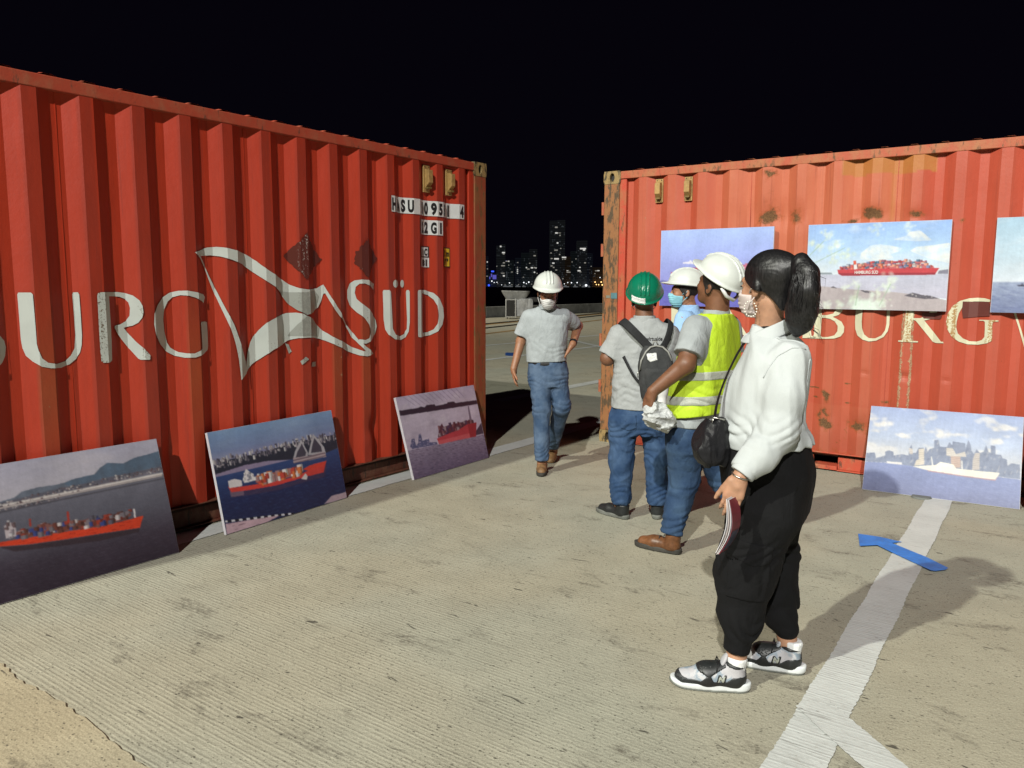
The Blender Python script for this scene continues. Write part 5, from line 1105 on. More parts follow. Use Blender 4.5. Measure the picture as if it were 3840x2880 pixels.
M['skA'] = skin('skin_a', (0.30, 0.140, 0.075)); M['skB'] = skin('skin_b', (0.19, 0.085, 0.045)); M['skC'] = skin('skin_c', (0.34, 0.160, 0.090))
M['skD'] = skin('skin_d', (0.185, 0.082, 0.042)); M['skE'] = skin('skin_e', (0.44, 0.240, 0.150))
def cloth(name, col, rough=.85, fade=None, scale=9, weave=420, fb=.009):
    t = NT(name); c = t.coord(); n = t.noise(c, scale, 4, .6); n2 = t.noise(c, weave, 1); n3 = t.noise(t.mapping(c, scale=(1, 1, .55)), 26, 3, .6, .6)
    f = fade or tuple(min(1, x * 1.18) for x in col)
    cc = t.mix(t.ramp(n, .36, .68), col, f); cc = t.mix(t.math('MULTIPLY', n2, .25), cc, tuple(x * .7 for x in col))
    h = t.math('MULTIPLY_ADD', n2, .0006, t.math('MULTIPLY', n3, fb))
    t.p.inputs['Specular IOR Level'].default_value = .25
    return t.fin(cc, rough, t.bump(h, .8, 1.0))
M['polo'] = cloth('grey_polo', (0.345, 0.375, 0.390)); M['polo2'] = cloth('grey_polo_b', (0.335, 0.350, 0.355)); M['polo3'] = cloth('grey_polo_c', (0.325, 0.350, 0.360))
M['jeanA'] = cloth('blue_jeans_a', (0.040, 0.074, 0.140), .85, (0.105, 0.155, 0.240), 7); M['jeanB'] = cloth('blue_jeans_b', (0.022, 0.052, 0.122), .85, (0.055, 0.102, 0.195), 7); M['jeanC'] = cloth('blue_jeans_c', (0.024, 0.052, 0.115), .85, (0.050, 0.092, 0.165), 7)
M['blueshirt'] = cloth('light_blue_shirt', (0.30, 0.48, 0.74)); M['blouse'] = cloth('white_blouse', (0.47, 0.50, 0.505), .8, (0.52, 0.55, 0.555), 4, 420, .003)
M['hivis'] = cloth('yellow_vest', (0.43, 0.60, 0.025), .7, (0.52, 0.70, 0.05), 6); M['reflect'] = cloth('reflective_tape', (0.36, 0.38, 0.33), .35, (0.46, 0.48, 0.42), 14)
M['blackpants'] = cloth('black_trousers', (0.0042, 0.0042, 0.005), .9, (0.0065, 0.0065, 0.0075), 5); M['belt'] = simple('black_belt', (0.012, 0.012, 0.013), .5)
M['hairM'] = simple('short_dark_hair', (0.012, 0.009, 0.007), .7, .3, 220, .5, .002)
def hair_mat():
    t = NT('black_hair'); c = t.coord(); n = t.noise(t.mapping(c, scale=(170, 170, 22)), 1.0, 3, .6); n2 = t.noise(c, 30, 2)
    cc = t.mix(t.ramp(n, .35, .7), (.004, .004, .005), (.014, .013, .014))
    return t.fin(cc, t.math('MULTIPLY_ADD', n, .2, .34), t.bump(n, .5, .003))
M['hair'] = hair_mat()
M['bootT'] = simple('tan_boot_leather', (0.26, 0.145, 0.065), .6, .25, 40, .3); M['bootB'] = simple('brown_boot_leather', (0.17, 0.070, 0.028), .42, .25, 40, .3)
M['shoeK'] = simple('black_shoe_leather', (0.018, 0.020, 0.021), .45, .2, 40, .3); M['rub'] = simple('dark_rubber_sole', (0.045, 0.042, 0.036), .75, .2, 60, .2); M['rubG'] = simple('grey_rubber_sole', (0.15, 0.155, 0.14), .7, .2, 60, .2)
M['white'] = simple('white_rubber', (0.72, 0.75, 0.76), .45, .06, 30, .1); M['sock'] = cloth('white_sock', (0.76, 0.77, 0.77)); M['tread'] = simple('grey_tread', (0.16, 0.17, 0.15), .8)
M['lens'] = simple('eye_dark', (0.012, 0.009, 0.008), .25, .05)
M['metal'] = simple('brushed_metal', (0.55, 0.54, 0.50), .3, .08, 60, .1, metal=1.0)

class Person:
    def __init__(s, origin, label):
        s.o = np.array([origin[0], origin[1], 0.0], np.float32); s.root = empty('person', (origin[0], origin[1], 0)); tag(s.root, label, 'person', 'people among the containers')
    def add(s, name, fn, lo, hi, h, mat, parent=None):
        ob = solid(name, fn, lo, hi, h, mat, None, s.o); ob.parent = parent or s.root; return ob
    def raw(s, mb, name, mat, parent=None, smooth=False, bevel=0.0):
        mb.V = [tuple(np.asarray(v, float) - s.o) for v in mb.V]; return mb.build(name, mat, parent or s.root, smooth, bevel)
    def helmet(s, c, R, mat, h=.0055, sc=1.0):
        fn = xf(helmet_shape(), c, R, sc); c = np.array(c); return s.add('hard_hat', fn, c - .22 * sc, c + .24 * sc, h, mat)
    def mask(s, c, R, mat, h=.004, drop=0.0):
        """pleated cloth over nose, mouth and chin"""
        hd = head_shape()
        def fn(q):
            d = hd(q) - .0055; reg = np.maximum(np.maximum(q[:, 2] - (-.012 - .018 * np.abs(q[:, 0] / .05)), -.118 - q[:, 2]), np.maximum(np.abs(q[:, 0]) - .064, .020 - q[:, 1]))
            d = smin(d, Sdf().ell((0, .070, -.058), (.046, .046, .050))(q), .02)
            pl = .0016 * np.sin(q[:, 2] * 6.28 / .016) * (np.abs(q[:, 0]) < .05)
            return np.maximum(d + pl, reg).astype(np.float32)
        c = np.array(c); ob = s.add('face_mask', xf(fn, c, R), c - .19, c + .19, h, mat)
        R = np.asarray(R); W = lambda a: c + np.array(a) @ R
        for sg in (-1, 1):
            for z0, z1 in ((-.026, .002), (-.088, -.040)):
                s.raw(MB().tube([W((sg * .060, .030, z0)), W((sg * .073, .014, (z0 + z1) / 2)), W((sg * .079, -.010, z1))], .0022, 6), 'ear_loop', mat, ob, True)
        return ob
    def brows(s, c, R, mat):
        R = np.asarray(R); c = np.array(c); W = lambda a: c + np.array(a) @ R
        for sg in (-1, 1):
            s.raw(MB().tube([W((sg * .012, .0955, .0165)), W((sg * .028, .0935, .0215)), W((sg * .048, .080, .0170))], [.003, .0038, .002], 6), 'eyebrow', mat, None, True)
            s.raw(MB().tube([W((sg * .020, .0925, -.0015)), W((sg * .031, .0945, -.0035)), W((sg * .042, .0895, -.0025))], [.0018, .0028, .0016], 6), 'eye', M['lens'], None, True)
    def short_hair(s, c, R, mat, h=.006, low=-.075):
        hd = head_shape()
        def fn(q):
            d = hd(q) - .0045; reg = np.maximum(q[:, 1] - .050 - np.clip(q[:, 2], 0, 1) * .5, low - q[:, 2] + np.clip(q[:, 1] + .02, 0, .2) * 1.3)
            return np.maximum(np.maximum(d, reg), np.abs(q[:, 0]) - .078).astype(np.float32)
        c = np.array(c); return s.add('hair', xf(fn, c, R), c - .17, c + .17, h, mat)
    def shoe(s, heel, toe, mat, sole, h=.005, boot=.10, lace=True, pitch=0.0, z=0.0, L=.275, wd=1.0):
        heel = np.array([heel[0], heel[1], z]); d = np.array([toe[0] - heel[0], toe[1] - heel[1], 0]); f = unit(d); f[2] = math.sin(pitch); R = frame(f); k = L / .275
        up = Sdf().cone((0, .05, .045), (0, .045, boot), .040, .043, .02).cone((0, .05, .040), (0, .16, .040), .040 * wd, .038 * wd, .02).cone((0, .16, .036), (0, .225, .030), .042 * wd, .034 * wd, .02).cut((0, 0, boot + .012), (0, 0, 1)).cut((0, 0, .020), (0, 0, -1))
        so = Sdf().loft([(0, 0, .1375, .044 * wd, .140), (.03, 0, .1375, .046 * wd, .143)], (1, 0, 0), (0, 1, 0), 2.6).isect(lambda P: np.maximum(np.abs(P[:, 0]) - (.036 + .012 * np.clip((P[:, 1] - .05) / .12, 0, 1)) * wd, -.004 - P[:, 2]), .01)
        u = s.add('shoe', xf(up, heel, R, k), heel - .32, heel + .32, h, mat); s.add('sole', xf(so, heel, R, k), heel - .32, heel + .32, h, sole, u)
        if lace:
            W = lambda a: heel + (np.array(a) * k) @ R
            for j in range(4):
                y = .095 + j * .026; zz = .092 - j * .010
                s.raw(MB().tube([W((-.022, y, zz - .008)), W((0, y + .004, zz + .002 - (.006 if boot < .09 else 0))), W((.022, y, zz - .008))], .003, 6), 'lace', M['black'], u, True)
        return u
# ================================================================ QUAY EDGE AND FAR SHORE
M['wallc'] = simple('parapet_concrete', (0.20, 0.20, 0.185), .85, .25, 3, .4, .01)
wr = empty('parapet_wall', (W0[0], W0[1], 0)); tag(wr, 'low concrete parapet wall along the quay edge behind the walking man', 'wall')
def wl(a, b): q = WD * a + WN * b; return (q[0], q[1])
for k in range(-12, 24):
    a = k * 3.0; MB().prism([wl(a + .015, 0), wl(a + 2.985, 0), wl(a + 2.985, -.35), wl(a + .015, -.35)], 0, .49).build('wall_block', M['wallc'], wr, bevel=.02)
M['rail'] = simple('dark_crane_rail', (0.03, 0.028, 0.025), .5, .2, 8, .2, metal=.3)
M['rustline'] = simple('rust_stain_strip', (0.27, 0.165, 0.055), .8, .3, 6, .2)
for nm, p, q, w, mt in (('crane_rail', (-6.4, 19.5), (12.0, 58.5), .16, M['rail']), ('crane_rail', (-5.6, 17.3), (11.0, 55.0), .13, M['rail']), ('rust_strip', (-6.0, 20.2), (10.0, 53.4), .35, M['rustline']), ('rust_strip', (-5.2, 15.2), (10.0, 48.5), .25, M['rustline'])):
    p = np.array(p); q = np.array(q); d = unit(q - p); n = np.array([-d[1], d[0]]); pr = [tuple(p + n * w / 2), tuple(p - n * w / 2), tuple(q - n * w / 2), tuple(q + n * w / 2)]
    tag(MB().prism(pr, .002, .03 if nm == 'crane_rail' else .0035).build(nm, mt), kind='structure')
# covered equipment on the far deck
def gear():
    M['tarp'] = cloth('grey_tarpaulin', (0.26, 0.26, 0.25), .5, (0.36, 0.36, 0.35), 3); M['tarp2'] = cloth('silver_tarpaulin', (0.42, 0.42, 0.42), .3, (0.60, 0.60, 0.60), 3)
    o = np.array((.15, 36.0, 0)); root = empty('covered_equipment', tuple(o)); tag(root, 'flight case and equipment under grey tarpaulins near the parapet wall', 'equipment')
    s = Sdf().loft([(.80, .15, 36.2, .38, .30), (.95, .15, 36.2, .46, .35), (1.15, .15, 36.2, .58, .42), (1.27, .15, 36.2, .64, .48)], (1, 0, 0), (0, 1, 0), 5).disp(wrinkle(.05, .9, 131, (1, 1, .6))).cut((0, 0, 1.26), (.02, 0, 1)); solid('tarpaulin', s, (-.7, 35.5, .7), (1.0, 36.9, 1.36), .035, M['tarp'], root, o)
    s = Sdf().loft([(.15, .52, 35.98, .30, .10), (.5, .50, 35.98, .32, .12), (.88, .45, 35.98, .36, .16)], (1, 0, 0), (0, 1, 0), 2.5).disp(wrinkle(.08, 1.4, 133, (1.5, 1, .4))); solid('silver_sheet', s, (.0, 35.6, .05), (1.0, 36.4, 1.0), .03, M['tarp2'], root, o)
    MB().box(-.42, .02, -.25, .35, .10, .88).build('flight_case', M['dark'], root, bevel=.02)
    for x in (-.44, -.01):
        MB().box(x - .02, x + .02, -.28, -.24, .06, .90).build('case_edge', M['metal'], root)
    for z in (.10, .86): MB().box(-.44, .02, -.275, -.245, z - .015, z + .015).build('case_edge', M['metal'], root)
    for x in (-.40, .30, .75):
        MB().tube([(x, -.22, .05), (x + .04, -.22, .05)], .05, 10).build('castor', M['rail'], root)
    MB().box(.55, 1.15, .1, .6, .75, .98).build('folded_stand', M['rail'], root, bevel=.03)
    for x in (.62, 1.08): MB().tube([(x, .3, 0), (x, .3, .8)], .025, 8).build('stand_leg', M['metal'], root)
gear()
def banner():
    a = np.array((3.36, 44.4, .0)); root = empty('banner', tuple(a)); tag(root, 'small purple and white patterned banner leaning on the parapet wall', 'banner')
    pu = simple('banner_purple', (0.22, 0.16, 0.42), .6, .2, 6); MB().add([(0, 0, .01), (.52, .30, .01), (.52, .38, .45), (0, .08, .45)], [(0, 1, 2, 3)]).build('banner_sheet', pu, root)
    for k in range(3):
        x = .06 + k * .16; st = MB()
        for (x0, x1, z0, z1) in ((x, x + .03, .06, .40), (x + .09, x + .12, .06, .40), (x, x + .12, .06, .10), (x, x + .12, .21, .25), (x, x + .12, .36, .40)):
            y = lambda q, z: q * .577 + (z - .01) * .18 - .012
            st.add([(x0, y(x0, z0), z0), (x1, y(x1, z0), z0), (x1, y(x1, z1), z1), (x0, y(x0, z1), z1)], [(0, 1, 2, 3)])
        st.build('banner_motif', M['stick'], root)
banner()
# ---- skyline across the bay, about 1.5 km away
DB = 1500.0
def ang(xc, yc):
    """direction of a point of the far shore, from where the photographer stood: x offset and height at 1.5 km"""
    xs = 1780 + xc / 3.19; ys = 780 + yc / 3.19
    return (xs - 1920) / 2970.7 * DB * 1.008, (1071 - ys) / 2970.7 * DB * 1.01
def glow_facade(name, col):
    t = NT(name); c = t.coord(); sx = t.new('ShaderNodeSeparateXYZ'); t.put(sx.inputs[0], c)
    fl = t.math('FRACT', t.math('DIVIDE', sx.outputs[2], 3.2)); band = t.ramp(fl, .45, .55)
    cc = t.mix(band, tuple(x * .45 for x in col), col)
    t.fin(cc, .8); t.p.inputs['Emission Color'].default_value = (*col, 1); t.t.links.new(cc, t.p.inputs['Emission Color']); t.p.inputs['Emission Strength'].default_value = .035; return t.m  # walls emit faintly, standing in for city light falling on them
FA = [glow_facade('facade_grey', (.20, .22, .24)), glow_facade('facade_teal', (.13, .17, .19)), glow_facade('facade_warm', (.24, .16, .10)), glow_facade('facade_blue', (.12, .15, .22))]
WN3 = {'w': glow('lit_window', (1.0, .94, .82), .26), 'h': glow('bright_window', (1.0, .98, .92), .65), 'd': glow('dim_window', (.75, .85, .95), .055), 'b': glow('blue_lit_sign', (.04, .10, 1.0), 1.6), 'v': glow('violet_lit_panel', (.22, .20, .95), .45), 'o': glow('sodium_lamp', (1.0, .62, .22), 2.5), 't': glow('white_quay_lamp', (.92, .96, 1.0), 1.6)}
rb = random.Random(11)
def building(x0, x1, yt, fa, lits, label, dep=26, steps=None, dim=.16):
    """x0,x1,yt traced on the skyline; lits: (x, y, w, h, kind)"""
    X0, zt = ang(x0, yt); X1, _ = ang(x1, yt); root = empty('apartment_tower', ((X0 + X1) / 2, DB, 0)); cx = (X0 + X1) / 2; tag(root, label, 'building', 'towers of the far skyline')
    m = MB().box(X0 - cx, X1 - cx, 0, dep, -2.3, zt)
    if steps:
        for a, b2, yy in steps:
            A, zz = ang(a, yy); B, _ = ang(b2, yy); m.box(A - cx, B - cx, .6, dep - .6, -2.3, zz)
    m.build('wall', FA[fa], root)
    for (x, y, w, h, k) in lits:
        A, z = ang(x, y); hw = w / 3.19 / 2970.7 * DB / 2; hh = h / 3.19 / 2970.7 * DB / 2
        MB().box(A - hw - cx, A + hw - cx, -.5, -.02, z - hh, z + hh).build('lit_window', WN3[k], root)
    # balconies with a faint light behind: rows and columns of small dim windows, joined
    d = MB(); nfl = int(zt / 3.2); ncol = max(3, int((X1 - X0) / 3.4))
    for i in range(nfl):
        for j in range(ncol):
            if rb.random() < dim * .6:
                xx = X0 - cx + (j + .5) * (X1 - X0) / ncol; z = 1.6 + i * 3.2; d.box(xx - rb.uniform(.5, 1.2), xx + rb.uniform(.5, 1.2), -.3, -.01, z - .6, z + .6)
    if d.V: tag(d.build('dim_windows', WN3['d'], root), kind='stuff')
    return root
building(883, 1060, 175, 0, [(955, 252, 30, 16, 'w'), (1030, 245, 30, 6, 'd'), (900, 300, 20, 8, 'd'), (958, 317, 30, 14, 'h'), (985, 317, 50, 6, 'w'), (1000, 345, 14, 12, 'w'), (1000, 415, 12, 12, 'd'), (972, 432, 18, 16, 'h'), (1010, 495, 14, 10, 'w'), (955, 515, 40, 12, 'w'), (897, 548, 16, 10, 'w'), (998, 565, 14, 12, 'w'), (905, 612, 22, 12, 'w'), (962, 615, 54, 16, 'h'), (925, 665, 26, 14, 'h'), (905, 698, 24, 12, 'w'), (930, 715, 18, 12, 'w'), (960, 745, 22, 10, 'w')], 'tallest tower of the far skyline, above the walking man', steps=[(965, 1060, 170)], dim=.30)
building(255, 362, 465, 0, [(307, 475, 18, 16, 'h'), (340, 546, 34, 14, 'h'), (342, 562, 20, 10, 'w'), (345, 664, 24, 12, 'w'), (335, 698, 44, 12, 'w'), (332, 784, 40, 8, 'w'), (345, 815, 22, 16, 'h'), (325, 768, 12, 8, 'd'), (262, 705, 10, 8, 'w')], 'tall far tower at the left of the gap with a light on its roof', steps=[(300, 362, 452)], dim=.22)
building(362, 466, 632, 1, [(388, 646, 46, 10, 'w'), (402, 646, 16, 12, 'h'), (372, 642, 8, 8, 'v'), (402, 690, 10, 10, 'w'), (380, 800, 10, 70, 'd'), (420, 735, 20, 8, 'd'), (440, 770, 20, 8, 'w')], 'mid height far tower with a bright rooftop strip left of the walking man', dim=.34)
building(476, 547, 605, 3, [(505, 740, 12, 12, 'h'), (505, 760, 14, 12, 'h'), (505, 784, 12, 12, 'h'), (505, 715, 10, 8, 'w'), (508, 660, 12, 10, 'w'), (470, 690, 10, 16, 'd'), (490, 660, 8, 10, 'd')], 'slim bluish far tower with a stacked column of lit windows', dim=.36)
building(548, 648, 545, 1, [(610, 718, 14, 14, 'h'), (632, 735, 30, 10, 'w'), (648, 668, 14, 10, 'w'), (590, 800, 18, 8, 'd'), (575, 830, 14, 8, 'w')], 'dim broad far tower just left of the white helmet', dim=.26)
building(645, 737, 503, 0, [(705, 580, 26, 12, 'w'), (698, 535, 12, 10, 'd'), (675, 720, 26, 14, 'h'), (705, 718, 16, 14, 'w'), (722, 722, 12, 10, 'h'), (705, 772, 16, 14, 'h'), (690, 690, 14, 8, 'd'), (735, 785, 12, 10, 'w')], 'far tower with two lit floors rising beside the white helmet', dim=.28)
building(1000, 1130, 590, 2, [(1050, 598, 50, 14, 'h'), (1035, 620, 14, 10, 'w'), (1062, 618, 20, 10, 'w'), (1090, 752, 12, 10, 'h'), (1105, 770, 46, 10, 'w'), (1095, 752, 30, 8, 'w'), (1040, 845, 12, 12, 'w'), (1080, 800, 12, 10, 'd')], 'brownish far block right of the tallest tower with a lit top floor', dim=.24)
building(1135, 1205, 525, 1, [(1145, 650, 10, 10, 'w'), (1190, 615, 12, 10, 'w'), (1160, 690, 12, 8, 'd'), (1160, 810, 12, 8, 'd')], 'dark far tower between two brighter ones on the right of the gap', dim=.14)
building(1205, 1322, 402, 0, [(1270, 496, 70, 16, 'h'), (1283, 512, 26, 14, 'h'), (1297, 660, 20, 12, 'w'), (1237, 713, 16, 12, 'h'), (1228, 752, 34, 14, 'h'), (1245, 765, 22, 8, 'w'), (1310, 615, 12, 8, 'd'), (1260, 800, 14, 8, 'd'), (1215, 585, 10, 8, 'd')], 'second tallest far tower with a wide bright floor near its top', steps=[(1255, 1322, 398)], dim=.26)
building(1320, 1388, 552, 3, [(1335, 600, 14, 8, 'd'), (1360, 600, 14, 8, 'd'), (1340, 660, 14, 8, 'd'), (1370, 700, 12, 8, 'w')], 'faint stepped far tower at the right of the gap', steps=[(1320, 1365, 545)], dim=.22)
building(1345, 1640, 712, 2, [(1432, 752, 30, 10, 'w'), (1455, 750, 28, 10, 'h'), (1415, 785, 12, 8, 'w'), (1412, 812, 16, 8, 'd'), (1580, 790, 16, 8, 'w'), (1605, 760, 12, 8, 'd')], 'long low brown block on the far shore beside the rusty container', dim=.08)
building(60, 160, 590, 3, [(150, 655, 12, 14, 'h'), (152, 735, 12, 10, 'w'), (148, 820, 20, 8, 'w')], 'far tower half hidden behind the left container corner', dim=.2)
building(165, 262, 790, 3, [(213, 764, 32, 16, 'b'), (200, 810, 14, 40, 'v'), (235, 830, 44, 50, 'v'), (180, 840, 12, 30, 'v')], 'low far building glowing violet with a blue sign', dim=.05)
# waterfront lamps and the lit low shore
Xa, _ = ang(60, 930); Xb, _ = ang(1640, 930)
tag(mesh_np('far_shore', [(Xa - 900, DB - 8, -2.35), (Xb + 900, DB - 8, -2.35), (Xb + 900, DB + 400, -1.2), (Xa - 900, DB + 400, -1.2)], [(0, 1, 2, 3)], M['dark']), kind='structure')
def ORD(i):
    w = 'first second third fourth fifth sixth seventh eighth ninth tenth eleventh twelfth thirteenth fourteenth fifteenth sixteenth seventeenth eighteenth nineteenth twentieth'.split()
    return w[i] if i < 20 else 'twenty-' + w[i - 20]
LK = {'b': 'blue', 't': 'white', 'w': 'pale warm', 'o': 'orange'}
def lamp(x, y, k, r, i=0):
    A, z = ang(x, y); root = empty('waterfront_lamp', (A, DB - 6, -2.3)); 
    tag(root, '%s lamp on the far waterfront, %s from the left' % (LK[k], ORD(i)), 'lamp', 'lamps along the far waterfront')
    MB().tube([(0, 0, 0), (0, 0, z + 2.3)], .12, 6).build('pole', M['dark'], root)
    MB().add(*ball((0, -.2, z + 2.3), r)).build('lantern', WN3[k], root)
def ball(c, r):
    V = []; F = []; n, m = 8, 5
    for i in range(m + 1):
        th = math.pi * i / m
        for j in range(n): V.append((c[0] + r * math.sin(th) * math.cos(2 * math.pi * j / n), c[1] + r * math.sin(th) * math.sin(2 * math.pi * j / n), c[2] + r * math.cos(th)))
    for i in range(m):
        for j in range(n): F.append((i * n + j, i * n + (j + 1) % n, (i + 1) * n + (j + 1) % n, (i + 1) * n + j))
    return V, F
for i, (x, y, k, r) in enumerate(sorted(((170, 926, 'b', 1.9), (205, 877, 't', 1.2), (232, 893, 't', .8), (275, 905, 'w', .8), (265, 890, 't', .8), (412, 897, 't', 1.0), (440, 918, 'w', 1.0), (580, 892, 't', 1.2), (638, 887, 't', 1.3), (610, 905, 't', .8), (672, 910, 'w', .9), (1055, 905, 't', .8), (1095, 890, 't', .9), (1138, 892, 't', 1.1), (1205, 890, 't', 1.1), (1310, 922, 't', 2.2), (1240, 920, 'w', .9), (1415, 883, 'o', 1.2), (1487, 882, 'o', 1.3), (1430, 912, 'o', 1.0), (1458, 913, 'o', 1.0), (1500, 915, 'o', 1.3), (1472, 830, 't', .9), (520, 915, 'w', .8), (360, 915, 'w', .7), (1030, 920, 'w', .8), (1180, 918, 'w', .8), (320, 920, 't', .7)))):
    lamp(x, y, k, r, i)
# parked boats lying off the far shore as low pale hulls
M['hullw'] = glow('glowing_hull', (.8, .85, .9), .12)  # hulls and cabins emit; the light on them is put into emission
for i, (x0, x1, y) in enumerate(sorted(((340, 400, 912), (395, 450, 922), (480, 540, 918), (690, 720, 920), (1030, 1100, 922), (1150, 1200, 925), (1250, 1300, 926), (1320, 1345, 928), (560, 600, 924)))):
    A, z = ang(x0, y); B, _ = ang(x1, y); w = B - A; root = empty('moored_boat', ((A + B) / 2, DB - 30, -2.38)); tag(root, 'small pale boat off the far waterfront, %s from the left' % ORD(i), 'boat', 'boats moored off the far shore')
    MB().prism([(-w / 2, 0), (w * .38, 0), (w / 2, 2), (w * .38, 4), (-w / 2, 4)], 0, 1.6).build('hull', M['hullw'], root); MB().prism([(-w * .3, .8), (w * .1, .8), (w * .1, 3.2), (-w * .3, 3.2)], 1.6, 3.4).build('cabin', M['hullw'], root)
# ================================================================ PEOPLE
XR = (1, 0, 0)
# ---------------------------------------------------------------- man walking out of the gap
def walker():
    p = Person((.29, 6.5), 'man in white helmet and grey polo walking through the gap, hand on hip')
    f = unit((-.04, -1, 0)); l = unit(np.cross((0, 0, 1), f)); fh = unit((.06, -1, -.34)); R = frame(fh); hc = (.287, 6.455, 1.462)
    b = Sdf(); b._u(xf(head_shape(), hc, R), np.array(hc) - .16, np.array(hc) + .16, .02)
    b.cone((.287, 6.49, 1.41), (.285, 6.53, 1.30), .052, .060, .03)
    b.loft([(.80, .295, 6.53, .135, .09), (1.05, .287, 6.53, .14, .09), (1.20, .285, 6.53, .14, .08), (1.28, .284, 6.53, .09, .05)], l, f, 2.2, .03)
    b.chain([(.145, 6.53, 1.250), (.072, 6.555, 1.065), (.014, 6.465, .845)], [.042, .040, .027], .02)
    b.chain([(.425, 6.53, 1.255), (.553, 6.70, 1.185), (.498, 6.50, 1.045)], [.042, .041, .028], .02)
    b.chain([(.225, 6.51, .80), (.245, 6.41, .50), (.247, 6.36, .06)], [.075, .050, .038], .03); b.chain([(.372, 6.53, .80), (.412, 6.48, .53), (.354, 6.84, .10)], [.075, .050, .038], .03)
    hand(b, (.014, 6.465, .845), (.06, -.22, -1), (.9, .1, .1), (-.1, -1, .1), .98, .45)
    hand(b, (.498, 6.50, 1.045), (-.55, -.55, -.75), (.1, .9, -.3), (.5, .3, .8), .95, .55)
    bo = p.add('body', b, (-.12, 6.1, .02), (.70, 7.0, 1.62), .006, M['skA'])
    s = Sdf(); s.loft([(.86, .288, 6.525, .170, .118), (.95, .285, 6.525, .163, .122), (1.08, .285, 6.53, .165, .125), (1.20, .284, 6.53, .174, .118), (1.265, .284, 6.53, .172, .102), (1.31, .284, 6.535, .130, .082), (1.35, .285, 6.53, .070, .062)], l, f, 2.4, .03)
    s.sleeve([(.142, 6.53, 1.265), (.080, 6.55, 1.115)], [.064, .066], (-.30, .1, -.95)).sleeve([(.428, 6.53, 1.275), (.515, 6.64, 1.205)], [.062, .064], (.6, .75, -.6))
    s.disp(wrinkle(.005, 3.6, 3, (1, 1, .45))).disp(folds(.0025, .06, 1.00, .08, 2, .8)).disp(wrinkle(.0025, 7, 9, (1.4, 1, .6)))
    s.cut((0, 0, .890), (.04, 0, -1))
    sh = p.add('polo_shirt', s, (-.06, 6.3, .84), (.64, 6.8, 1.42), .006, M['polo'])
    col = Sdf().loft([(1.325, .285, 6.515, .074, .072), (1.375, .286, 6.500, .066, .064)], l, f, 2, .01).sub(Sdf().loft([(1.30, .286, 6.510, .060, .058), (1.40, .286, 6.492, .056, .054)], l, f, 2, .01), .004).disp(lambda P: (.02 * np.clip((6.47 - P[:, 1]) / .03, 0, 1) * (np.abs(P[:, 0] - .287) < .018)).astype(np.float32))
    p.add('collar', col, (.17, 6.38, 1.30), (.40, 6.62, 1.40), .005, M['polo'], sh)
    j = Sdf(); j.loft([(.70, .298, 6.515, .150, .108), (.80, .298, 6.52, .160, .118), (.90, .292, 6.525, .155, .112)], l, f, 2.3, .03)
    j.chain([(.226, 6.51, .79), (.243, 6.41, .52), (.247, 6.352, .12)], [.092, .072, .056], .03).chain([(.372, 6.53, .79), (.412, 6.475, .53), (.354, 6.80, .13)], [.092, .072, .054], .03)
    j.disp(wrinkle(.005, 5, 21, (1, 1, .8))).disp(folds(.004, .045, .15, .07, 4, .8)).disp(folds(.004, .07, .52, .08, 6)).disp(folds(.004, .05, .76, .06, 8, .9)).cut((0, 0, .105), (0, 0, -1)).cut((0, 0, .905), (0, 0, 1))
    p.add('jeans', j, (.08, 6.15, .07), (.56, 7.0, .94), .006, M['jeanA'])
    p.add('belt', Sdf().loft([(.872, .293, 6.525, .158, .115), (.902, .292, 6.525, .157, .114)], l, f, 2.3), (.08, 6.36, .85), (.50, 6.70, .92), .006, M['belt'])
    p.helmet(np.array(hc) + np.array((0, 0, .016)) , frame(unit((.06, -1, -.22))), M['helmW'], .0055)
    p.mask(hc, R, M['maskW']); p.brows(hc, R, M['hairM']); p.short_hair(hc, R, M['hairM'])
    p.shoe((.256, 6.475), (.238, 6.22), M['bootT'], M['rub'], boot=.095); p.shoe((.372, 6.955), (.345, 6.75), M['bootT'], M['rub'], boot=.095, pitch=-.25, z=.035)
    # watch on the bent arm
    a = np.array((.498, 6.50, 1.045)); d = unit(np.array((.553, 6.70, 1.185)) - a); p.raw(MB().tube([a + d * .012, a + d * .034], .0335, 14), 'wrist_watch', M['black'])
walker()

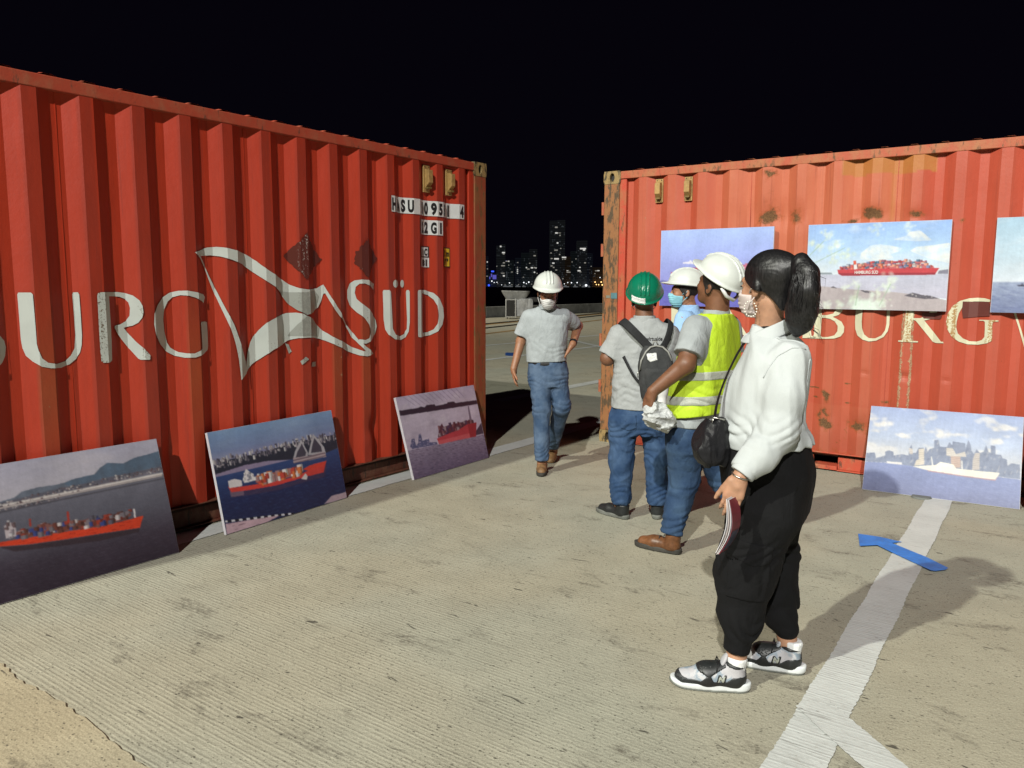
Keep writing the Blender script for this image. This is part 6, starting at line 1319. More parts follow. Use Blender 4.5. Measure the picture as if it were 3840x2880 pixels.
# ---------------------------------------------------------------- man with green helmet and backpack, seen from behind
def green_man():
    p = Person((.85, 5.14), 'man in green helmet and grey polo with dark backpack, seen from behind')
    f = unit((.10, 1, 0)); l = unit(np.cross((0, 0, 1), f)); fh = unit((.10, 1, .42)); R = frame(fh); hc = (.858, 5.185, 1.437)
    b = Sdf(); b._u(xf(head_shape(), hc, R), np.array(hc) - .16, np.array(hc) + .16, .02)
    b.cone((.855, 5.15, 1.39), (.855, 5.14, 1.26), .056, .064, .03)
    b.loft([(.66, .845, 5.15, .14, .09), (.95, .855, 5.15, .15, .09), (1.15, .86, 5.15, .165, .09), (1.26, .86, 5.15, .13, .065)], l, f, 2.2, .03)
    b.chain([(.690, 5.155, 1.215), (.622, 5.135, 1.055), (.715, 5.37, 1.10)], [.052, .046, .030], .02); b.chain([(1.035, 5.155, 1.22), (1.095, 5.16, 1.05), (.99, 5.40, 1.10)], [.052, .046, .030], .02)
    hand(b, (.715, 5.37, 1.10), (.5, .8, .1), (0, 0, -1), (.8, -.5, .1), .95, .6); hand(b, (.99, 5.40, 1.10), (-.5, .8, .1), (0, 0, -1), (-.8, -.5, .1), .95, .6)
    b.chain([(.745, 5.14, .66), (.725, 5.13, .36), (.722, 5.12, .06)], [.08, .055, .04], .03); b.chain([(.945, 5.15, .66), (.962, 5.13, .37), (.962, 5.12, .06)], [.08, .055, .04], .03)
    p.add('body', b, (.5, 4.9, .02), (1.22, 5.56, 1.60), .006, M['skB'])
    s = Sdf(); s.loft([(.70, .840, 5.145, .190, .135), (.80, .843, 5.145, .183, .135), (.95, .852, 5.145, .188, .130), (1.08, .858, 5.15, .200, .125), (1.18, .860, 5.15, .205, .115), (1.245, .860, 5.15, .185, .095), (1.29, .858, 5.15, .120, .075), (1.315, .857, 5.15, .07, .06)], l, f, 2.5, .03)
    s.sleeve([(.700, 5.15, 1.205), (.632, 5.14, 1.070)], [.070, .075], (-.45, 0, -.95)).sleeve([(1.020, 5.15, 1.21), (1.084, 5.155, 1.070)], [.070, .075], (.45, 0, -.95))
    s.disp(wrinkle(.005, 3.4, 33, (1, 1, .6))).disp(folds(.004, .06, .88, .10, 3, .35)).disp(wrinkle(.0025, 7, 35, (.6, 1, 1.6)))
    s.cut((0, 0, .745), (-.02, 0, -1))
    sh = p.add('polo_shirt', s, (.5, 4.95, .70), (1.22, 5.35, 1.36), .006, M['polo2'])
    col = Sdf().loft([(1.275, .857, 5.15, .083, .076), (1.335, .857, 5.15, .069, .066)], l, f, 2, .01).sub(Sdf().loft([(1.24, .857, 5.15, .070, .066), (1.36, .857, 5.15, .060, .057)], l, f, 2, .01), .004)
    p.add('collar', col, (.74, 5.04, 1.25), (.98, 5.26, 1.36), .005, M['polo2'], sh)
    j = Sdf(); j.loft([(.56, .840, 5.15, .175, .125), (.66, .840, 5.14, .185, .140), (.76, .842, 5.145, .178, .125)], l, f, 2.4, .03)
    j.chain([(.738, 5.14, .64), (.721, 5.115, .38), (.722, 5.10, .13)], [.100, .078, .068], .03).chain([(.945, 5.15, .64), (.963, 5.12, .38), (.962, 5.10, .12)], [.100, .078, .068], .03)
    j.disp(wrinkle(.006, 5, 41, (1, 1, 1))).disp(folds(.004, .042, .17, .09, 4, .8)).disp(folds(.0035, .075, .40, .10, 6, .9)).disp(folds(.005, .055, .57, .07, 8, .8)).cut((0, 0, .095), (0, 0, -1)).cut((0, 0, .775), (0, 0, 1))
    jn = p.add('jeans', j, (.58, 4.9, .06), (1.12, 5.36, .82), .006, M['jeanB'])
    # back pocket
    pk = lambda P: np.maximum(np.abs(j(P)) - .004, np.maximum(poly_sd(P[:, 0], P[:, 2], [(.70, .70), (.80, .705), (.80, .615), (.75, .595), (.70, .615)]), P[:, 1] - 5.12)).astype(np.float32)
    p.add('back_pocket', pk, (.66, 4.95, .57), (.84, 5.14, .73), .005, M['jeanB'], jn)
    hm = p.helmet(np.array(hc) + np.array((0, -.01, .022)), frame(unit((.16, 1, .62))), M['helmG'], .005, 1.0)
    # white adjuster label at the back of the shell
    hs = helmet_shape(); hR = frame(unit((.16, 1, .62)))
    lab = lambda q: np.maximum(np.abs(hs(q)) - .0022, np.maximum(np.maximum(np.abs(q[:, 0] - .038) - .045, np.abs(q[:, 2] - .052) - .017), q[:, 1] + .03)).astype(np.float32)
    cc = np.array(hc) + np.array((0, -.01, .022)); p.add('helmet_label', xf(lab, cc, hR), cc - .2, cc + .2, .004, M['stick'], hm)
    p.short_hair(hc, R, M['hairM'])
    p.mask(hc, R, M['maskW'], .006)
    p.shoe((.765, 5.05), (.615, 5.22), M['shoeK'], M['rubG'], boot=.085, L=.27); p.shoe((.950, 5.05), (1.01, 5.25), M['shoeK'], M['rubG'], boot=.085, L=.27)
    # slogan across the shoulders, laid on the shirt
    dg = bpy.context.evaluated_depsgraph_get(); from mathutils.bvhtree import BVHTree
    bv = BVHTree.FromPolygons([v.co for v in sh.data.vertices], [tuple(pp.vertices) for pp in sh.data.polygons])
    def slogan(body, x0, w, z):
        cu = bpy.data.curves.new('slogan', 'FONT'); cu.body = body; cu.size = .042; cu.offset = .0007; ob = bpy.data.objects.new('slogan', cu); me = ob.to_mesh().copy(); bpy.data.objects.remove(ob); bpy.data.curves.remove(cu)
        xs = [v.co.x for v in me.vertices]; k = w / (max(xs) - min(xs))
        for v in me.vertices:
            x = x0 + v.co.x * k - .85; zz = z + v.co.y * .9; h = bv.ray_cast(Vector((x, -1, zz)), Vector((0, 1, 0))); v.co = (x, (h[0].y if h[0] else -.13) - .003, zz)
        me.materials.append(M['black']); o = bpy.data.objects.new('slogan', me); COL.objects.link(o); o.parent = sh
    slogan('tiendavirtualde', .790, .165, 1.178); slogan('os', .985, .026, 1.182)
    return sh
green_shirt = green_man()
def backpack():
    M['pack'] = cloth('charcoal_pack_fabric', (0.038, 0.040, 0.042), .8, (0.055, 0.056, 0.058), 10); M['strap'] = cloth('dark_strap', (0.022, 0.023, 0.025), .8); M['zip'] = simple('grey_zip', (0.30, 0.30, 0.28), .6); M['bottle'] = simple('white_bottle', (0.66, 0.66, 0.66), .4, .06)
    root = empty('backpack', (.90, 4.97, .80)); tag(root, 'charcoal backpack with white bottle worn by the green helmeted man', 'backpack'); o = (.90, 4.97, .80)
    s = Sdf().loft([(.785, .925, 4.97, .070, .035), (.81, .92, 4.97, .098, .055), (.90, .915, 4.965, .108, .068), (1.02, .905, 4.965, .108, .066), (1.10, .90, 4.975, .095, .055), (1.15, .897, 4.99, .060, .030)], XR, (0, 1, 0), 3.0).disp(wrinkle(.004, 6, 51, (1, 1, .5)))
    body = solid('pack_body', s, (.75, 4.85, .75), (1.08, 5.10, 1.18), .005, M['pack'], root, o)
    fp = Sdf().loft([(.79, .925, 4.945, .060, .035), (.84, .92, 4.935, .085, .055), (1.00, .91, 4.935, .088, .055), (1.015, .91, 4.94, .086, .048)], XR, (0, 1, 0), 3.0).disp(wrinkle(.003, 7, 52)); solid('front_pocket', fp, (.78, 4.84, .76), (1.06, 5.02, 1.03), .005, M['pack'], root, o)
    Z = MB(); Z.tube([(q[0] - o[0], q[1] - o[1], q[2] - o[2]) for q in [(.800, 4.925, 1.00), (.806, 4.925, 1.06), (.835, 4.935, 1.115), (.865, 4.945, 1.143), (.90, 4.95, 1.152), (.94, 4.945, 1.145), (.975, 4.935, 1.115), (.998, 4.925, 1.06)]], .006, 8); Z.build('zip', M['zip'], root, True)
    Z = MB(); Z.tube([(-.015 + .9 - o[0], 4.975 - o[1], 1.15 - o[2]), (.89 - o[0], 4.97 - o[1], 1.178 - o[2]), (.905 - o[0], 4.97 - o[1], 1.178 - o[2]), (.92 - o[0], 4.975 - o[1], 1.15 - o[2])], .005, 8); Z.build('hang_loop', M['zip'], root, True)
    for nm, pts, w in (('shoulder_strap', [(.865, 5.00, 1.135), (.830, 5.005, 1.175), (.775, 5.01, 1.23), (.735, 5.035, 1.272), (.715, 5.09, 1.293), (.712, 5.15, 1.29), (.715, 5.22, 1.25)], .030), ('shoulder_strap', [(.945, 5.00, 1.135), (.972, 5.005, 1.18), (.990, 5.01, 1.24), (1.000, 5.035, 1.282), (1.004, 5.09, 1.298), (1.004, 5.16, 1.29), (.998, 5.24, 1.24)], .026), ('side_strap', [(.722, 5.065, 1.075), (.75, 5.025, 1.01), (.785, 5.012, .945), (.83, 5.0, .90)], .011)):
        ss = Sdf()
        for a, b in zip(pts[:-1], pts[1:]): ss.cone(a, b, w, w, .01)
        sb = bpy.data.objects
        shp = ss
        # flatten the strap against the shirt: keep a thin shell near the body
        g = lambda P, ss=ss: ss(P)
        V = MB(); n = len(pts)
        for i, q in enumerate(pts):
            t = unit(np.array(pts[min(i + 1, n - 1)]) - np.array(pts[max(i - 1, 0)])); nr = unit(np.array((q[0] - .857, (q[1] - 5.15) * 1.6, (q[2] - 1.1) * .9))); sd = unit(np.cross(t, nr)); c = np.array(q) - np.array(o) + nr * .012
            V.V += [tuple(c - sd * w - nr * .004), tuple(c + sd * w - nr * .004), tuple(c + sd * w * .9 + nr * .006), tuple(c - sd * w * .9 + nr * .006)]
            if i: b = 4 * i; V.F += [(b - 4 + k, b - 4 + (k + 1) % 4, b + (k + 1) % 4, b + k) for k in range(4)]
        V.F += [(0, 1, 2, 3), (4 * n - 1, 4 * n - 2, 4 * n - 3, 4 * n - 4)]
        ob = V.build(nm, M['strap'], root); md = ob.modifiers.new('round', 'SUBSURF'); md.levels = 2; md.render_levels = 2
    bt = Sdf().ell((.935, 4.875, .895), (.036, .030, .082)).ell((.933, 4.88, .80), (.030, .03, .04)); solid('bottle', bt, (.88, 4.82, .74), (.99, 4.93, 1.0), .004, M['bottle'], root, o)
    stk = lambda P: np.maximum(np.abs(s(P)) - .0025, poly_sd(P[:, 0], P[:, 2] , [(.838, 1.105), (.900, 1.112), (.905, 1.065), (.862, 1.052), (.842, 1.068)]) + (P[:, 1] > 4.97)).astype(np.float32)
    solid('sticker', stk, (.82, 4.86, 1.03), (.92, 4.96, 1.13), .004, M['stick'], root, o)
    Z = MB(); Z.tube([(.793 - o[0], 4.93 - o[1], 1.00 - o[2]), (.785 - o[0], 4.925 - o[1], .975 - o[2]), (.787 - o[0], 4.925 - o[1], .955 - o[2]), (.794 - o[0], 4.925 - o[1], .96 - o[2])], .003, 6); Z.build('carabiner', M['metal'], root, True)
backpack()

# ---------------------------------------------------------------- man in light blue shirt behind the others
def blue_man():
    p = Person((1.36, 5.98), 'man in light blue shirt, white helmet and blue face mask looking left')
    f = unit((-.80, .60, 0)); l = unit(np.cross((0, 0, 1), f)); fh = unit((-1, .12, .03)); R = frame(fh); hc = (1.290, 5.955, 1.482)
    b = Sdf(); b._u(xf(head_shape(), hc, R), np.array(hc) - .16, np.array(hc) + .16, .02)
    b.cone((1.305, 5.96, 1.43), (1.34, 5.97, 1.30), .054, .064, .03)
    b.loft([(.75, 1.37, 5.98, .14, .09), (1.05, 1.37, 5.98, .15, .10), (1.22, 1.36, 5.98, .16, .085), (1.31, 1.35, 5.975, .12, .06)], l, f, 2.2, .03)
    for sg in (-1, 1):
        sx = np.array((1.36, 5.98, 1.28)) + l * .165 * sg; b.chain([sx, sx + l * .05 * sg + f * -.02 + np.array((0, 0, -.24)), sx + l * .02 * sg + f * .16 + np.array((0, 0, -.36))], [.05, .042, .028], .02)
        hand(b, sx + l * .02 * sg + f * .16 + np.array((0, 0, -.36)), f * .7 + np.array((0, 0, -.7)), -l * sg, f * .7 + np.array((0, 0, .5)), .95, .5)
        hx = np.array((1.37, 5.98, .78)) + l * .085 * sg; b.chain([hx, (hx[0], hx[1], .42), (hx[0], hx[1], .06)], [.08, .055, .04], .03)
    p.add('body', b, (1.0, 5.6, .02), (1.75, 6.35, 1.64), .007, M['skC'])
    s = Sdf(); s.loft([(.78, 1.375, 5.985, .175, .130), (.95, 1.37, 5.985, .175, .135), (1.12, 1.365, 5.98, .185, .125), (1.22, 1.36, 5.98, .188, .108), (1.29, 1.352, 5.977, .150, .085), (1.335, 1.345, 5.973, .075, .065)], l, f, 2.4, .03)
    for sg in (-1, 1):
        sx = np.array((1.36, 5.98, 1.28)) + l * .15 * sg; s.sleeve([sx, sx + l * .055 * sg + np.array((0, 0, -.16))], [.068, .072], (0, 0, -1))
    s.disp(wrinkle(.006, 5, 63, (1, 1, .6))).cut((0, 0, .79), (0, 0, -1)); sh = p.add('shirt', s, (1.0, 5.6, .74), (1.75, 6.35, 1.40), .007, M['blueshirt'])
    col = Sdf().loft([(1.30, 1.332, 5.97, .086, .088), (1.385, 1.318, 5.965, .070, .074)], l, f, 2, .01).sub(Sdf().loft([(1.27, 1.332, 5.97, .071, .072), (1.40, 1.316, 5.965, .060, .064)], l, f, 2, .01), .004)
    p.add('collar', col, (1.2, 5.84, 1.28), (1.46, 6.1, 1.40), .005, M['blueshirt'], sh)
    j = Sdf(); j.loft([(.62, 1.37, 5.985, .16, .115), (.80, 1.372, 5.985, .168, .12)], l, f, 2.3, .03)
    for sg in (-1, 1):
        hx = np.array((1.37, 5.98, .72)) + l * .088 * sg; j.chain([hx, (hx[0], hx[1], .42), (hx[0], hx[1], .12)], [.095, .075, .062], .03)
    j.disp(wrinkle(.006, 5, 66)).disp(folds(.005, .045, .16, .1, 3)).cut((0, 0, .09), (0, 0, -1)); p.add('jeans', j, (1.1, 5.7, .06), (1.65, 6.3, .84), .008, M['jeanC'])
    p.helmet(np.array(hc) + np.array((.004, 0, .020)), frame(unit((-1, .12, .10))), M['helmW'], .0055, 1.0); p.mask(hc, R, M['maskB']); p.brows(hc, R, M['hairM']); p.short_hair(hc, R, M['hairM'])
    for sg in (-1, 1):
        hx = np.array((1.37, 5.98)) + l[:2] * .088 * sg; p.shoe(hx - f[:2] * .06, hx + f[:2] * .2, M['shoeK'], M['rubG'], boot=.085, h=.007)
blue_man()

# ---------------------------------------------------------------- man in hi-vis vest
def vest_man():
    p = Person((1.06, 4.46), 'man in yellow reflective vest and white helmet stepping left, seen from behind')
    f = unit((-.70, .71, 0)); l = unit(np.cross((0, 0, 1), f)); fh = unit((-.66, .75, .30)); R = frame(fh); hc = (1.135, 4.455, 1.525)
    b = Sdf(); b._u(xf(head_shape(), hc, R), np.array(hc) - .16, np.array(hc) + .16, .02)
    b.chain([(1.150, 4.44, 1.48), (1.145, 4.46, 1.33)], [.060, .070], .03)
    b.loft([(.70, 1.06, 4.46, .14, .09), (1.0, 1.10, 4.46, .15, .10), (1.22, 1.125, 4.465, .165, .09), (1.34, 1.135, 4.465, .125, .065)], l, f, 2.2, .03)
    b.chain([(1.005, 4.345, 1.300), (.935, 4.245, 1.105), (.765, 4.265, .955)], [.056, .050, .032], .02)
    ra = np.array((1.125, 4.465, 1.30)) - l * .165; b.chain([ra, ra - l * .05 + np.array((0, 0, -.24)), ra + f * .16 + np.array((0, 0, -.36))], [.055, .048, .03], .02); hand(b, ra + f * .16 + np.array((0, 0, -.36)), f + np.array((0, 0, -.6)), l, f * .5 + np.array((0, 0, .7)), 1, .6)
    hand(b, (.765, 4.265, .955), (-.30, .05, -.95), (.9, .2, -.3), (-.5, .85, .1), 1.05, 1.0, .06, .5)
    b.chain([(.985, 4.40, .74), (.995, 4.45, .43), (.925, 4.405, .07)], [.085, .058, .042], .03); b.chain([(1.145, 4.52, .74), (1.235, 4.50, .43), (1.40, 4.42, .12)], [.085, .058, .042], .03)
    p.add('body', b, (.62, 4.05, .02), (1.55, 4.85, 1.68), .0055, M['skD'])
    s = Sdf(); s.loft([(.735, 1.045, 4.455, .180, .135), (.85, 1.065, 4.455, .178, .138), (1.0, 1.09, 4.46, .182, .138), (1.15, 1.115, 4.465, .192, .130), (1.25, 1.128, 4.465, .195, .112), (1.32, 1.135, 4.465, .165, .092), (1.365, 1.140, 4.465, .085, .072)], l, f, 2.4, .03)
    s.sleeve([(1.010, 4.352, 1.292), (.952, 4.268, 1.150)], [.074, .080], (-.40, -.42, -.85)).sleeve([ra + np.array((0, 0, -.01)), ra - l * .04 + np.array((0, 0, -.15))], [.072, .078], (0, 0, -1))
    s.disp(wrinkle(.006, 4.5, 73, (1, 1, .6))).cut((0, 0, .742), (0, 0, -1)); sh = p.add('polo_shirt', s, (.72, 4.05, .70), (1.48, 4.85, 1.42), .006, M['polo3'])
    col = Sdf().loft([(1.335, 1.142, 4.462, .088, .082), (1.395, 1.146, 4.458, .074, .070)], l, f, 2, .01).sub(Sdf().loft([(1.30, 1.142, 4.462, .074, .068), (1.42, 1.146, 4.458, .064, .060)], l, f, 2, .01), .004)
    p.add('collar', col, (1.02, 4.34, 1.31), (1.28, 4.58, 1.41), .005, M['polo3'], sh)
    vt = [(.79, 1.052, 4.452, .200, .158), (.88, 1.070, 4.455, .196, .156), (1.0, 1.09, 4.46, .197, .154), (1.15, 1.115, 4.465, .198, .142), (1.25, 1.128, 4.465, .190, .122), (1.325, 1.136, 4.465, .165, .102), (1.37, 1.142, 4.465, .105, .085)]
    vf = wrinkle(.006, 4.2, 75, (1, 1, .5)); vf2 = folds(.004, .06, .88, .10, 5, .5)
    def vest(off=0.0):
        q = Sdf().loft([(z, a, c, d + off, e + off) for z, a, c, d, e in vt], l, f, 2.5, .03).disp(vf).disp(vf2)
        # arm holes
        for sg in (1, -1):
            c = np.array((1.125, 4.465, 1.235)) + l * .205 * sg; q.sub(Sdf().ell(c, (.062, .085, .135), np.array([l, f, (0, 0, 1)], np.float32)), .006)
        q.sub(Sdf().loft([(1.30, 1.145, 4.48, .07, .07), (1.42, 1.145, 4.48, .075, .072)], l, f, 2), .006)
        return q.cut((1.05, 4.45, .800), (.12, -.10, -1))
    ve = p.add('vest', vest(), (.75, 4.15, .74), (1.42, 4.80, 1.42), .0055, M['hivis'])
    for z0, z1 in ((1.005, 1.052), (.868, .918)):
        g = vest(.0035).cut((1.05, 4.45, z0), (.05, -.05, -1)).cut((1.05, 4.45, z1), (-.05, .05, 1)); p.add('reflective_band', g, (.75, 4.15, z0 - .05), (1.42, 4.80, z1 + .05), .005, M['reflect'], ve)
    j = Sdf(); j.loft([(.60, 1.045, 4.46, .165, .125), (.76, 1.05, 4.458, .170, .130)], l, f, 2.3, .03)
    j.chain([(.975, 4.40, .68), (.992, 4.45, .43), (.925, 4.41, .13)], [.105, .084, .064], .03).chain([(1.135, 4.52, .68), (1.225, 4.505, .43), (1.375, 4.43, .16)], [.105, .082, .062], .03)
    j.disp(wrinkle(.006, 4.5, 81)).disp(folds(.005, .05, .17, .09, 3)).disp(folds(.004, .07, .42, .1, 5)).cut((.92, 4.41, .115), (-.15, 0, -1)); p.add('jeans', j, (.80, 4.2, .06), (1.52, 4.75, .80), .006, M['jeanC'])
    hcc = np.array(hc) + np.array((.006, -.008, .022)); hr = frame(unit((-.62, .66, .58))); hm = p.helmet(hcc, hr, M['helmW'], .0055, 1.03)
    W = lambda a: hcc + np.array(a) @ hr
    p.raw(MB().tube([W((.085, -.085, .018)), W((.06, -.122, -.012)), W((0, -.14, -.028)), W((-.06, -.122, -.012)), W((-.085, -.085, .018))], .010, 8), 'nape_strap', M['stick'], hm, True)
    p.short_hair(hc, R, M['hairM'])
    p.shoe((.968, 4.375), (.775, 4.515), M['bootB'], M['rub'], boot=.105, L=.285); p.shoe((1.45, 4.36), (1.27, 4.50), M['bootB'], M['rub'], boot=.105, z=.03, L=.28, pitch=-.25)
vest_man()
def plastic_bag():
    t = NT('thin_white_plastic'); c = t.coord(); n = t.noise(c, 40, 4, .7, 1.2); t.fin(t.mix(t.ramp(n, .3, .7), (.48, .50, .50), (.66, .68, .68)), .4, t.bump(n, .6, .008)); t.p.inputs['Transmission Weight'].default_value = .15
    s = Sdf().ell((.805, 4.275, .815), (.078, .055, .062), k=.03).ell((.770, 4.265, .850), (.04, .035, .045), k=.03).ell((.845, 4.29, .785), (.045, .04, .05), k=.03).disp(wrinkle(.020, 7, 91)).disp(wrinkle(.005, 22, 92))
    o = solid('plastic_bag', s, (.66, 4.14, .68), (.96, 4.42, .95), .004, t.m, None, (.80, 4.27, .74)); o.location = (.80, 4.27, .74); tag(o, "crumpled white plastic bag held by the yellow vested man", 'bag')
plastic_bag()
# ---------------------------------------------------------------- woman in white blouse, nearest figure
def woman():
    p = Person((.95, 2.95), 'woman in white blouse and black cargo trousers with ponytail, standing in front on the right')
    f = unit((-.92, .39, 0)); l = unit(np.cross((0, 0, 1), f)); fh = unit((-.54, .84, .02)); R = frame(fh); hc = np.array((.940, 2.945, 1.526))
    H = lambda a: hc + np.array(a) @ R
    # ---- body
    b = Sdf(); b._u(xf(head_shape(), hc, R, .97), hc - .16, hc + .16, .02)
    b.chain([H((0, -.020, -.055)), (.960, 2.962, 1.37), (.972, 2.965, 1.28)], [.049, .050, .055], .02)
    b.loft([(.80, .985, 2.97, .15, .13), (.95, .965, 2.97, .15, .12), (1.10, .968, 2.97, .15, .12), (1.20, .975, 2.965, .14, .08), (1.28, .975, 2.965, .07, .045)], l, f, 2.2, .03)
    b.chain([(.985, 2.830, 1.255), (.935, 2.775, 1.02), (.800, 2.715, .862)], [.040, .042, .026], .02); b.chain([(1.00, 3.09, 1.255), (1.05, 3.18, 1.03), (1.03, 3.19, .82)], [.040, .042, .026], .02)
    hand(b, (.800, 2.715, .862), (-.30, -.02, -1), (.25, .95, 0), (-1, .25, .25), .98, .30, .06, .35, (.55, .40, .42, .48), .0086); hand(b, (1.03, 3.19, .82), (-.05, 0, -1), (0, -1, 0), (-1, 0, .2), .95, .4)
    b.chain([(.955, 2.89, .80), (.885, 2.895, .45), (.853, 2.854, .06)], [.095, .060, .034], .03); b.chain([(1.02, 3.05, .80), (1.055, 3.07, .45), (1.113, 2.999, .06)], [.095, .060, .034], .03)
    p.add('body', b, (.60, 2.60, .02), (1.22, 3.30, 1.64), .0045, M['skE'])
    # ---- blouse
    s0 = Sdf().loft([(.905, .968, 2.97, .184, .168), (.955, .962, 2.97, .190, .176), (.985, .955, 2.97, .186, .163), (1.03, .948, 2.97, .178, .148), (1.10, .955, 2.97, .176, .146), (1.18, .968, 2.968, .178, .140), (1.26, .990, 2.966, .182, .122), (1.315, .986, 2.965, .150, .096), (1.348, .970, 2.963, .102, .084), (1.376, .966, 2.960, .064, .062)], l, f, 2.2, .03).disp(folds(.003, .05, .985, .035, 5, .5)).cut((.97, 2.97, .940), (.06, .0, -1)); s = Sdf().join(s0, (.7, 2.7, .90), (1.25, 3.25, 1.40), .02)
    q = Sdf().chain([(.992, 2.822, 1.275), (.965, 2.785, 1.14), (.942, 2.768, 1.02), (.872, 2.742, .935), (.826, 2.725, .893)], [.067, .064, .062, .054, .046], .03).cut((.818, 2.722, .884), (-.55, -.12, -.75))
    q2 = Sdf().chain([(1.00, 3.10, 1.275), (1.05, 3.18, 1.03), (1.035, 3.19, .86)], [.072, .070, .055], .03).cut((1.035, 3.19, .86), (0, 0, -1))
    s.join(q, (.70, 2.60, .85), (1.1, 2.95, 1.37), .028).join(q2, (.9, 2.95, .80), (1.2, 3.3, 1.37), .03)
    s.disp(wrinkle(.010, 2.4, 101, (1, 1, .28))).disp(wrinkle(.0045, 6, 103, (1.3, 1.3, .30))).disp(folds(.0030, .05, 1.02, .045, 9, .5))
    sh = p.add('blouse', s, (.66, 2.58, .85), (1.24, 3.32, 1.42), .005, M['blouse'])
    cf = Sdf().cone((.835, 2.730, .905), (.803, 2.716, .866), .0475, .0435, .01).cut((.806, 2.718, .870), (-.60, -.12, -.75)).cut((.832, 2.729, .903), (.60, .12, .75)); p.add('cuff', cf, (.70, 2.62, .78), (.92, 2.82, .98), .004, M['blouse'], sh)
    col = Sdf().loft([(1.315, .956, 2.962, .104, .100), (1.365, .961, 2.960, .084, .082), (1.405, .966, 2.957, .064, .064), (1.43, .968, 2.956, .058, .058)], l, f, 2, .01).sub(Sdf().loft([(1.30, .958, 2.962, .078, .074), (1.372, .962, 2.960, .064, .062), (1.44, .968, 2.956, .0545, .0545)], l, f, 2, .01), .003).cut((.965, 2.96, 1.386), (-.45, .1, 1)).cut((.965, 2.96, 1.332), (.42, -.1, -1)).disp(lambda P: (.03 * np.clip((.902 - P[:, 0]) / .01, 0, 1) * (np.abs(P[:, 1] - 2.985) < .014)).astype(np.float32))
    p.add('collar', col, (.82, 2.84, 1.29), (1.10, 3.10, 1.46), .004, M['blouse'], sh)
    # front placket and shoulder seam, laid on the cloth
    from mathutils.bvhtree import BVHTree
    bv = BVHTree.FromPolygons([v.co for v in sh.data.vertices], [tuple(pp.vertices) for pp in sh.data.polygons])
    def seam(pts, r, name, mat):
        out = []
        for a, b2 in zip(pts[:-1], pts[1:]):
            for k in range(6):
                v = Vector(np.array(a) + (np.array(b2) - np.array(a)) * k / 6 - p.o); n = bv.find_nearest(v); out.append(tuple(Vector(n[0]) + n[1] * (r * .25)))
        MB().tube(out, r, 6).build(name, mat, sh, True)
    seam([(.955, 2.86, 1.345), (1.02, 2.80, 1.325), (1.05, 2.80, 1.295)], .0022, 'yoke_seam', M['blouse'])
    seam([(1.055, 2.86, 1.36), (1.05, 2.81, 1.31), (1.035, 2.79, 1.26), (1.02, 2.775, 1.18), (.99, 2.80, 1.14)], .0022, 'shoulder_seam', M['blouse'])
    seam([(.90, 2.80, 1.20), (.93, 2.775, 1.285), (.98, 2.765, 1.315), (1.04, 2.785, 1.30)], .0022, 'sleeve_seam', M['blouse'])
    # ---- trousers
    j = Sdf(); j.loft([(.50, .955, 2.965, .08, .07), (.58, .968, 2.965, .13, .115), (.66, .980, 2.965, .168, .150), (.74, .978, 2.965, .182, .166), (.84, .974, 2.967, .190, .176), (.92, .966, 2.968, .178, .164), (.97, .960, 2.97, .170, .150)], l, f, 2.25, .03)
    j.chain([(.955, 2.885, .68), (.905, 2.895, .50), (.884, 2.895, .42), (.872, 2.880, .29), (.866, 2.866, .225)], [.120, .105, .098, .073, .060], .05); j.chain([(1.02, 3.045, .68), (1.045, 3.07, .45), (1.060, 3.055, .29), (1.075, 3.03, .22)], [.116, .096, .080, .062], .05)
    j.disp(wrinkle(.008, 3.2, 111, (1, 1, .7))).disp(folds(.006, .07, .24, .06, 3, .7)).disp(folds(.005, .09, .50, .12, 5, .7))
    j.chain([(.866, 2.866, .225), (.857, 2.857, .165)], [.053, .050], .012).chain([(1.078, 3.026, .225), (1.098, 3.008, .175)], [.049, .047], .012).cut((.862, 2.862, .152), (-.15, 0, -1))
    tr = p.add('trousers', j, (.70, 2.68, .12), (1.26, 3.28, 1.0), .0055, M['blackpants'])
    PO = [(.800, .610), (.955, .585), (.945, .525), (.875, .512), (.798, .545)]; PB = [(.798, .545), (.945, .528), (.935, .370), (.795, .385)]
    for nm, pl, th in (('pocket_flap', PO, .007), ('cargo_pocket', PB, .0045)):
        pf = lambda P, pl=pl, th=th: np.maximum(np.abs(j(P)) - th, np.maximum(poly_sd(P[:, 0], P[:, 2], pl), P[:, 1] - 2.90)).astype(np.float32)
        p.add(nm, pf, (.74, 2.68, .33), (1.0, 2.92, .65), .005, M['blackpants'], tr)
    # ---- hair: sleek cap, high ponytail
    hd = head_shape()
    def cap(q):
        d = smin(hd(q) - .007, Sdf().ell((0, -.026, .046), (.081, .102, .088))(q), .012)
        d = smin(d, Sdf().cone((0, -.085, .070), (0, -.116, .076), .040, .026)(q), .03)
        d = smin(d, Sdf().cone((0, -.055, -.01), (0, -.052, -.085), .052, .044)(q), .02)
        lim = np.interp(q[:, 2], [-.09, -.05, -.02, .0, .02, .05, .08, .13], [-.088, -.066, -.030, .026, .050, .066, .082, .10])
        reg = np.maximum(q[:, 1] - lim, -.098 - q[:, 2] + np.clip(-q[:, 1] - .06, 0, .1) * .4)
        g = .0006 * np.sin(np.arctan2(q[:, 0], q[:, 2] - .075) * 80 + q[:, 1] * 40)
        return -smin(-(d + g), -reg, .006)
    hr = p.add('hair', xf(cap, hc, R), hc - .2, hc + .2, .0042, M['hair'])
    pt = Sdf().chain([(0, -.112, .074), (0, -.142, .078), (.004, -.168, .045), (.010, -.172, -.012), (0, -.160, -.080), (-.010, -.145, -.130), (-.014, -.132, -.165)], [.022, .032, .041, .047, .050, .042, .016], .02)
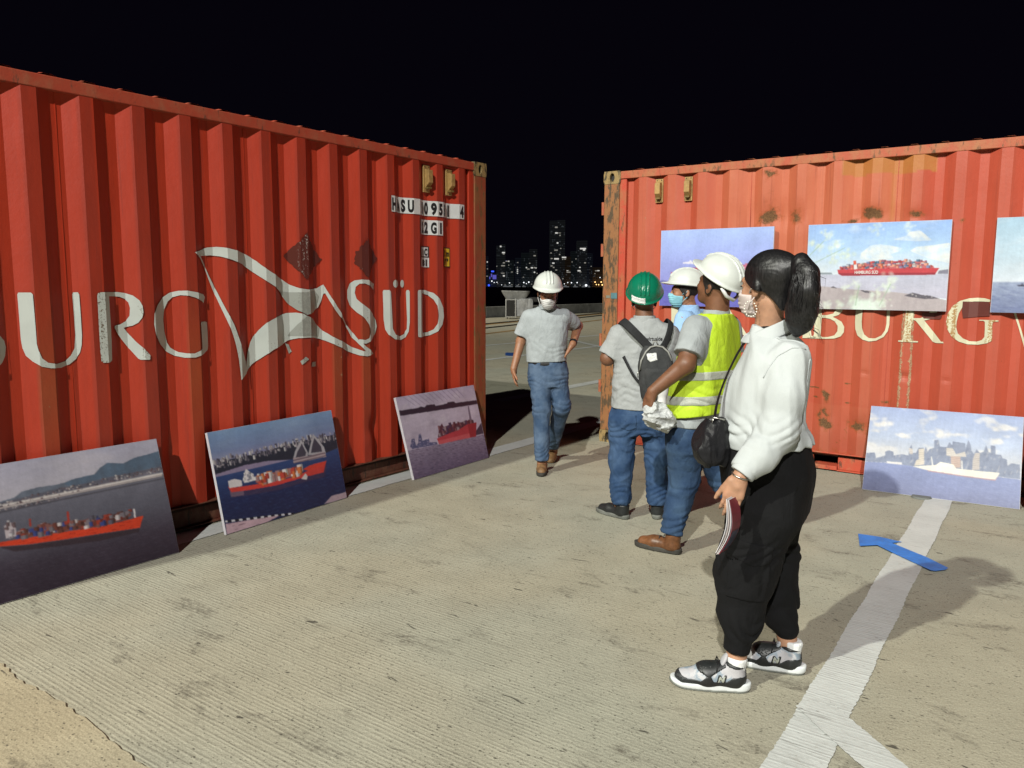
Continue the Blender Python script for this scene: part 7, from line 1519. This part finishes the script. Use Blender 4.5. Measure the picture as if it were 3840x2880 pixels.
    pt.disp(lambda q: (.0012 * np.sin(np.arctan2(q[:, 0], q[:, 1] + .165) * 34 + q[:, 2] * 20) + .006 * vnoise(q * A3(1, 1, .4), 7, 7, 2)).astype(np.float32))
    p.add('ponytail', xf(pt, hc, R), hc - .30, hc + .22, .0045, M['hair'], hr)
    p.raw(MB().tube([H((.026 * math.cos(a), -.116 - .008 * math.sin(a), .075 + .024 * math.sin(a))) for a in np.linspace(0, 6.28, 18)], .005, 6), 'hair_tie', M['black'], hr, True)
    # single locks combed over the ponytail
    ctl = np.array([(0, -.108, .074), (0, -.142, .078), (.004, -.168, .045), (.010, -.172, -.012), (0, -.160, -.080), (-.010, -.145, -.130), (-.014, -.132, -.170)]); rad = np.array([.022, .034, .043, .049, .052, .043, .016])
    lk = MB(); r2 = random.Random(9); tt = np.linspace(0, 6, 15)
    for k in range(170):
        a0 = r2.uniform(0, 6.283); tw = r2.uniform(-.35, .35); t0 = r2.uniform(0, .6); t1 = r2.uniform(4.6, 6.0); ll = []
        for u in np.linspace(t0, t1, 13):
            c = np.array([np.interp(u, range(7), ctl[:, j]) for j in range(3)]); rr = np.interp(u, range(7), rad) * (1.0 + .04 * math.sin(u * 2 + k)) + .001; an = a0 + tw * u + .08 * math.sin(u * 3 + k)
            d = ctl[min(int(u) + 1, 6)] - ctl[min(int(u), 5)]; d = d / np.linalg.norm(d); e1 = np.array((1, 0, 0)); e2 = np.cross(d, e1); ll.append(H(c + (e1 * math.cos(an) + e2 * math.sin(an)) * rr))
        lk.tube(ll, [.0008] + [.0019] * 11 + [.0006], 4, False)
    p.raw(lk, 'hair_lock', M['hair'], hr, True)
    rs = random.Random(4); st = MB()
    for k in range(26):
        a = rs.uniform(-.03, .03); z = rs.uniform(-.16, .09); x = rs.uniform(-.02, .03)
        st.tube([H((x, -.19 + a * .3, z)), H((x + rs.uniform(-.01, .02), -.222 + a * .4, z - .012)), H((x + rs.uniform(-.01, .02), -.232 + a * .5, z - .045))], [.0009, .0007, .0003], 4)
    p.raw(st, 'loose_strand', M['hair'], hr, True)
    p.brows(hc, R, M['hairM']); p.mask(hc, R, M['maskP'], .0038)
    er = MB()
    for k in range(16):
        a = 2 * math.pi * k / 16; c = H((.079, .004 + .004 * math.cos(a) , -.083)) + np.array((0.0235 * math.sin(a), 0.004 * math.sin(a), .0275 * math.cos(a)))
        er.tube([c - A3(0, 0, .0028), c - A3(0, 0, .0016), c + A3(0, 0, .0016), c + A3(0, 0, .0028)], [.001, .003, .003, .001], 8)
    M['pearl'] = simple('pearl_bead', (.78, .74, .66), .25, .05); p.raw(er, 'beaded_earring', M['pearl'], None, True)
    w0 = np.array((.800, 2.715, .862)); d0 = unit((-.30, -.02, -1)); a1 = unit(np.cross(d0, (0, 1, 0))); a2 = np.cross(d0, a1)
    p.raw(MB().tube([w0 + d0 * (-.006 + .006 * math.sin(a)) + (a1 * math.cos(a) + a2 * math.sin(a)) * .031 for a in np.linspace(0, 6.283, 22)], .0028, 6), 'bracelet', M['metal'], None, True)
    # ---- trainers
    t = NT('tie_dye_mesh'); c = t.coord(); n = t.noise(c, 26, 3, .6, .8); n2 = t.noise(c, 15, 2)
    t.fin(t.mix(t.ramp(n2, .42, .62), t.mix(t.ramp(n, .42, .6), (.50, .50, .52), (.25, .31, .37)), (.44, .43, .45)), .6, t.bump(t.noise(c, 500, 1), .3, .001)); M['dye'] = t.m
    up = Sdf().cone((0, .042, .052), (0, .046, .092), .037, .0395, .02).cone((0, .05, .046), (0, .15, .046), .040, .041, .02).cone((0, .15, .043), (0, .232, .034), .042, .035, .025).cone((0, .105, .070), (0, .15, .060), .034, .034, .03).cut((0, 0, .022), (0, 0, -1)).cut((0, .05, .108), (0, -.22, 1)).sub(Sdf().cone((0, .045, .085), (0, .040, .15), .031, .035), .004).cut((0, -.012, .06), (0, -1, .12))
    so = Sdf().loft([(-.0, 0, .138, .043, .150), (.02, 0, .136, .046, .153), (.038, 0, .133, .045, .150)], (1, 0, 0), (0, 1, 0), 2.8).isect(lambda P: np.maximum(np.abs(P[:, 0]) - (.035 + .013 * np.clip((P[:, 1] - .06) / .11, 0, 1)), np.maximum(.0055 + .020 * np.clip((P[:, 1] - .225) / .06, 0, 1) ** 2 - P[:, 2], P[:, 2] - (.040 - .012 * np.clip((P[:, 1] - .10) / .1, 0, 1) + .014 * np.clip((P[:, 1] - .24) / .04, 0, 1)))), .006)
    td = Sdf().loft([(-.0, 0, .138, .043, .150), (.03, 0, .138, .045, .152)], (1, 0, 0), (0, 1, 0), 2.8).isect(lambda P: np.maximum(np.abs(P[:, 0]) - (.036 + .013 * np.clip((P[:, 1] - .06) / .11, 0, 1)), np.maximum(.020 * np.clip((P[:, 1] - .225) / .06, 0, 1) ** 2 - P[:, 2], P[:, 2] - .007 - .020 * np.clip((P[:, 1] - .225) / .06, 0, 1) ** 2)), .003)
    def patch(poly, th): return lambda P: np.maximum(np.abs(up(P)) - th, poly_sd(P[:, 1], P[:, 2], poly)).astype(np.float32)
    low = [(.30, .02), (.30, .060), (.274, .070), (.256, .066), (.240, .052), (.222, .046), (.170, .046), (.150, .066), (.135, .066), (.124, .046), (.080, .046), (.055, .064), (.03, .068), (-.02, .064), (-.02, .02)]
    eye = [(.200, .098), (.184, .078), (.160, .068), (.140, .056), (.128, .070), (.104, .084), (.080, .098), (.09, .14), (.14, .13), (.20, .11)]
    hl = [(-.03, .05), (-.03, .13), (.002, .13), (.008, .06)]; rim = [(.0, .094), (.02, .098), (.05, .098), (.078, .104), (.082, .118), (.05, .14), (.02, .14), (0, .14)]
    Nn = [(.116, .040), (.108, .072), (.099, .072), (.090, .056), (.086, .072), (.076, .072), (.083, .040), (.093, .040), (.102, .057), (.106, .040)]
    NnS = [((y - .096) * .74 + .096, (z - .056) * .80 + .056) for y, z in Nn]
    gel = [(.085, .012), (.075, .024), (.02, .028), (.005, .022), (.02, .012)]
    for heel, toe, ank in (((.896, 2.846, 0), (.632, 2.892, 0), (.862, 2.862)), ((1.156, 2.982, 0), (.908, 3.082, 0), (1.085, 3.015))):
        heel = np.array(heel); Rf = frame(np.array(toe) - heel); g = lambda fn: xf(fn, heel, Rf); lo, hi = heel - .33, heel + .33; hi[2] = .17; lo[2] = -.02
        u = p.add('trainer', g(up), lo, hi, .0042, M['dye'])
        p.add('midsole', g(so), lo, hi, .0042, M['white'], u); p.add('outsole', g(td), lo, hi, .0045, M['tread'], u)
        for nm, pl, th, mt in (('overlay', low, .0024, M['shoeK']), ('overlay', eye, .0026, M['shoeK']), ('overlay', hl, .0026, M['shoeK']), ('overlay', rim, .0030, M['shoeK']), ('emblem', Nn, .0036, M['shoeK']), ('emblem_fill', NnS, .0045, M['reflect'])):
            p.add(nm, g(patch(pl, th)), lo, hi, .0035, mt, u)
        W = lambda a: heel + np.array(a) @ Rf
        for k in range(5):
            y = .108 + k * .019; zz = .104 - k * .0075; p.raw(MB().tube([W((-.026, y - .006, zz - .012)), W((-.012, y, zz + .001)), W((.012, y + .006, zz + .002)), W((.026, y + .002, zz - .012))], .0030, 6), 'lace', M['black'], u, True)
        for sx in (-1, 1):
            p.raw(MB().tube([W((0, .105, .108)), W((sx * .03, .11, .112)), W((sx * .044, .115, .085)), W((sx * .030, .112, .098)), W((0, .105, .106))], .0026, 6), 'lace_bow', M['black'], u, True)
        tg = Sdf().ell((0, .088, .112), (.026, .010, .034), np.array([[1, 0, 0], [0, .9, .43], [0, -.43, .9]], np.float32)); p.add('tongue', g(tg), lo, hi, .0045, M['dye'], u)
        sk = Sdf().chain([(0, .044, .070), (0, .038, .122)], [.035, .0375], .01).cut((0, .04, .132), (0, -.1, 1)).disp(lambda q: (.0012 * np.sin(np.arctan2(q[:, 0], q[:, 1] - .04) * 26)).astype(np.float32)); p.add('sock', g(sk), lo, hi, .0045, M['sock'], u)
woman()

def shoulder_bag():
    M['nylon'] = cloth('black_nylon', (0.010, 0.010, 0.012), .45, (0.016, 0.016, 0.018), 8); o = np.array((.735, 2.88, .86)); root = empty('shoulder_bag', tuple(o)); tag(root, "small black shoulder bag hanging at the woman's front", 'bag')
    s = Sdf().loft([(.866, .748, 2.90, .046, .050), (.885, .738, 2.90, .064, .062), (.93, .734, 2.90, .070, .064), (.98, .742, 2.90, .058, .056), (1.02, .754, 2.90, .045, .040), (1.035, .758, 2.90, .030, .028)], (1, 0, 0), (0, 1, 0), 2.4).disp(wrinkle(.010, 6, 121, (1.4, 1.4, .5)))
    solid('bag_body', s, (.62, 2.78, .83), (.86, 3.0, 1.07), .0045, M['nylon'], root, o)
    pts = [(.758, 2.905, 1.025), (.764, 2.920, 1.075), (.788, 2.945, 1.14), (.824, 2.962, 1.22), (.862, 2.962, 1.30), (.898, 2.945, 1.352), (.935, 2.905, 1.385), (.99, 2.92, 1.375), (1.03, 2.98, 1.345), (1.07, 3.02, 1.28), (1.11, 3.05, 1.16)]
    V = MB(); n = len(pts)
    for i, q in enumerate(pts):
        t = unit(np.array(pts[min(i + 1, n - 1)]) - np.array(pts[max(i - 1, 0)])); nr = unit(np.array((q[0] - .985, q[1] - 2.97, .25 * (q[2] - 1.15)))); sd = unit(np.cross(t, nr)); c = np.array(q) - o + nr * .004; w = .0125
        V.V += [tuple(c - sd * w), tuple(c + sd * w), tuple(c + sd * w + nr * .003), tuple(c - sd * w + nr * .003)]
        if i: b = 4 * i; V.F += [(b - 4 + k, b - 4 + (k + 1) % 4, b + (k + 1) % 4, b + k) for k in range(4)]
    ob = V.build('strap', M['nylon'], root); md = ob.modifiers.new('round', 'SUBSURF'); md.levels = 2; md.render_levels = 2
    bk = MB(); c = np.array((.760, 2.868, 1.035)) - o
    bk.tube([c + A3(-.022, 0, .012), c + A3(.022, 0, .004), c + A3(.018, 0, -.022), c + A3(-.026, 0, -.014), c + A3(-.022, 0, .012)], .0035, 6); bk.build('buckle', M['metal'], root, True)
shoulder_bag()
def brochure():
    o = np.array((.742, 2.70, .605)); root = empty('brochure', tuple(o)); tag(root, "folded white and red brochure held in the woman's hand", 'brochure')
    a = unit((-.16, 0, -1)); b = unit((.62, .78, 0)); n = -unit(np.cross(a, b)); tl = np.array((.742, 2.668, .795))
    cov = simple('brochure_cover', (.20, .035, .05), .35, .3, 14); cov2 = simple('brochure_photo', (.06, .07, .13), .35, .5, 30)
    for k, (mt, off, sh) in enumerate(((M['board'], 0, 0), (M['maskP'], .004, .004), (M['board'], .008, .001), (cov, .0115, .0))):
        V = []; F = []; m = 9
        for i in range(m):
            u = i / (m - 1); cv = .018 * math.sin(u * 3.1) 
            for v in (0, 1): V.append(tuple(tl + a * (.195 * u + sh) + b * (.070 * v) - n * (off + cv * (1 + .2 * k)) - o))
            if i: F.append((2 * i - 2, 2 * i - 1, 2 * i + 1, 2 * i))
        ob = mesh_np('page' if k < 3 else 'cover', V, F, mt, root); md = ob.modifiers.new('thick', 'SOLIDIFY'); md.thickness = .0016
    V = []; F = []
    for i in range(5):
        u = .55 + i * .1; cv = .018 * math.sin(u * 3.1)
        for v in (.06, .9): V.append(tuple(tl + a * .195 * u + b * .070 * v - n * (.0135 + cv * 1.6) - o))
        if i: F.append((2 * i - 2, 2 * i - 1, 2 * i + 1, 2 * i))
    mesh_np('cover_photo', V, F, cov2, root)
brochure()
